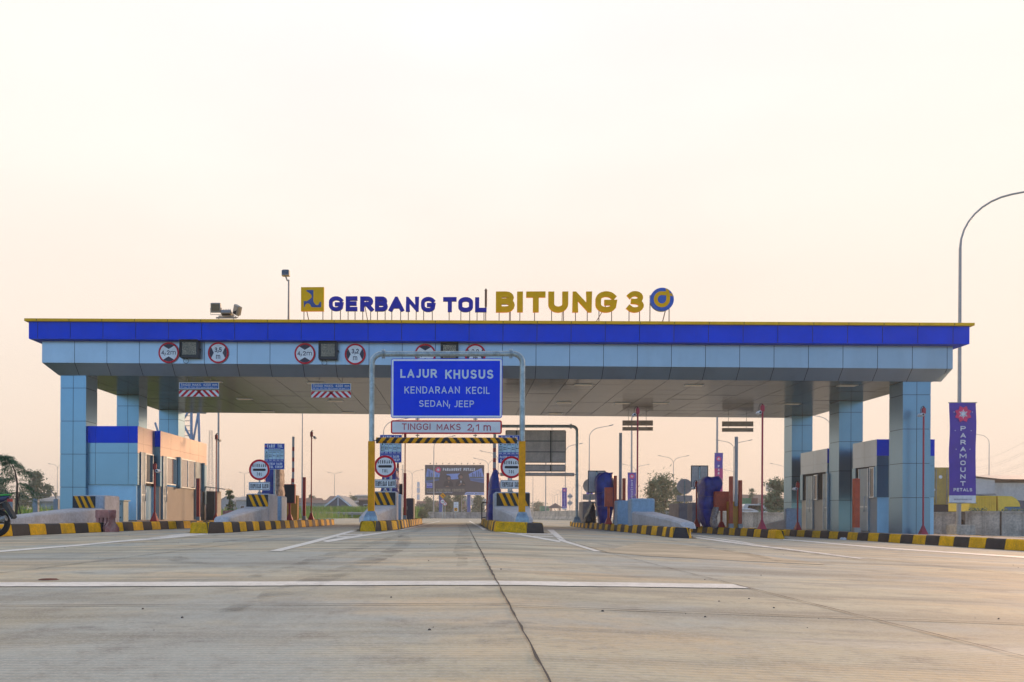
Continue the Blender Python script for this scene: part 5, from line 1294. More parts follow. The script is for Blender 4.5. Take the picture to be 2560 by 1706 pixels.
for px in (1043, 1187):
    xx = X(px)-(x0+x1)/2; mb.tube([(xx, 0, r), (xx, -.05, z0r-z+.01)], .010, GREYM, 6); mb.tube([(xx-.045, -.02, r+.05), (xx+.045, -.02, r+.05)], .014, GREYM, 6)
mb.tube([(-mid-.09, .02, 0), (-mid+.02, 0, 0)], .014, GREYM, 6); mb.tube([(mid-.02, 0, 0), (mid+.09, .02, 0)], .014, GREYM, 6)
mb.build('hanger', t)
# the same portal for the opposite direction, seen from behind
Y2 = 37.5
g2, g2x, g2b, g2t = gantry('weathered pipe gantry seen from behind, right of the blue lane gantry', Y2, 1236, 1442, 1066, 1200, 1186, 1, False)
def back_board(name, label, p0, p1, ya, yb, rows):
    x0, x1 = at(p0, Y2), at(p1, Y2); pm = (p0+p1)/2; z1, z0 = at(pm, Y2, ya)[1], at(pm, Y2, yb)[1]; xm = (x0+x1)/2
    t = thing(name, label, 'lane sign', (xm, Y2+.10, z0)); mb = MB().prism(rrect(x0-xm, x1-xm, 0, z1-z0, .05), -.015, .015, SBACK)
    for k in range(1, rows): mb.box(x0-xm+.03, x1-xm-.03, -.03, -.0155, (z1-z0)*k/rows-.015, (z1-z0)*k/rows+.015, MACH)
    fr = .03
    mb.box(x0-xm+.04, x1-xm-.04, -.03, -.0155, z1-z0-fr, z1-z0-.002, MACH); mb.box(x0-xm+.04, x1-xm-.04, -.03, -.0155, .002, fr, MACH); mb.box(x0-xm+.002, x0-xm+fr, -.03, -.0155, .05, z1-z0-.05, MACH); mb.box(x1-xm-fr, x1-xm-.002, -.03, -.0155, .05, z1-z0-.05, MACH)
    for px in (1290, 1376): xx = at(px, Y2)-xm; mb.box(xx-.02, xx+.02, -.045, -.0305, .02, z1-z0-.02, MACH)
    mb.build('panel', t)
    for px in (1292, 1379): xx = at(px, Y2)-xm; MB().tube([(xx, -.06, -.05), (xx, -.06, z1-z0+.12)], .012, GREYM, 6).build('hanger', t)
    return t
back_board('lane_sign', 'big grey back of a lane sign in the distant gantry', 1263, 1414.5, 1075.5, 1157, 3)
back_board('height_sign', 'long grey back of a height sign below the big sign back', 1263, 1414.5, 1161.5, 1179, 1)
xx0, xx1 = at(1250, Y2), at(1435, Y2); zz = at(1340, Y2, 1186.5)[1]
t = thing('height_bar', 'grey height bar of the distant gantry seen from behind', 'height bar', ((xx0+xx1)/2, Y2, zz))
MB().tube([(xx0-(xx0+xx1)/2, 0, 0), (xx1-(xx0+xx1)/2, 0, 0)], .075, SBACK, 12).build('bar', t); MB().tube([(xx1-(xx0+xx1)/2, 0, 0), (xx1-(xx0+xx1)/2+.2, 0, 0)], .014, MACH, 6).build('hanger', t)
# ------------------------------------------------------------------ motorcycle, street lamps, banners
Ym = 16.2; xm_ = at(-9, Ym); t = thing('motorcycle', 'dark blue motorcycle with a green tail parked at the left kerb', 'motorcycle', (xm_, Ym, gz(xm_, Ym)))
MBLUE = mat('motorcycle_blue', (.035, .045, .11), .3, coat=.4); MGRN = mat('motorcycle_green', (.03, .36, .05), .4); SEAT = mat('seat_vinyl', (.16, .12, .10), .6, bump=.2)
def wheel(cx):
    mb = MB(); rr_ = .225; n = 28; rings = []
    for k in range(n+1):
        a = 6.2832*k/n; rings.append((cx+rr_*math.cos(a), 0, .285+rr_*math.sin(a)))
    mb.tube(rings, .055, RUBBER, 10, False); w_ = mb.build('wheel', t)
    m2 = MB(); m2.tube([(cx+.175*math.cos(6.2832*k/n), 0, .285+.175*math.sin(6.2832*k/n)) for k in range(n+1)], .018, GREYM, 8, False)
    for k in range(6): a = 6.2832*k/6; m2.tube([(cx, 0, .285), (cx+.17*math.cos(a), 0, .285+.17*math.sin(a))], .016, MACH, 6)
    m2.tube([(cx, -.07, .285), (cx, .07, .285)], .05, GREYM, 10); m2.build('rim', w_)
wheel(0); wheel(-1.22)
MB().loft([[(x, yy*w_, z+zz*h) for yy, zz in ((-1, 0), (-.7, 1), (.7, 1), (1, 0), (.6, -1), (-.6, -1))] for x, w_, z, h in ((.26, .02, .80, .02), (.20, .05, .78, .05), (-.05, .09, .70, .08), (-.35, .11, .62, .12), (-.60, .12, .60, .14), (-.78, .10, .70, .16), (-.95, .06, .78, .10))], MBLUE).build('body', t)
MB().loft([[(x, yy*w_, z+zz*h) for yy, zz in ((-1, 0), (-.7, 1), (.7, 1), (1, 0), (.6, -1), (-.6, -1))] for x, w_, z, h in ((.30, .02, .835, .006), (.22, .05, .835, .018), (.08, .07, .82, .022), (.02, .08, .81, .02))], MGRN).build('tail_cowl', t)
MB().loft([[(x, yy*w_, z+zz*h) for yy, zz in ((-1, 0), (-.7, 1), (.7, 1), (1, 0))] for x, w_, z, h in ((.10, .08, .79, .05), (-.2, .12, .77, .06), (-.5, .11, .73, .07), (-.66, .06, .74, .05))], SEAT).build('seat', t)
MB().prism([(.12, .66), (.20, .70), (.38, .40), (.34, .36)], -.07, .07, MACH).build('mudguard', t)
MB().box(.24, .30, -.05, .05, .70, .76, mat('tail_lamp_red', (.4, .01, .01), .3)).build('tail_lamp', t)
MB().tube([(-.5, -.10, .25), (-.2, -.13, .26), (-.1, -.14, .29), (.28, -.15, .38)], [.025, .03, .05, .055], GREYM, 10).build('exhaust', t)
MB().box(-.62, -.32, -.13, .13, .20, .46, mat('engine_grey', (.12, .12, .12), .5, .5), c=.03).build('engine', t)
MB().tube([(-1.22, -.07, .285), (-.98, -.07, .82), (-.95, -.05, .98)], .025, GREYM, 8).tube([(-1.22, .07, .285), (-.98, .07, .82), (-.95, .05, .98)], .025, GREYM, 8).tube([(-.90, -.34, 1.0), (-.95, -.1, 1.0), (-.95, .1, 1.0), (-.90, .34, 1.0)], .014, MACH, 8).build('fork', t)
MB().tube([(0, -.06, .285), (-.45, -.08, .33)], .025, MACH, 8).tube([(0, .06, .285), (-.45, .08, .33)], .025, MACH, 8).tube([(.05, -.09, .34), (.12, -.10, .66)], .03, MACH, 8).build('swing_arm', t)

LAMPG = mat('lamp_post_grey', (.38, .37, .36), .5, .3, var=.1)
def lamp(px, ytop, arms, Hh, label, Y=None, reach=2.3, r=.075, straight=False):
    Y = Y or F*(Hh-.36)/(YH+RHO*(px-X0)-ytop); x = at(px, Y); z0 = gz(x, Y)
    t = thing('street_lamp', label, 'street lamp', (x, Y, z0), 'curved arm street lamps')
    fork = Hh-reach*.62
    MB().tube([(0, 0, -.05), (0, 0, fork*.5), (0, 0, fork)], [r*1.25, r, r*.75], LAMPG, 8).build('pole', t)
    MB().box(-.22, .22, -.22, .22, -.05, .12, KTOP, c=.02).build('footing', t)
    for sg in [(-1 if c == 'L' else 1) for c in arms]:
        pts = [(0, 0, fork-.02)]
        for k in range(1, 9):
            a = R(90*k/8*.86); pts.append((sg*reach*.62*(1-math.cos(a)), 0, fork+reach*.53*math.sin(a)))
        ex, ez = pts[-1][0], pts[-1][2]; pts.append((sg*reach, 0, ez+.16*reach*.6))
        MB().tube(pts, [r*.7]+[r*.55]*8+[r*.42], LAMPG, 8).build('arm', t)
        hx, hz = pts[-1][0], pts[-1][2]
        M = Matrix.Translation((hx, 0, hz)) @ Matrix.Rotation(R(-14*sg), 4, 'Y'); mb = MB()
        mb.box(min(0, sg*.55), max(0, sg*.55), -.13, .13, -.05, .06, GREYM, M, c=.03); mb.box(min(sg*.12, sg*.5), max(sg*.12, sg*.5), -.10, .10, -.056, -.0505, LAMP, M); mb.build('lamp_head', t)
    return t, x, Y, z0
def petals(mb, cx, cz_, r, y):
    for k in range(8):
        a = R(22.5+45*k); c, s_ = math.cos(a), math.sin(a)
        P = lambda u, v: (cx+r*(u*c-v*s_), cz_+r*(u*s_+v*c))
        mb.flat([P(.18, 0), P(.45, -.24), P(.72, -.26), P(1, 0), P(.72, .26), P(.45, .24)], y-.0002*k, PINK)
    for k in range(12):
        a = R(30*k); c, s_ = math.cos(a), math.sin(a); q = .55 if k % 2 else .40
        P = lambda u, v: (cx+r*(u*c-v*s_), cz_+r*(u*s_+v*c))
        mb.flat([P(.02, -.03), P(q*.8, -.055), P(q, 0), P(q*.8, .055), P(.02, .03)], y-.003-.0002*k, WHITE)
def banner(px0, px1, ya, yb, Y, label, pink=False, url=True):
    x0, x1 = at(px0, Y), at(px1, Y); pm = (px0+px1)/2; z1, z0 = at(pm, Y, ya)[1], at(pm, Y, yb)[1]; xm = (x0+x1)/2; W, Hh = x1-x0, z1-z0
    t = thing('banner', label, 'banner', (xm, Y-.16, z0), 'advertising banners on lamp posts')
    mb = MB(); nx, nz = 6, 30
    def cloth(m, za, zb_, y0):
        vs = []; 
        for j in range(nz+1):
            z = za+(zb_-za)*j/nz
            for i in range(nx+1):
                u_ = i/nx; vs.append((-W/2+W*u_+.012*W*math.sin(z*2.1), y0+.008*W*math.sin(z*3+u_*5), z))
        mb.add(vs, [(j*(nx+1)+i, j*(nx+1)+i+1, (j+1)*(nx+1)+i+1, (j+1)*(nx+1)+i) for j in range(nz) for i in range(nx)], m, True)
    ws = .075*Hh if url else 0
    cloth(MAG if pink else PURP, ws, Hh*(.70 if pink else 1), 0); 
    if pink: cloth(PURP, Hh*.70, Hh, 0)
    if url: cloth(WHITE, 0, ws, 0)
    y = -.035*max(1, W)
    petals(mb, .0, Hh*.885, W*.33, y)
    for k, ch in enumerate('PARAMOUNT'):
        zc = Hh*(.765-.0685*k); hh = Hh*.047; ww = W*(.10 if ch != 'M' else .13); sign_text(mb, ch, -ww, ww, zc-hh, zc, y, WHITE, .22)
    sign_text(mb, 'PETALS', -W*.35, W*.35, Hh*.115, Hh*.148, y, WHITE, .22)
    if url: mb.text('paramountpetals.com', -W*.33, W*.33, Hh*.026, Hh*.045, y, mat('print_grey', (.25, .24, .35), .6), .02)
    for k in range(3):
        for s_ in (-1, 1): mb.disc(s_*W*(.34-.04*k), Hh*(.905-.185*k), W*.018, y, WHITE, 8)
    mb.build('cloth', t)
    rb = MB(); 
    for z in (0, Hh): rb.tube([(-W/2-.05, .01, z), (W/2+.05, .01, z)], .022, GREYM, 6); rb.tube([(0, .01, z-.02), (0, .12, z-.02)], .02, GREYM, 6)
    rb.build('batten', t); return t
GL = 'grey street lamp '
t, xl_, Yl_, zl_ = lamp(2397, 480, 'R', 17.6, 'tall grey street lamp at the right, its single arm curving out of the picture', Y=43, reach=5.2, r=.088)
banner(2367.5, 2434, 1008, 1258, 43, 'large purple banner with a pink flower hanging on the right lamp post')
x = at(2397, 42.9); MB().box(-.45, .45, -.6, .3, -.05, .55, WALLC, c=.03).build('pedestal', t)
lamp(545.5, 700, 'R', 13.0, GL+'pole behind the left booth, crossing under the roof edge', Y=60, r=.085)
lamp(755, 900, 'R', 13, GL+'pole directly left of a red square post', Y=88, r=.07)
lamp(958, 1046, 'R', 12, GL+'arm arching left of the TINGGI MAKS sign', reach=2.6)
lamp(1084, 1091, 'R', 12, GL+'crossing the left part of the billboard', reach=2.6)
lamp(1154, 1166, 'LR', 8.8, 'pale double-armed street lamp crossing the right part of the billboard', reach=1.5, r=.06)
lamp(1220, 1147, 'LR', 12, GL+'with two arms just right of the billboard', reach=2.5)
lamp(1245, 1129, 'L', 12, GL+'arm reaching left behind the striped height bar', reach=2.8)
lamp(1030, 1175, 'LR', 12, GL+'with two arms behind the grey cabinet of the left gantry island')
lamp(836, 1181, 'LR', 11, GL+'with two arms rising behind the blue gabled house', reach=1.3)
lamp(611, 1181, 'LR', 11, GL+'with two short arms left of the leftmost card sign', reach=.9)
lamp(143, 1158, 'LR', 12, GL+'with two arms left of the front left column', reach=1.7)
lamp(1472.5, 1066, 'R', 12, GL+'with a single right arm above the grey sign backs', reach=2.5)
lamp(1413, 1111, 'R', 12, GL+'whose arm shows right of the big sign back', reach=2.2)
lamp(1364, 1095, 'R', 12, GL+'pole seen below the big sign back', Y=126, reach=1.6)
lamp(1332, 1178, 'L', 12, GL+'short arm below the distant height bar', reach=2.6)
lamp(1430, 1216, 'LR', 12, GL+'with two arms behind the two diamond signs', reach=2.6)
lamp(1454, 1212, 'LR', 12, GL+'with two arms just right of the distant gantry post', reach=2.2)
for px, yy in ((1381, 1238), (1386, 1236), (1394, 1231), (1401, 1225)): lamp(px, yy, 'LR', 12, 'tiny far street lamp in the row above the thatched pavilion', reach=2.4, r=.11)
lamp(1589, 1163, 'LR', 12, GL+'with two arms behind a tall red camera pole', reach=2.5)
lamp(1578.5, 980, 'R', 16.2, GL+'pole carrying a purple banner beside a red camera pole', Y=125, r=.15)
lamp(1792, 930, 'R', 16.2, GL+'pole carrying the purple and magenta banner', Y=110, r=.16)
lamp(1683, 1142, 'LR', 12, GL+'with two arms above the leafy tree', reach=2.4)
lamp(1834, 1104, 'LR', 12, GL+'with two arms behind the grey raised arm of the ochre cabinet', reach=2.2)
lamp(1841, 1177, 'L', 12, GL+'with one left arm between the orange posts', reach=2.6)
lamp(1629, 1212, 'L', 12, GL+'with one left arm left of the leafy tree', reach=2.7)
lamp(1692, 1201, 'L', 12, GL+'with one left arm among the leafy tree branches', reach=2.6)
lamp(1966, 1162, 'L', 12, GL+'whose left arm peeps out beside the rearmost right column', reach=3)
lamp(2078, 1040, 'L', 13, GL+'whose left arm shows between two right columns under the roof', reach=3)
lamp(2472, 1089, 'L', 12, GL+'bending left in front of the warehouse', reach=2.2, r=.06)
banner(1568, 1589.5, 1182, 1262, 124.5, 'purple banner with pink flower left of the tall red camera pole')
banner(1784.5, 1805.5, 1133, 1262, 109.5, 'magenta and purple banner behind the big right tarpaulin', True)
banner(1404.5, 1416.5, 1220, 1274, 135.5, 'small purple banner left of the two diamond signs')
banner(1465, 1481, 1205, 1250, 107, 'purple banner mostly hidden behind grey sign backs')

# ------------------------------------------------------------------ billboard
Yb = 142.0
x0, x1 = at(1062, Yb), at(1210, Yb); z1, z0 = at(1136, Yb, 1163)[1], at(1136, Yb, 1238)[1]; xm = (x0+x1)/2; W, Hh = x1-x0, z1-z0
t = thing('billboard', 'large advertising billboard showing two people in a car, reading PETALS, beyond the middle lane', 'billboard', (xm, Yb, 0))
BBG = mat('billboard_brown', (.095, .078, .082), .6, var=.1, scale=.2); BSK = mat('billboard_sky', (.24, .36, .72), .6, var=.15, scale=.3); BRD = mat('billboard_road', (.10, .17, .36), .6); BGR = mat('billboard_green', (.10, .13, .10), .6); BDK = mat('billboard_dark', (.040, .033, .040), .6); SKIN = mat('billboard_skin', (.30, .17, .12), .6); BGOLD = mat('billboard_gold', (.42, .36, .22), .6)
mb = MB().box(-W/2, W/2, -.15, .15, z0, z1, BBG)
U = lambda px, py: (-W/2+W*(px-190)/1290, z0+Hh*(1-(py-290-(px-190)*.012)/645))
def fl(pts, m, l): mb.flat([U(*p) for p in pts][::-1], -.155-.004*l, m)
fl([(240, 365), (520, 480), (490, 625), (200, 690), (200, 600)], BSK, 1); fl([(215, 545), (505, 560), (490, 610), (205, 640)], BGR, 2); fl([(203, 630), (495, 590), (490, 625), (200, 690)], BRD, 3)
fl([(1140, 495), (1420, 370), (1475, 560), (1475, 690), (1180, 635)], BSK, 1); fl([(1165, 555), (1472, 560), (1472, 585), (1170, 585)], BGR, 2); fl([(1170, 585), (1474, 600), (1474, 685), (1180, 632)], BRD, 3)
for bx_, a, b in ((1215, 470, 560), (1250, 490, 560), (1300, 440, 560), (1345, 430, 560), (1385, 470, 560), (270, 420, 550), (320, 460, 550), (360, 480, 555), (440, 500, 558)): fl([(bx_, a), (bx_+26, a), (bx_+26, b), (bx_, b)], BRD, 4)
fl([(650, 490), (950, 480), (915, 600), (770, 610)], BSK, 1)
for ox, hy, hr, col in ((700, 570, 52, 0), (965, 545, 58, 1)):
    fl([(ox-110, 760), (ox-95, 670), (ox-45, 630), (ox+50, 630), (ox+105, 690), (ox+110, 760)], BDK, 5)
    c = U(ox, hy); k = W/1290*hr; mb.disc(c[0], c[1], k, -.155-.024, BDK, 20); c = U(ox+12, hy+14); mb.disc(c[0], c[1], k*.62, -.155-.028, SKIN, 20)
    fl([(ox-5, 640), (ox+25, 640), (ox+12, 700)], WHITE if col else SKIN, 8)
fl([(640, 755), (700, 745), (720, 765), (650, 772)], SKIN, 8); fl([(920, 740), (960, 690), (1000, 700), (940, 752)], SKIN, 8); fl([(1015, 700), (1065, 725), (1050, 735), (1010, 715)], SKIN, 8)
c = U(478, 398); petals(mb, c[0], c[1], W*.055, -.17)
def tx(s, a, b, ya, yb_, m, bo=.02):
    p, q = U(a, yb_), U(b, ya)
    if s.isupper(): sign_text(mb, s, p[0], q[0], p[1], q[1], -.192, m, bo*3+.1)
    else: mb.text(s, p[0], q[0], p[1], q[1], -.192, m, 0)
tx('PARAMOUNT PETALS', 580, 1280, 368, 422, WHITE, .05); tx('WHERE EVERYTHING CONNECTS', 228, 1050, 812, 862, BGOLD, .02); tx('Terhubung Lebih Baik, Lebih Mudah', 230, 790, 872, 900, WHITE, .01)
fl([(225, 678), (355, 682), (355, 790), (225, 788)], mat('billboard_lilac', (.42, .42, .75), .6), 5); fl([(232, 740), (350, 742), (350, 782), (232, 780)], mat('billboard_blue', (.10, .14, .60), .6), 6)
for k in range(3): fl([(238, 690+k*14), (300+k*14, 690+k*14), (300+k*14, 697+k*14), (238, 697+k*14)], BRD, 6)
fl([(1050, 940), (1075, 895), (1110, 882), (1482, 890), (1482, 945)], mat('billboard_pale', (.55, .58, .82), .6), 5)
for a, b in ((1085, 1255), (1320, 1465)): fl([(a, 908), (b, 910), (b, 922), (a, 920)], BRD, 6)
fl([(1290, 902), (1312, 902), (1312, 928), (1290, 928)], BDK, 6)
mb.build('panel', t)
for px in (1101.5, 1172): xx = at(px, Yb)-xm; MB().tube([(xx, .4, -.1), (xx, .4, z0+.4)], .30, mat('billboard_leg_blue', (.05, .12, .38), .5), 12).build('leg', t)
mb = MB()
for k in range(9): xx = -W/2+W*(.09+.105*k); mb.tube([(xx, 0, z1), (xx, -.5, z1+.22)], .025, GREYM, 5); mb.box(xx-.09, xx+.09, -.62, -.42, z1+.18, z1+.30, MACH)
mb.build('spotlight_row', t)

# ------------------------------------------------------------------ vegetation
def leafmat(name, c): return mat(name, c, .6, var=.35, scale=6)
LEAF = [leafmat('leaf_grey_green', (.10, .16, .08)), leafmat('leaf_dark_green', (.06, .12, .045)), leafmat('leaf_olive', (.16, .17, .06))]
GRASSM = leafmat('tall_grass', (.27, .42, .04)); GRASS2 = leafmat('dry_grass', (.46, .44, .10))
def tree(px, ytop, Y, wpx, label, m=0, n=1500, base=None, leaf=None, gap=.0, trunk=.35, seed=None, name='tree', cat='tree', group=None):
    rnd = random.Random(seed if seed is not None else int(px*7)); x = at(px, Y); z0 = gz(x, Y)-.05; zt = at(px, Y, ytop)[1]-z0; Wd = wpx*Y/F; rW = Wd/2
    t = thing(name, label, cat, (x, Y, z0), group); rt = max(.04, zt*.022)
    top = zt*trunk; mb = MB(); mb.tube([(0, 0, -.1), (rnd.uniform(-.1, .1)*rW, 0, top*.5), (rnd.uniform(-.15, .15)*rW, 0, top), (0, 0, zt*.8)], [rt*1.3, rt, rt*.8, rt*.25], BARK, 7)
    cl = []; nc = int(16+zt*1.4)
    for k in range(nc):
        a = rnd.uniform(0, 6.28); u_ = rnd.uniform(0, 1); h = top*.8+(zt-top*.8)*u_; rad = rW*(.95-.75*max(0, u_-.45)/.55)*rnd.uniform(.15, .8)
        c = Vector((rad*math.cos(a), rad*math.sin(a), min(h, zt*.93))); s_ = rW*rnd.uniform(.26, .50); cl.append((c, s_))
        mb.tube([(0, 0, top*.85+.1*c.z), tuple(c*.6+Vector((0, 0, top*.4))), tuple(c)], [rt*.5, rt*.3, rt*.1], BARK, 5)
    cl.append((Vector((rnd.uniform(-.1, .1)*rW, 0, zt*.93)), rW*.22))
    mb.build('trunk', t)
    lf = MB(); ls = leaf or max(.05, Wd*.035); ms = [LEAF[m], LEAF[(m+1) % 3], LEAF[m]]
    for i in range(n):
        c, s_ = cl[rnd.randrange(len(cl))]; d = Vector((rnd.gauss(0, 1), rnd.gauss(0, 1), rnd.gauss(0, .75))); d = d*s_*.55
        p = c+d; u_ = Vector((rnd.gauss(0, 1), rnd.gauss(0, 1), rnd.gauss(0, 1))).normalized(); v = u_.orthogonal().normalized()*ls*rnd.uniform(.3, .6); u_ = u_*ls*rnd.uniform(.7, 1.3)
        lf.add([p-u_, p-v*.8, p+u_, p+v*.8], [(0, 1, 2, 3)], ms[rnd.randrange(3)])
    lf.build('crown', t); return t
tree(88, 1180, 120, 58, 'tall hazy broadleaf tree left of the front left column', 0, 2600, leaf=.22)
tree(118, 1212, 118, 36, 'lower hazy tree touching the front left column', 0, 1500, leaf=.2)
tree(2, 1192, 110, 44, 'hazy bush at the left picture edge behind the fence', 0, 1500, leaf=.2)
tree(55, 1235, 112, 70, 'low hazy shrub row behind the left fence posts', 2, 1500, leaf=.2, trunk=.1)
tree(140, 1228, 70, 22, 'small dark shrub hidden beside the front left column', 1, 700, trunk=.15)
tree(1660, 1196, 95, 120, 'leafy tree with sky gaps right of the bare crash block', 2, 2600, leaf=.20, trunk=.15)
tree(1634, 1200, 93, 44, 'slender tree with few leaves left part of the leafy clump', 2, 800, leaf=.2)
tree(1700, 1218, 110, 70, 'dense round tree behind the round sign back', 2, 1800, leaf=.2, trunk=.15)
tree(1940, 1203, 85, 70, 'bushy tree left of the rearmost right column', 0, 2400, leaf=.2, trunk=.15)
tree(1880, 1220, 140, 22, 'small tree top above the brown roof on the right', 0, 500, leaf=.2, trunk=.5)
tree(1112, 1240, 170, 60, 'dark green tree below the billboard left leg', 1, 1500, leaf=.28, trunk=.1)
tree(1148, 1236, 172, 50, 'dark green tree below the middle of the billboard', 1, 1500, leaf=.28, trunk=.1)
tree(1070, 1244, 180, 60, 'green shrubbery left below the billboard', 0, 1400, leaf=.3, trunk=.1)
tree(1195, 1240, 165, 40, 'pale green tree below the right billboard leg', 0, 1200, leaf=.28, trunk=.1)
tree(778, 1241, 190, 34, 'far green tree behind the red and brown house roofs', 0, 1100, leaf=.3, trunk=.1)
tree(880, 1245, 195, 60, 'far dark tree between blue gable and pale hall', 1, 1300, leaf=.3, trunk=.1)
tree(650, 1258, 170, 40, 'far shrub behind the leftmost crash block', 0, 800, leaf=.3, trunk=.1)
tree(1345, 1262, 260, 70, 'far grey tree line left of the pavilion', 0, 1200, leaf=.4, trunk=.1)
tree(1300, 1266, 300, 90, 'very far low trees behind the middle barrier', 0, 1200, leaf=.5, trunk=.1)
tree(1056, 1275, 104, 44, 'bright low shrub at the right end of the guard rail', 2, 900, leaf=.12, trunk=.1)
tree(575, 1224, 62, 26, 'small young tree above the dark red barrier', 1, 420, leaf=.13, trunk=.3)
# the bent conifer on the left
Yc = 34.0; x = at(42, Yc); z0 = gz(x, Yc); t = thing('young_conifer', 'young drooping conifer bending left beside the motorcycle', 'tree', (x, Yc, z0))
def cp(px, py): a = at(px, Yc, py); return Vector((a[0]-x, 0, a[1]-z0))
tr_ = [cp(41, 1290), cp(42, 1250), cp(43, 1210), cp(38, 1180), cp(28, 1158), cp(15, 1146), cp(0, 1138)]
MB().tube([tuple(tr_[0]-Vector((0, 0, .3)))]+[tuple(p) for p in tr_], [.055, .05, .05, .04, .03, .02, .012, .006], BARK, 7).build('trunk', t)
fo = MB(); rnd = random.Random(5); NEED = leafmat('needle_green', (.03, .12, .045)); NEED2 = leafmat('needle_light', (.09, .24, .10))
def spray(p, d, L, n=60, br=True):
    q = p
    for k in range(9):
        q = q+d*(L/9); d = (d+Vector((0, 0, -.10))).normalized()
        for i in range(n//9):
            o = q+Vector((rnd.gauss(0, .03), rnd.gauss(0, .05), rnd.gauss(0, .03))); e = (d*.8+Vector((rnd.gauss(0, .5), rnd.gauss(0, .6), rnd.gauss(-.3, .5)))).normalized()*rnd.uniform(.08, .2); s_ = e.orthogonal().normalized()*.009
            fo.add([o-s_, o+s_, o+e], [(0, 1, 2)], NEED if rnd.random() < .65 else NEED2)
for h in range(22):
    u_ = h/22; k = 1.2+u_*4.6; i = min(int(k), 5); p = tr_[i].lerp(tr_[i+1], k-i)
    for sd_ in range(3):
        a = rnd.uniform(-.5, .5)+(math.pi if rnd.random() < .62 else 0); L = (.75-.55*u_)*rnd.uniform(.6, 1.2)
        spray(p, Vector((math.cos(a), rnd.uniform(-.6, .6), rnd.uniform(-.05, .45))).normalized(), L*1.15, 54)
fo.build('crown', t)
MB().tube([tuple(cp(52, 1290)), tuple(cp(41, 1235))], .02, BARK, 5).tube([tuple(cp(36, 1288)), tuple(cp(50, 1232))], .02, BARK, 5).build('support_stake', t)
def grass(name, xr, yr, n, h0, h1, mats, zf=gz):
    rnd = random.Random(n); mb = MB()
    for i in range(n):
        x, y = rnd.uniform(*xr), rnd.uniform(*yr)
        if callable(h0): a, b = h0(x, y), h1
        else: a, b = h0, h1
        h = rnd.uniform(a, b); w_ = rnd.uniform(.02, .05)*h; lx, ly = rnd.gauss(0, .25)*h, rnd.gauss(0, .2)*h; z = zf(x, y)-.06
        an = rnd.uniform(-.7, .7); cx, cy = math.cos(an)*w_, math.sin(an)*w_
        mb.add([(x-cx, y-cy, z), (x+cx, y+cy, z), (x+lx*.4+cx*.7, y+ly*.4+cy*.7, z+h*.6), (x+lx, y+ly, z+h), (x+lx*.4-cx*.7, y+ly*.4-cy*.7, z+h*.6)], [(0, 1, 2, 3, 4)], mats[rnd.randrange(len(mats))])
    return struct(mb.build(name), 'stuff')
grass('tall_grass', (-24, -5.5), (102, 112), 5200, 1.1, 1.75, [GRASSM, GRASSM, GRASS2])
grass('verge_grass', (-24, -5), (98.6, 100.6), 2600, .12, .4, [GRASSM, GRASS2])
grass('field_grass', (-45, -17.2), (42, 75), 6000, .5, 1.2, [GRASSM, GRASSM, GRASS2])
grass('field_grass', (-40, -13), (76, 98), 3000, .4, 1.1, [GRASSM, GRASS2])

# ------------------------------------------------------------------ fences, rails, barriers, walls
RAILM = mat('guard_rail_steel', (.48, .44, .38), .5, .4, var=.15)
Yq = 100.0; x0, x1 = at(700, Yq), at(987, Yq); t = thing('guard_rail', 'long pale steel guard rail in front of the tall green grass', 'guard rail', (x0, Yq, 0))
mb = MB(); prof = [(0, .42), (-.06, .46), (-.06, .50), (0, .55), (0, .59), (-.06, .64), (-.06, .68), (0, .73)]
L = x1-x0; vs = []; n = 30
for i in range(n+1):
    xx = L*i/n; yb_ = .9*max(0, (i/n-.85)/.15)**2
    for a, b in prof: vs.append((xx, a+yb_, b))
mb.add(vs, [(i*8+k, (i+1)*8+k, (i+1)*8+k+1, i*8+k+1) for i in range(n) for k in range(7)], RAILM, False); mb.build('rail', t)
for k in range(0, 9): xx = L*(k+.4)/8.6; MB().box(xx-.06, xx+.06, .02, .12, -.1, .78, GALV).build('post', t) if xx < L*.97 else None
mb = MB(); 
for k in range(9): mb.box(L*(k+.4)/8.6-.07, L*(k+.4)/8.6+.07, -.01, .02, .53, .61, MACH)
mb.build('spacer', t)
# concrete fence posts on the left with wire
Yf_ = 38.0; t = thing('wire_fence', 'wire fence of pale concrete posts with bent tops in the left field', 'fence', (at(30, Yf_), Yf_, 0))
ox = at(30, Yf_)
for px, yb_, yt in ((28, 1300, 1246), (90, 1300, 1247), (141, 1300, 1248)):
    xx = at(px, Yf_)-ox; zt = at(px, Yf_, yt)[1]; MB().box(xx-.11, xx+.11, -.08, .10, -.4, zt, CONC, c=.01).tube([(xx, 0, zt-.01), (xx-.03, 0, zt+.1), (xx-.25, -.05, zt+.42)], .025, GREYM, 6).build('post', t)
mb = MB()
for k in range(5): z = .15+.22*k; mb.tube([(at(-60, Yf_)-ox, 0, z), (at(148, Yf_)-ox, 0, z)], .006, GREYM, 4)
for k in range(2): mb.tube([(at(-60, Yf_)-ox-.1-.1*k, -.03, 1.15+.14*k), (at(148, Yf_)-ox-.1-.1*k, -.03, 1.15+.14*k)], .006, GREYM, 4)
mb.build('wire', t)
t = thing('gate_hut', 'brown grilled gate with an orange top at the left picture edge', 'gate', (at(-6, 40), 40, 0)); mb = MB(); xx = at(10, 40)-at(-6, 40)
for k in range(9): mb.box(-.9+k*(xx+.9)/8-.015, -.9+k*(xx+.9)/8+.015, -.02, .02, -.3, 1.02, RUST)
mb.box(-.95, xx+.02, .021, .05, -.3, 1.0, mat('gate_dark_brown', (.05, .03, .025), .8)); mb.build('grille', t)
MB().box(-.95, xx+.05, -.1, .1, 1.0, 1.16, mat('gate_orange', (.40, .20, .07), .8)).build('top_beam', t)
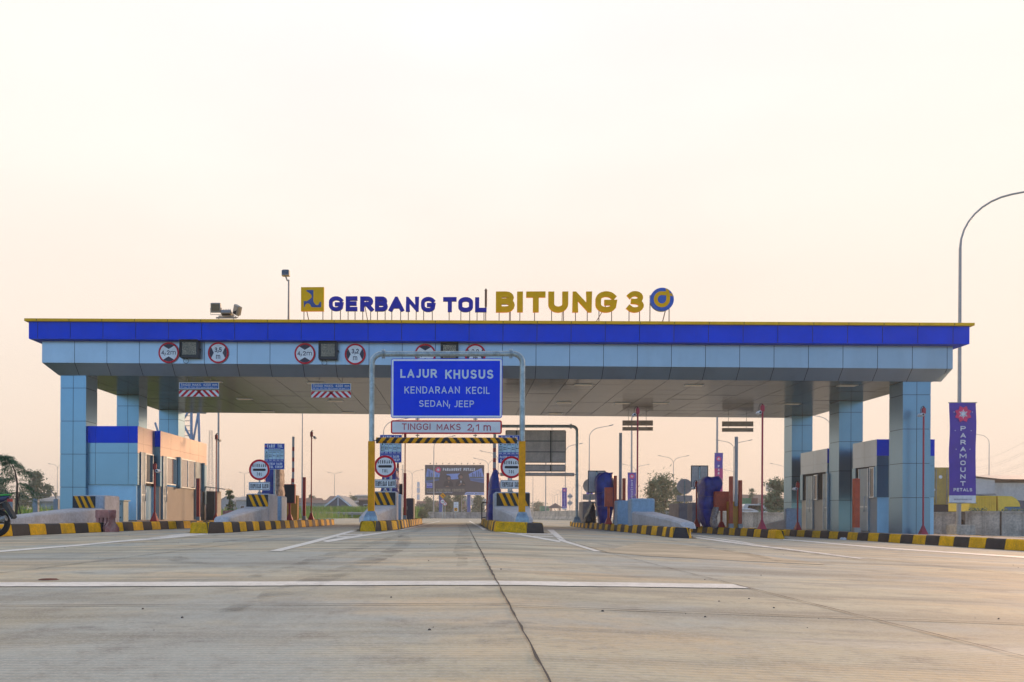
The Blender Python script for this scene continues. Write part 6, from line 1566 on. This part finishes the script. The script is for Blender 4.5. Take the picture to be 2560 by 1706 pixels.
def barrier_wall(label, pts, h, name='concrete_barrier', m=WALLC, cat='concrete barrier', group='concrete barriers and walls', wtop=.10, wbot=.28, seg=2.4, cap=False):
    """pts: world polyline; cast in lengths with thin gaps"""
    t = thing(name, label, cat, (*pts[0], 0), group); ox, oy = pts[0]; mb = MB()
    for (xa, ya), (xb, yb_) in zip(pts, pts[1:]):
        L = math.hypot(xb-xa, yb_-ya); k = max(1, round(L/seg)); dx, dy = (xb-xa)/L, (yb_-ya)/L; nx_, ny_ = -dy, dx
        for i in range(k):
            a, b = L*i/k+.008, L*(i+1)/k-.008; vs = []
            for u_ in (a, b):
                px_, py_ = xa+dx*u_-ox, ya+dy*u_-oy; z = gz(xa+dx*u_, ya+dy*u_)
                for w_, zz in ((-wbot, -.05), (-wbot, .10), (-wtop-.02, .34 if wbot > wtop else .2), (-wtop, h), (wtop, h), (wtop+.02, .34 if wbot > wtop else .2), (wbot, .10), (wbot, -.05)): vs.append((px_+nx_*w_, py_+ny_*w_, z+zz))
            mb.add(vs, [tuple(range(7, -1, -1)), tuple(range(8, 16))]+[(q, (q+1) % 8, 8+(q+1) % 8, 8+q) for q in range(8)], m)
    mb.build('wall', t)
    if cap:
        c = MB()
        for (xa, ya), (xb, yb_) in zip(pts, pts[1:]):
            L = math.hypot(xb-xa, yb_-ya); dx, dy = (xb-xa)/L, (yb_-ya)/L; nx_, ny_ = -dy*(wtop+.06), dx*(wtop+.06)
            za, zb_ = gz(xa, ya)+h, gz(xb, yb_)+h
            c.add([(p[0]-ox, p[1]-oy, p[2]) for p in ((xa-nx_, ya-ny_, za+.003), (xb-nx_, yb_-ny_, zb_+.003), (xb+nx_, yb_+ny_, zb_+.003), (xa+nx_, ya+ny_, za+.003), (xa-nx_, ya-ny_, za+.10), (xb-nx_, yb_-ny_, zb_+.10), (xb+nx_, yb_+ny_, zb_+.10), (xa+nx_, ya+ny_, za+.10))], [(3, 2, 1, 0), (4, 5, 6, 7), (0, 1, 5, 4), (1, 2, 6, 5), (2, 3, 7, 6), (3, 0, 4, 7)], m)
        c.build('coping', t)
    return t
barrier_wall('pale concrete median barrier running away right of the gantry post', [(at(1452, 78), 78), (at(1335, 98), 98), (at(1300, 130), 130)], .92)
barrier_wall('long low concrete barrier below the billboard', [(at(1046, 112), 112), (at(1215, 118), 118)], .85, wtop=.12, wbot=.2)
barrier_wall('far thin concrete kerb wall behind the guard rail end', [(at(1000, 128), 128), (at(1260, 134), 134)], .95, wtop=.1, wbot=.12)
barrier_wall('stained concrete wall between orange posts and the rearmost right column', [(at(1770, 62), 62), (at(1985, 56), 56)], 1.02, wtop=.15, wbot=.16, seg=6, cap=True)
barrier_wall('stained concrete wall piece left of the lamp post with the large banner', [(at(2290, 46), 46), (at(2391, 45.4), 45.4)], 1.10, wtop=.15, wbot=.16, seg=6, cap=True)
barrier_wall('dark stained concrete wall right of the lamp post with the large banner', [(at(2413, 44.6), 44.6), (at(2500, 43.8), 43.8), (at(2760, 43.2), 43.2)], 1.15, wtop=.15, wbot=.16, seg=6, cap=True)
def sq(px, py, Y): a = at(px, Y, py); return Vector((a[0], Y, a[1]))
# hedges on top of the wall back side
HED = [LEAF[1], LEAF[0]]
def hedge(px0, px1, yt, Y, label):
    rnd = random.Random(px0); x0, x1 = at(px0, Y), at(px1, Y); zt = at((px0+px1)/2, Y, yt)[1]; t = thing('hedge', label, 'hedge', ((x0+x1)/2, Y, 0)); xm = (x0+x1)/2; mb = MB()
    for i in range(int((x1-x0)*420)):
        p = Vector((rnd.uniform(x0-xm, x1-xm), rnd.uniform(-.3, .3), -.4+(zt+.4)*rnd.random()**.6+rnd.gauss(0, .03))); u_ = Vector((rnd.gauss(0, 1), rnd.gauss(0, 1), rnd.gauss(0, 1))).normalized(); v = u_.orthogonal()*.03; u_ = u_*.07
        mb.add([p-u_, p-v, p+u_, p+v], [(0, 1, 2, 3)], HED[rnd.randrange(2)])
    mb.build('foliage', t)
hedge(2424, 2470, 1271, 45.8, 'low dark hedge behind the wall below the yellow truck body'); hedge(2498, 2575, 1273, 45.6, 'low dark hedge behind the wall below the yellow truck cab'); hedge(1895, 1956, 1276, 60, 'low dark hedge on the wall left of the rearmost right column')

# ------------------------------------------------------------------ far signs
def sign_plate(px, py, rpx, Y, label, kind, name='road_sign', cat='road sign'):
    x, z = at(px, Y, py); r = rpx*Y/F; z0 = gz(x, Y); t = thing(name, label, cat, (x, Y, z0)); zc = z-z0
    MB().tube([(0, .05, -.05), (0, .05, zc+r*.8)], .035, GALV, 8).build('post', t); mb = MB()
    D = [(-r, zc), (0, zc-r), (r, zc), (0, zc+r)]
    if kind == 'diamond': mb.prism(D, -.015, .015, SBACK); mb.flat(D, -.017, SBLACK); mb.flat([(p[0]*.93, zc+(p[1]-zc)*.93) for p in D], -.019, HAZY); mb.flat([(-.35*r, zc+.25*r), (-.15*r, zc+.05*r), (.0, zc+.1*r), (.25*r, zc-.35*r), (.4*r, zc-.3*r), (.12*r, zc+.25*r), (-.1*r, zc+.2*r), (-.2*r, zc+.4*r)], -.021, SBLACK)
    elif kind == '40': mb.prism(circ(0, zc, r, 28), -.015, .015, SBACK); mb.disc(0, zc, r, -.017, SRED, 28); mb.disc(0, zc, r*.82, -.019, SWHITE, 28); sign_text(mb, '40', -.5*r, .5*r, zc-.38*r, zc+.38*r, -.021, SBLACK, .17)
    elif kind == 'turn': mb.prism(circ(0, zc, r, 28), -.015, .015, SBACK); mb.disc(0, zc, r, -.017, SRED, 28); mb.disc(0, zc, r*.82, -.019, SWHITE, 28); mb.flat([(-.1*r, zc-.6*r), (.1*r, zc-.6*r), (.45*r, zc), (.2*r, zc+.5*r), (-.2*r, zc+.5*r), (-.2*r, zc+.3*r), (.1*r, zc+.3*r), (.25*r, zc)], -.021, SBLACK)
    elif kind == 'back': mb.prism(D, -.015, .015, SBACK); mb.box(-.7*r, .7*r, -.03, -.0155, zc-.08*r, zc+.08*r, MACH)
    elif kind == 'chev': mb.prism([(-r, zc-r), (r, zc-r), (r, zc+r), (-r, zc+r)], -.015, .015, SBACK); mb.flat([(-r, zc-r), (r, zc-r), (r, zc+r), (-r, zc+r)], -.017, HAZY); mb.flat([(-.6*r, zc), (.2*r, zc-.8*r), (.7*r, zc-.8*r), (-.1*r, zc), (.7*r, zc+.8*r), (.2*r, zc+.8*r)], -.019, SBLACK)
    mb.build('plate', t); return t
sign_plate(1107, 1239.5, 8, 92, 'yellow diamond warning sign below the billboard', 'diamond')
sign_plate(1106.5, 1254.5, 6, 91.5, 'round speed sign reading 40 below the yellow diamond', '40')
sign_plate(1112.5, 1260, 5, 93, 'round red-ringed turn sign half behind the 40 sign', 'turn')
sign_plate(1139.5, 1274, 4.2, 108, 'square yellow sign with a black arrow on the far barrier', 'chev')
sign_plate(1425, 1241, 7.5, 98, 'upper grey back of two diamond signs right of the small banner', 'back')
sign_plate(1425, 1258, 7.5, 98.3, 'lower grey back of two diamond signs right of the small banner', 'back')
x, Y = at(1140, 118), 118; t = thing('notice_board', 'white grid notice board on two posts below the billboard', 'notice board', (x, Y, 0)); mb = MB().box(-.32, .32, -.03, .03, .95, 2.3, SWHITE)
for k in range(1, 4): mb.box(-.32, .32, -.034, -.0305, .95+k*.34-.012, .95+k*.34+.012, GREYM)
mb.box(-.012, .012, -.0385, -.0345, .96, 2.29, GREYM); mb.build('board', t); 
for s_ in (-.36, .36): MB().tube([(s_, 0, -.05), (s_, 0, 2.4)], .04, GREYM, 6).build('post', t)

# ------------------------------------------------------------------ towers and steel frame
def tower(px, ytop, Y, hw, label, m, kind=0):
    x, z = at(px, Y, ytop); t = thing('radio_tower', label, 'radio tower', (x, Y, 0)); mb = MB(); n = 13; r = .011*Y/100
    w_ = lambda u_: hw*(1-.55*u_)*Y/F
    for k in range(n):
        a, b = k/n, (k+1)/n; P = [[Vector((s1*w_(q), s2*w_(q), z*q)) for s1, s2 in ((-1, -1), (1, -1), (1, 1), (-1, 1))] for q in (a, b)]
        for i in range(4):
            j = (i+1) % 4; mb.tube([P[0][i], P[1][i]], r*1.3, m, 4, False); mb.tube([P[0][i], P[1][j]], r*.7, m, 3, False); mb.tube([P[0][j], P[1][i]], r*.7, m, 3, False); mb.tube([P[1][i], P[1][j]], r*.7, m, 3, False)
    mb.build('lattice', t)
    if kind:
        m2 = MB()
        for q, s_ in ((.97, 1.6), (.8, 1.8), (.6, 1.2)):
            for k in range(5): a = 1.2566*k; m2.box(w_(q)*s_*math.cos(a)-.2, w_(q)*s_*math.cos(a)+.2, w_(q)*s_*math.sin(a)-.2, w_(q)*s_*math.sin(a)+.2, z*q-1.2, z*q+.6, WHITE)
        m2.build('antenna', t)
TWR = mat('tower_steel', (.30, .26, .24), .6); TWR2 = mat('tower_pale', (.45, .40, .36), .6)
tower(527, 1077, 140, 7, 'slender reddish lattice mast behind the left booth', TWR)
tower(1046, 1207, 300, 2.8, 'far hazy antenna tower left of the billboard', TWR2, 1); tower(1007, 1163, 220, 2.8, 'far slim lattice mast behind the left gantry post', TWR2)
# steel sign gantry leg behind the left booth
Ys = 52.0; xs_ = at(480, Ys); t = thing('steel_frame', 'blue grey steel truss leg with a ladder rising behind the left booth', 'steel frame', (xs_, Ys, 0)); BST = mat('blue_grey_steel', (.30, .38, .50), .45, .3)
def sp(px, py): a = at(px, Ys, py); return (a[0]-xs_, 0, a[1])
mb = MB()
for pa, ya, pb, yb_, r in ((479, 1300, 479, 1030, .10), (503, 1300, 497, 1032, .09), (496, 1030, 483, 1105, .07), (458, 1060, 478, 1098, .07), (472, 1028, 458, 1050, .07), (483, 1105, 503, 1150, .06)): mb.tube([sp(pa, ya), sp(pb, yb_)], r, BST, 8)
mb.tube([sp(458, 1031), sp(516, 1033)], .05, GREYM, 6); mb.tube([sp(388, 1057), sp(396, 1082)], .07, BST, 6); mb.build('truss', t)
mb = MB(); mb.tube([sp(461, 1150), sp(461, 1032)], .03, GREYM, 5); mb.tube([sp(476, 1150), sp(476, 1032)], .03, GREYM, 5)
for k in range(10): mb.tube([sp(461, 1040+k*12.5), sp(476, 1040+k*12.5)], .022, GREYM, 5)
mb.build('ladder', t)

# ------------------------------------------------------------------ houses and halls beyond
def house(px0, px1, yeave, yridge, Y, dep, label, wall, roof, gable_front=True, cat='house', name='house', win=3, trim=None, base=0.0):
    x0, x1 = at(px0, Y), at(px1, Y); pm = (px0+px1)/2; ze, zr_ = at(pm, Y, yeave)[1], at(pm, Y, yridge)[1]; xm = (x0+x1)/2; w_ = (x1-x0)/2
    t = thing(name, label, cat, (xm, Y, base)); ze -= base; zr_ -= base; mb = MB()
    if gable_front:
        mb.prism([(-w_, -.1), (w_, -.1), (w_, ze), (0, zr_), (-w_, ze)], 0, dep, wall); mb.build('wall', t); r_ = MB(); o = .35*w_/4
        for s_ in (-1, 1):
            r_.add([(0, -o, zr_+.05), (s_*(w_+o), -o, ze-o*.5), (s_*(w_+o), dep+o, ze-o*.5), (0, dep+o, zr_+.05), (0, -o, zr_+.22), (s_*(w_+o), -o, ze-o*.5+.17), (s_*(w_+o), dep+o, ze-o*.5+.17), (0, dep+o, zr_+.22)], [(0, 1, 2, 3), (7, 6, 5, 4), (0, 4, 5, 1), (1, 5, 6, 2), (2, 6, 7, 3)], roof)
        r_.build('roof', t)
        if trim:
            b = MB()
            for s_ in (-1, 1): b.add([(0, -o-.03, zr_-.05), (s_*(w_+o), -o-.03, ze-o*.5-.1), (s_*(w_+o), -o-.03, ze-o*.5+.20), (0, -o-.03, zr_+.26)], [(0, 1, 2, 3) if s_ > 0 else (3, 2, 1, 0)], trim)
            b.box(-.07, .07, -.02, -.002, 0, zr_-.1, trim); b.build('barge_board', t)
    else:
        mb.box(-w_, w_, 0, dep, -.1, ze, wall); mb.build('wall', t); r_ = MB(); o = .4; hy = dep/2
        r_.add([(-w_-o, -o, ze-.1), (w_+o, -o, ze-.1), (w_+o, hy, zr_), (-w_-o, hy, zr_), (-w_-o, dep+o, ze-.1), (w_+o, dep+o, ze-.1)], [(0, 1, 2, 3), (3, 2, 5, 4), (0, 3, 4), (1, 5, 2)], roof); r_.build('roof', t)
    for k in range(win):
        xx = -w_+2*w_*(k+.5)/win; wz = min(ze*.75, 2.2); o_ = MB().box(xx-.45, xx+.45, -.06, -.003, wz-1.1, wz, WHITE).build('window', t); MB().box(xx-.38, xx+.38, -.075, -.0605, wz-1.03, wz-.07, GLASS).build('pane', o_)
    return t
HB = mat('house_blue_grey', (.11, .13, .16), .8); HP = mat('house_pale', (.45, .45, .43), .8); TILE = mat('roof_tile_red', (.14, .07, .055), .85, var=.2, scale=2); TILEB = mat('roof_tile_brown', (.14, .10, .09), .85, var=.2, scale=2); TIN = mat('tin_roof', (.26, .27, .28), .6, var=.15, scale=.5); TEAL = mat('pale_teal_wall', (.38, .46, .44), .8)
house(812, 878, 1268, 1242, 126, 12, 'blue grey gabled house with white barge boards behind the tall grass', HB, TIN, True, win=0, trim=WHITE)
house(818, 850, 1252, 1239, 165, 12, 'brown roofed house behind the blue gable', HP, TILEB, False, win=2)
house(782, 826, 1258, 1249, 150, 10, 'low grey brown roofed house left of the blue gable', HP, TILEB, False, win=3)
house(736, 786, 1256, 1244, 160, 12, 'red brown tiled house beside the ochre barrier cabinet', HP, TILE, False, win=3)
house(884, 930, 1240, 1235, 210, 20, 'pale teal flat hall left of the left gantry post', TEAL, TIN, False, win=2, name='hall', cat='hall')
house(897, 935, 1250, 1243, 138, 10, 'weathered dark concrete house just left of the left gantry post', mat('weathered_wall', (.14, .12, .11), .9, var=.25, scale=1), TILEB, False, win=1)
house(872, 900, 1256, 1251, 140, 10, 'small white house between blue gable and weathered house', HP, TIN, False, win=1)
house(590, 622, 1250, 1240, 170, 12, 'small grey gabled hall left of the leftmost card sign', HP, TIN, False, win=1, name='hall', cat='hall')
house(545, 586, 1256, 1243, 175, 12, 'grey blue roofed house behind the small young tree', HP, TIN, True, win=1)
house(1042, 1160, 1270, 1252, 190, 16, 'long red brown tiled house below the billboard', HP, TILE, False, win=5)
house(1150, 1176, 1248, 1240, 200, 10, 'pale teal two storey house right below the billboard', TEAL, TIN, False, win=2)
house(1180, 1212, 1262, 1246, 185, 10, 'pale grey house behind the right billboard leg', HP, TIN, False, win=2)
house(80, 165, 1252, 1236, 90, 14, 'pale grey shed behind the left wire fence', HP, TIN, False, win=0, name='shed', cat='shed')
house(1840, 1975, 1256, 1234, 150, 16, 'brown roofed low building behind the white van', HP, TILEB, False, win=4)
x = at(1388, 170); t = thing('pavilion', 'small open pavilion with a brown thatched roof beyond the median barrier', 'pavilion', (x, 170, 0)); z = at(1388, 170, 1271)[1]; zp = at(1388, 170, 1258)[1]
mb = MB(); rr_ = 1.65; mb.add([(rr_*1.1*math.cos(R(a)), rr_*math.sin(R(a)), z) for a in range(0, 360, 30)]+[(0, 0, zp)], [(i, (i+1) % 12, 12) for i in range(12)]+[tuple(reversed(range(12)))], TILEB); mb.build('roof', t)
for a in (45, 135, 225, 315): MB().tube([(1.2*math.cos(R(a)), 1.2*math.sin(R(a)), -.05), (1.2*math.cos(R(a)), 1.2*math.sin(R(a)), z+.1)], .08, BARK, 6).build('post', t)
# warehouse on the right
Yw = 95.0; xw = at(2430, Yw); t = thing('warehouse', 'large pale warehouse with a grey low pitched roof at the right edge', 'warehouse', (xw, Yw, -.3))
def wp(px, py, y=0): a = at(px, Yw, py); return (a[0]-xw, y, a[1]+.3)
ru, wu, zr_, ze = wp(2430, 1176), wp(2720, 1176), wp(2430, 1176)[2], wp(2500, 1200)[2]
gx0, gx1 = wp(2415, 1200)[0], wp(2487, 1200)[0]
HWW = streaks(mat('warehouse_wall', (.64, .61, .57), .8, var=.08), .3, (1, 1, .2)); RFW = mat('warehouse_roof', (.46, .43, .40), .7, var=.12, scale=.4, bump=.3, bscale=3)
mb = MB(); mb.box(-6, gx1, .0, 24, -.2, ze, HWW); mb.box(gx1, 22, .6, 24, -.2, ze-.3, HWW); mb.prism([(-14, ze-.6), (gx1-.01, ze-.02), (gx1-.01, ze), (-6, zr_-.25), (-14, zr_-.6)], .02, 23.9, HWW); mb.build('wall', t)
mb = MB(); mb.add([(-6, -.4, zr_), (gx1+.5, -.5, ze+.06), (22, -.5, ze-.05), (22, 10, zr_-.1), (-6, 10, zr_)], [(0, 1, 2, 3, 4)], RFW); mb.add([(-6, 10.0, zr_), (22, 10.0, zr_-.1), (22, 24, ze), (-6, 24, ze)], [(0, 1, 2, 3)], RFW); mb.build('roof', t)
for k in range(5): a = gx1+2+k*3.2; MB().box(a, a+1.8, .57, .598, 1.2, 2.4, TIN).build('vent_panel', t)

# ------------------------------------------------------------------ vehicles
def car(px, Y, label, h, L, m, van=False, rz=0.0, group=None):
    x = at(px, Y); t = thing('van' if van else 'car', label, 'van' if van else 'car', (x, Y, gz(x, Y)), group, rz); w_ = .85; hh = h
    pr = [(-L/2, .25), (L/2, .25), (L/2, .75), (L/2-.1, .9), (L/2-.9, 1.0), (L/2-1.5, hh-.05), (L/2-1.8, hh), (-L/2+.5, hh), (-L/2+.1, hh-.15), (-L/2, .9)] if not van else [(-L/2, .3), (L/2, .3), (L/2, .85), (L/2-.15, 1.0), (L/2-.7, hh-.1), (L/2-1.1, hh), (-L/2+.2, hh), (-L/2, hh-.2)]
    MB().prism(pr, -w_, w_, m).build('body', t, .04)
    g = MB(); z0 = 1.02; z1 = hh-.14
    for s_ in (-1, 1):
        y = s_*(w_+.004); P = [(-L/2+.35, y, z0), (L/2-1.15 if not van else L/2-.75, y, z0), (L/2-1.6 if not van else L/2-1.1, y, z1), (-L/2+.5, y, z1)]; g.add(P, [(0, 1, 2, 3) if s_ < 0 else (3, 2, 1, 0)], GLASS)
    g.build('side_window', t)
    for sx in (-L/2+.75, L/2-.8):
        for s_ in (-1, 1):
            wh = MB().tube([(sx, s_*(w_-.12), .31), (sx, s_*(w_+.06), .31)], .31, RUBBER, 18).build('wheel', t); MB().tube([(sx, s_*(w_+.05), .31), (sx, s_*(w_+.065), .31)], .19, GREYM, 12).build('rim', wh)
    MB().box(L/2-.02, L/2+.01, -w_+.1, -w_+.35, .65, .8, WHITE).build('headlight', t); MB().box(L/2-.02, L/2+.01, w_-.35, w_-.1, .65, .8, WHITE).build('headlight', t)
    return t
CWH = mat('car_white', (.68, .68, .66), .3, coat=.5); CSIL = mat('car_silver', (.42, .43, .44), .3, .4, coat=.4); CDK = mat('car_dark', (.05, .05, .055), .3, coat=.4)
car(1888, 90, 'white van behind the concrete wall right of the orange posts', 1.75, 3.0, CWH, True)
car(1874, 80, 'white car in front of the white van, only its top above the wall', 1.22, 2.9, CWH)
car(1931, 92, 'white car roof beside the low hedge on the wall', 1.25, 2.0, CWH)
car(1668, 110, 'white car seen above the sloping bare crash nose', 1.3, 2.6, CWH); car(1385, 165, 'tiny silver car near the pavilion', 1.4, 4, CSIL); car(1440, 150, 'tiny dark car beside the distant gantry post', 1.4, 4, CDK)
GRC = mat('container_green', (.04, .26, .14), .6, var=.1); BRC = mat('container_brown', (.15, .08, .07), .7)
def container(px0, px1, yt, yb_, Y, label, m):
    x0, x1 = at(px0, Y), at(px1, Y); zt, zb = at(px0, Y, yt)[1], at(px0, Y, yb_)[1]; xm = (x0+x1)/2; t = thing('container', label, 'container', (xm, Y, 0)); w_ = (x1-x0)/2; mb = MB().box(-w_, w_, 0, 2.4, -.05, zt, m); n = int(2*w_/.28)
    for k in range(n): a = -w_+2*w_*(k+.25)/n; mb.box(a, a+w_/n, -.04, -.001, .15, zt-.15, m)
    mb.box(-w_-.02, w_+.02, -.06, .06, zt-.14, zt+.02, m); mb.build('body', t)
container(1856, 1878, 1246, 1266, 125, 'green container beyond the white van', GRC); container(1879, 1894, 1246, 1266, 125.5, 'brown container beside the green one', BRC); container(1640, 1662, 1262, 1278, 130, 'dull green container behind the bare crash block', GRC); container(1352, 1374, 1266, 1284, 180, 'green container left of the pavilion', GRC)
# container truck seen end-on
Yt = 62.0; xt = at(2352, Yt); t = thing('container_truck', 'dark yellow container truck seen from behind, left of the large banner', 'truck', (xt, Yt, -.3)); YC = streaks(mat('container_yellow', (.46, .33, .07), .6, var=.15, scale=2), .3, (3, 3, .4))
w_ = 1.22; zb, ztp = at(2352, Yt, 1262)[1]+.3, at(2352, Yt, 1169)[1]+.3
mb = MB().box(-w_, w_, 0, 8, zb, ztp, YC); 
for z in (zb+.02, ztp-.12): mb.box(-w_, w_, -.05, -.001, z, z+.1, YC)
for k in range(6): mb.box(-w_+.1, w_-.1, -.03, -.0015, zb+.3+k*(ztp-zb-.5)/6, zb+.42+k*(ztp-zb-.5)/6, YC)
for xx in (-.75, -.38, .38, .75): mb.tube([(xx, -.07, zb+.05), (xx, -.07, ztp-.1)], .03, GREYM, 6)
mb.text('m', -1.0, -.65, zb+1.85, zb+2.1, -.034, MACH, .03); mb.disc(-.05, zb+2.0, .13, -.034, WHITE, 16); mb.box(-.62, -.42, -.036, -.0345, zb+1.0, zb+1.15, WHITE); mb.build('container_body', t)
MB().box(-w_, w_, -.1, 8.4, .55, zb-.01, MACH).build('chassis', t); mb = MB(); mb.box(-w_, w_, -.16, -.1005, .35, .72, MACH); mb.flat([(-.35, .45), (-.05, .45), (-.2, .65)], -.165, WHITE); mb.flat([(.35, .48), (.7, .48), (.7, .62), (.35, .62)], -.165, SWHITE); mb.build('bumper', t)
for y in (.8, 2.0, 6.5):
    for s_ in (-1, 1): MB().tube([(s_*.65, y, .48), (s_*1.15, y, .48)], .48, RUBBER, 16).build('wheel', t)
# yellow covered truck
Yt = 56.0; xt = at(2440, Yt); t = thing('cargo_truck', 'yellow cargo truck with a curved tarpaulin over its blue cab, behind the right wall', 'truck', (xt, Yt, -.3)); YK = mat('truck_yellow', (.85, .58, .05), .5, var=.08, scale=2)
def tp(px, py): a = at(px, Yt, py); return (a[0]-xt, a[1]+.3)
a, b = tp(2422, 1240), tp(2490, 1279); mb = MB().box(a[0], b[0], 0, 2.3, b[1], a[1], YK); n = 16
for k in range(n): xx = a[0]+(b[0]-a[0])*(k+.2)/n; mb.box(xx, xx+(b[0]-a[0])/n*.45, -.05, -.001, b[1], a[1]-.02, YK)
mb.build('cargo_body', t)
pf = [tp(2494, 1240), tp(2530, 1241), tp(2541, 1248), tp(2549, 1258), tp(2551, 1267), tp(2512, 1267), tp(2510, 1279), tp(2496, 1279)]; MB().prism([(p[0], p[1]) for p in pf][::-1], 0, 2.3, YK).build('tarpaulin', t)
p, q = tp(2513, 1267.5), tp(2553, 1276); MB().box(p[0], q[0], .05, 2.25, q[1], p[1]-.005, mat('truck_cab_blue', (.02, .16, .30), .4)).build('cab', t)
MB().prism([(tp(2424, 1239)[0], tp(2424, 1239)[1]), tp(2494, 1239), tp(2490, 1234), tp(2428, 1236)], .1, 2.2, TIN).build('roof_sheet', t)
MB().box(tp(2424, 1280)[0], tp(2553, 1280)[0], .2, 2.1, .55, tp(2424, 1279)[1]-.01, MACH).build('chassis', t)
for px in (2436, 2452, 2530):
    for y in (.1, 1.9): xx = tp(px, 1280)[0]; MB().tube([(xx, y, .48), (xx, y+.3, .48)], .48, RUBBER, 16).build('wheel', t)
t = thing('parked_truck', 'dark blue lorry nose at the right picture edge behind the yellow truck', 'truck', (at(2556, 60), 60, -.3)); MB().prism([(-2.0, .6), (2, .6), (2, 1.75), (.2, 1.9), (-.6, 1.6), (-2.0, 1.2)], 0, 2.2, mat('lorry_blue', (.05, .12, .20), .4)).build('body', t); MB().prism([(-2.3, 1.25), (-.5, 1.95), (.8, 1.85), (2.2, 1.55), (2.2, 1.45), (-2.3, 1.15)], -.1, 2.3, mat('lorry_grey', (.10, .10, .13), .6)).build('cover', t)
for y in (.1, 1.8): MB().tube([(.6, y, .48), (.6, y+.3, .48)], .48, RUBBER, 16).build('wheel', t)
# overhead wires on the right, far poles
x = at(2620, 170); t = thing('power_lines', 'sagging overhead power lines above the warehouse roof', 'power lines', (x, 170, 0)); mb = MB()
for ya, yb_ in ((1093, 1150), (1120, 1165), (1124, 1172), (1150, 1185), (1156, 1190)):
    p, q = at(2600, 170, ya-12), at(2430, 230, yb_+6); pts = []
    for k in range(13): u_ = k/12; pts.append((p[0]+(q[0]-p[0])*u_-x, 60*u_, p[1]+(q[1]-p[1])*u_-1.0*math.sin(math.pi*u_)))
    mb.tube(pts, .018, GREYM, 4, False)
mb.build('cable', t)
# ------------------------------------------------------------------ evening haze
hm = bpy.data.materials.new('haze'); hm.use_nodes = True; t = hm.node_tree; t.nodes.clear()
o_ = N(t, 'ShaderNodeOutputMaterial'); v = N(t, 'ShaderNodeVolumePrincipled'); v.inputs['Color'].default_value = (.98, .93, .88, 1); v.inputs['Density'].default_value = .0011; v.inputs['Anisotropy'].default_value = .3
t.links.new(v.outputs[0], o_.inputs['Volume'])
hz = MB().box(-470, 470, -60, 720, -2.5, 23.0, hm).build('haze'); struct(hz, 'stuff')
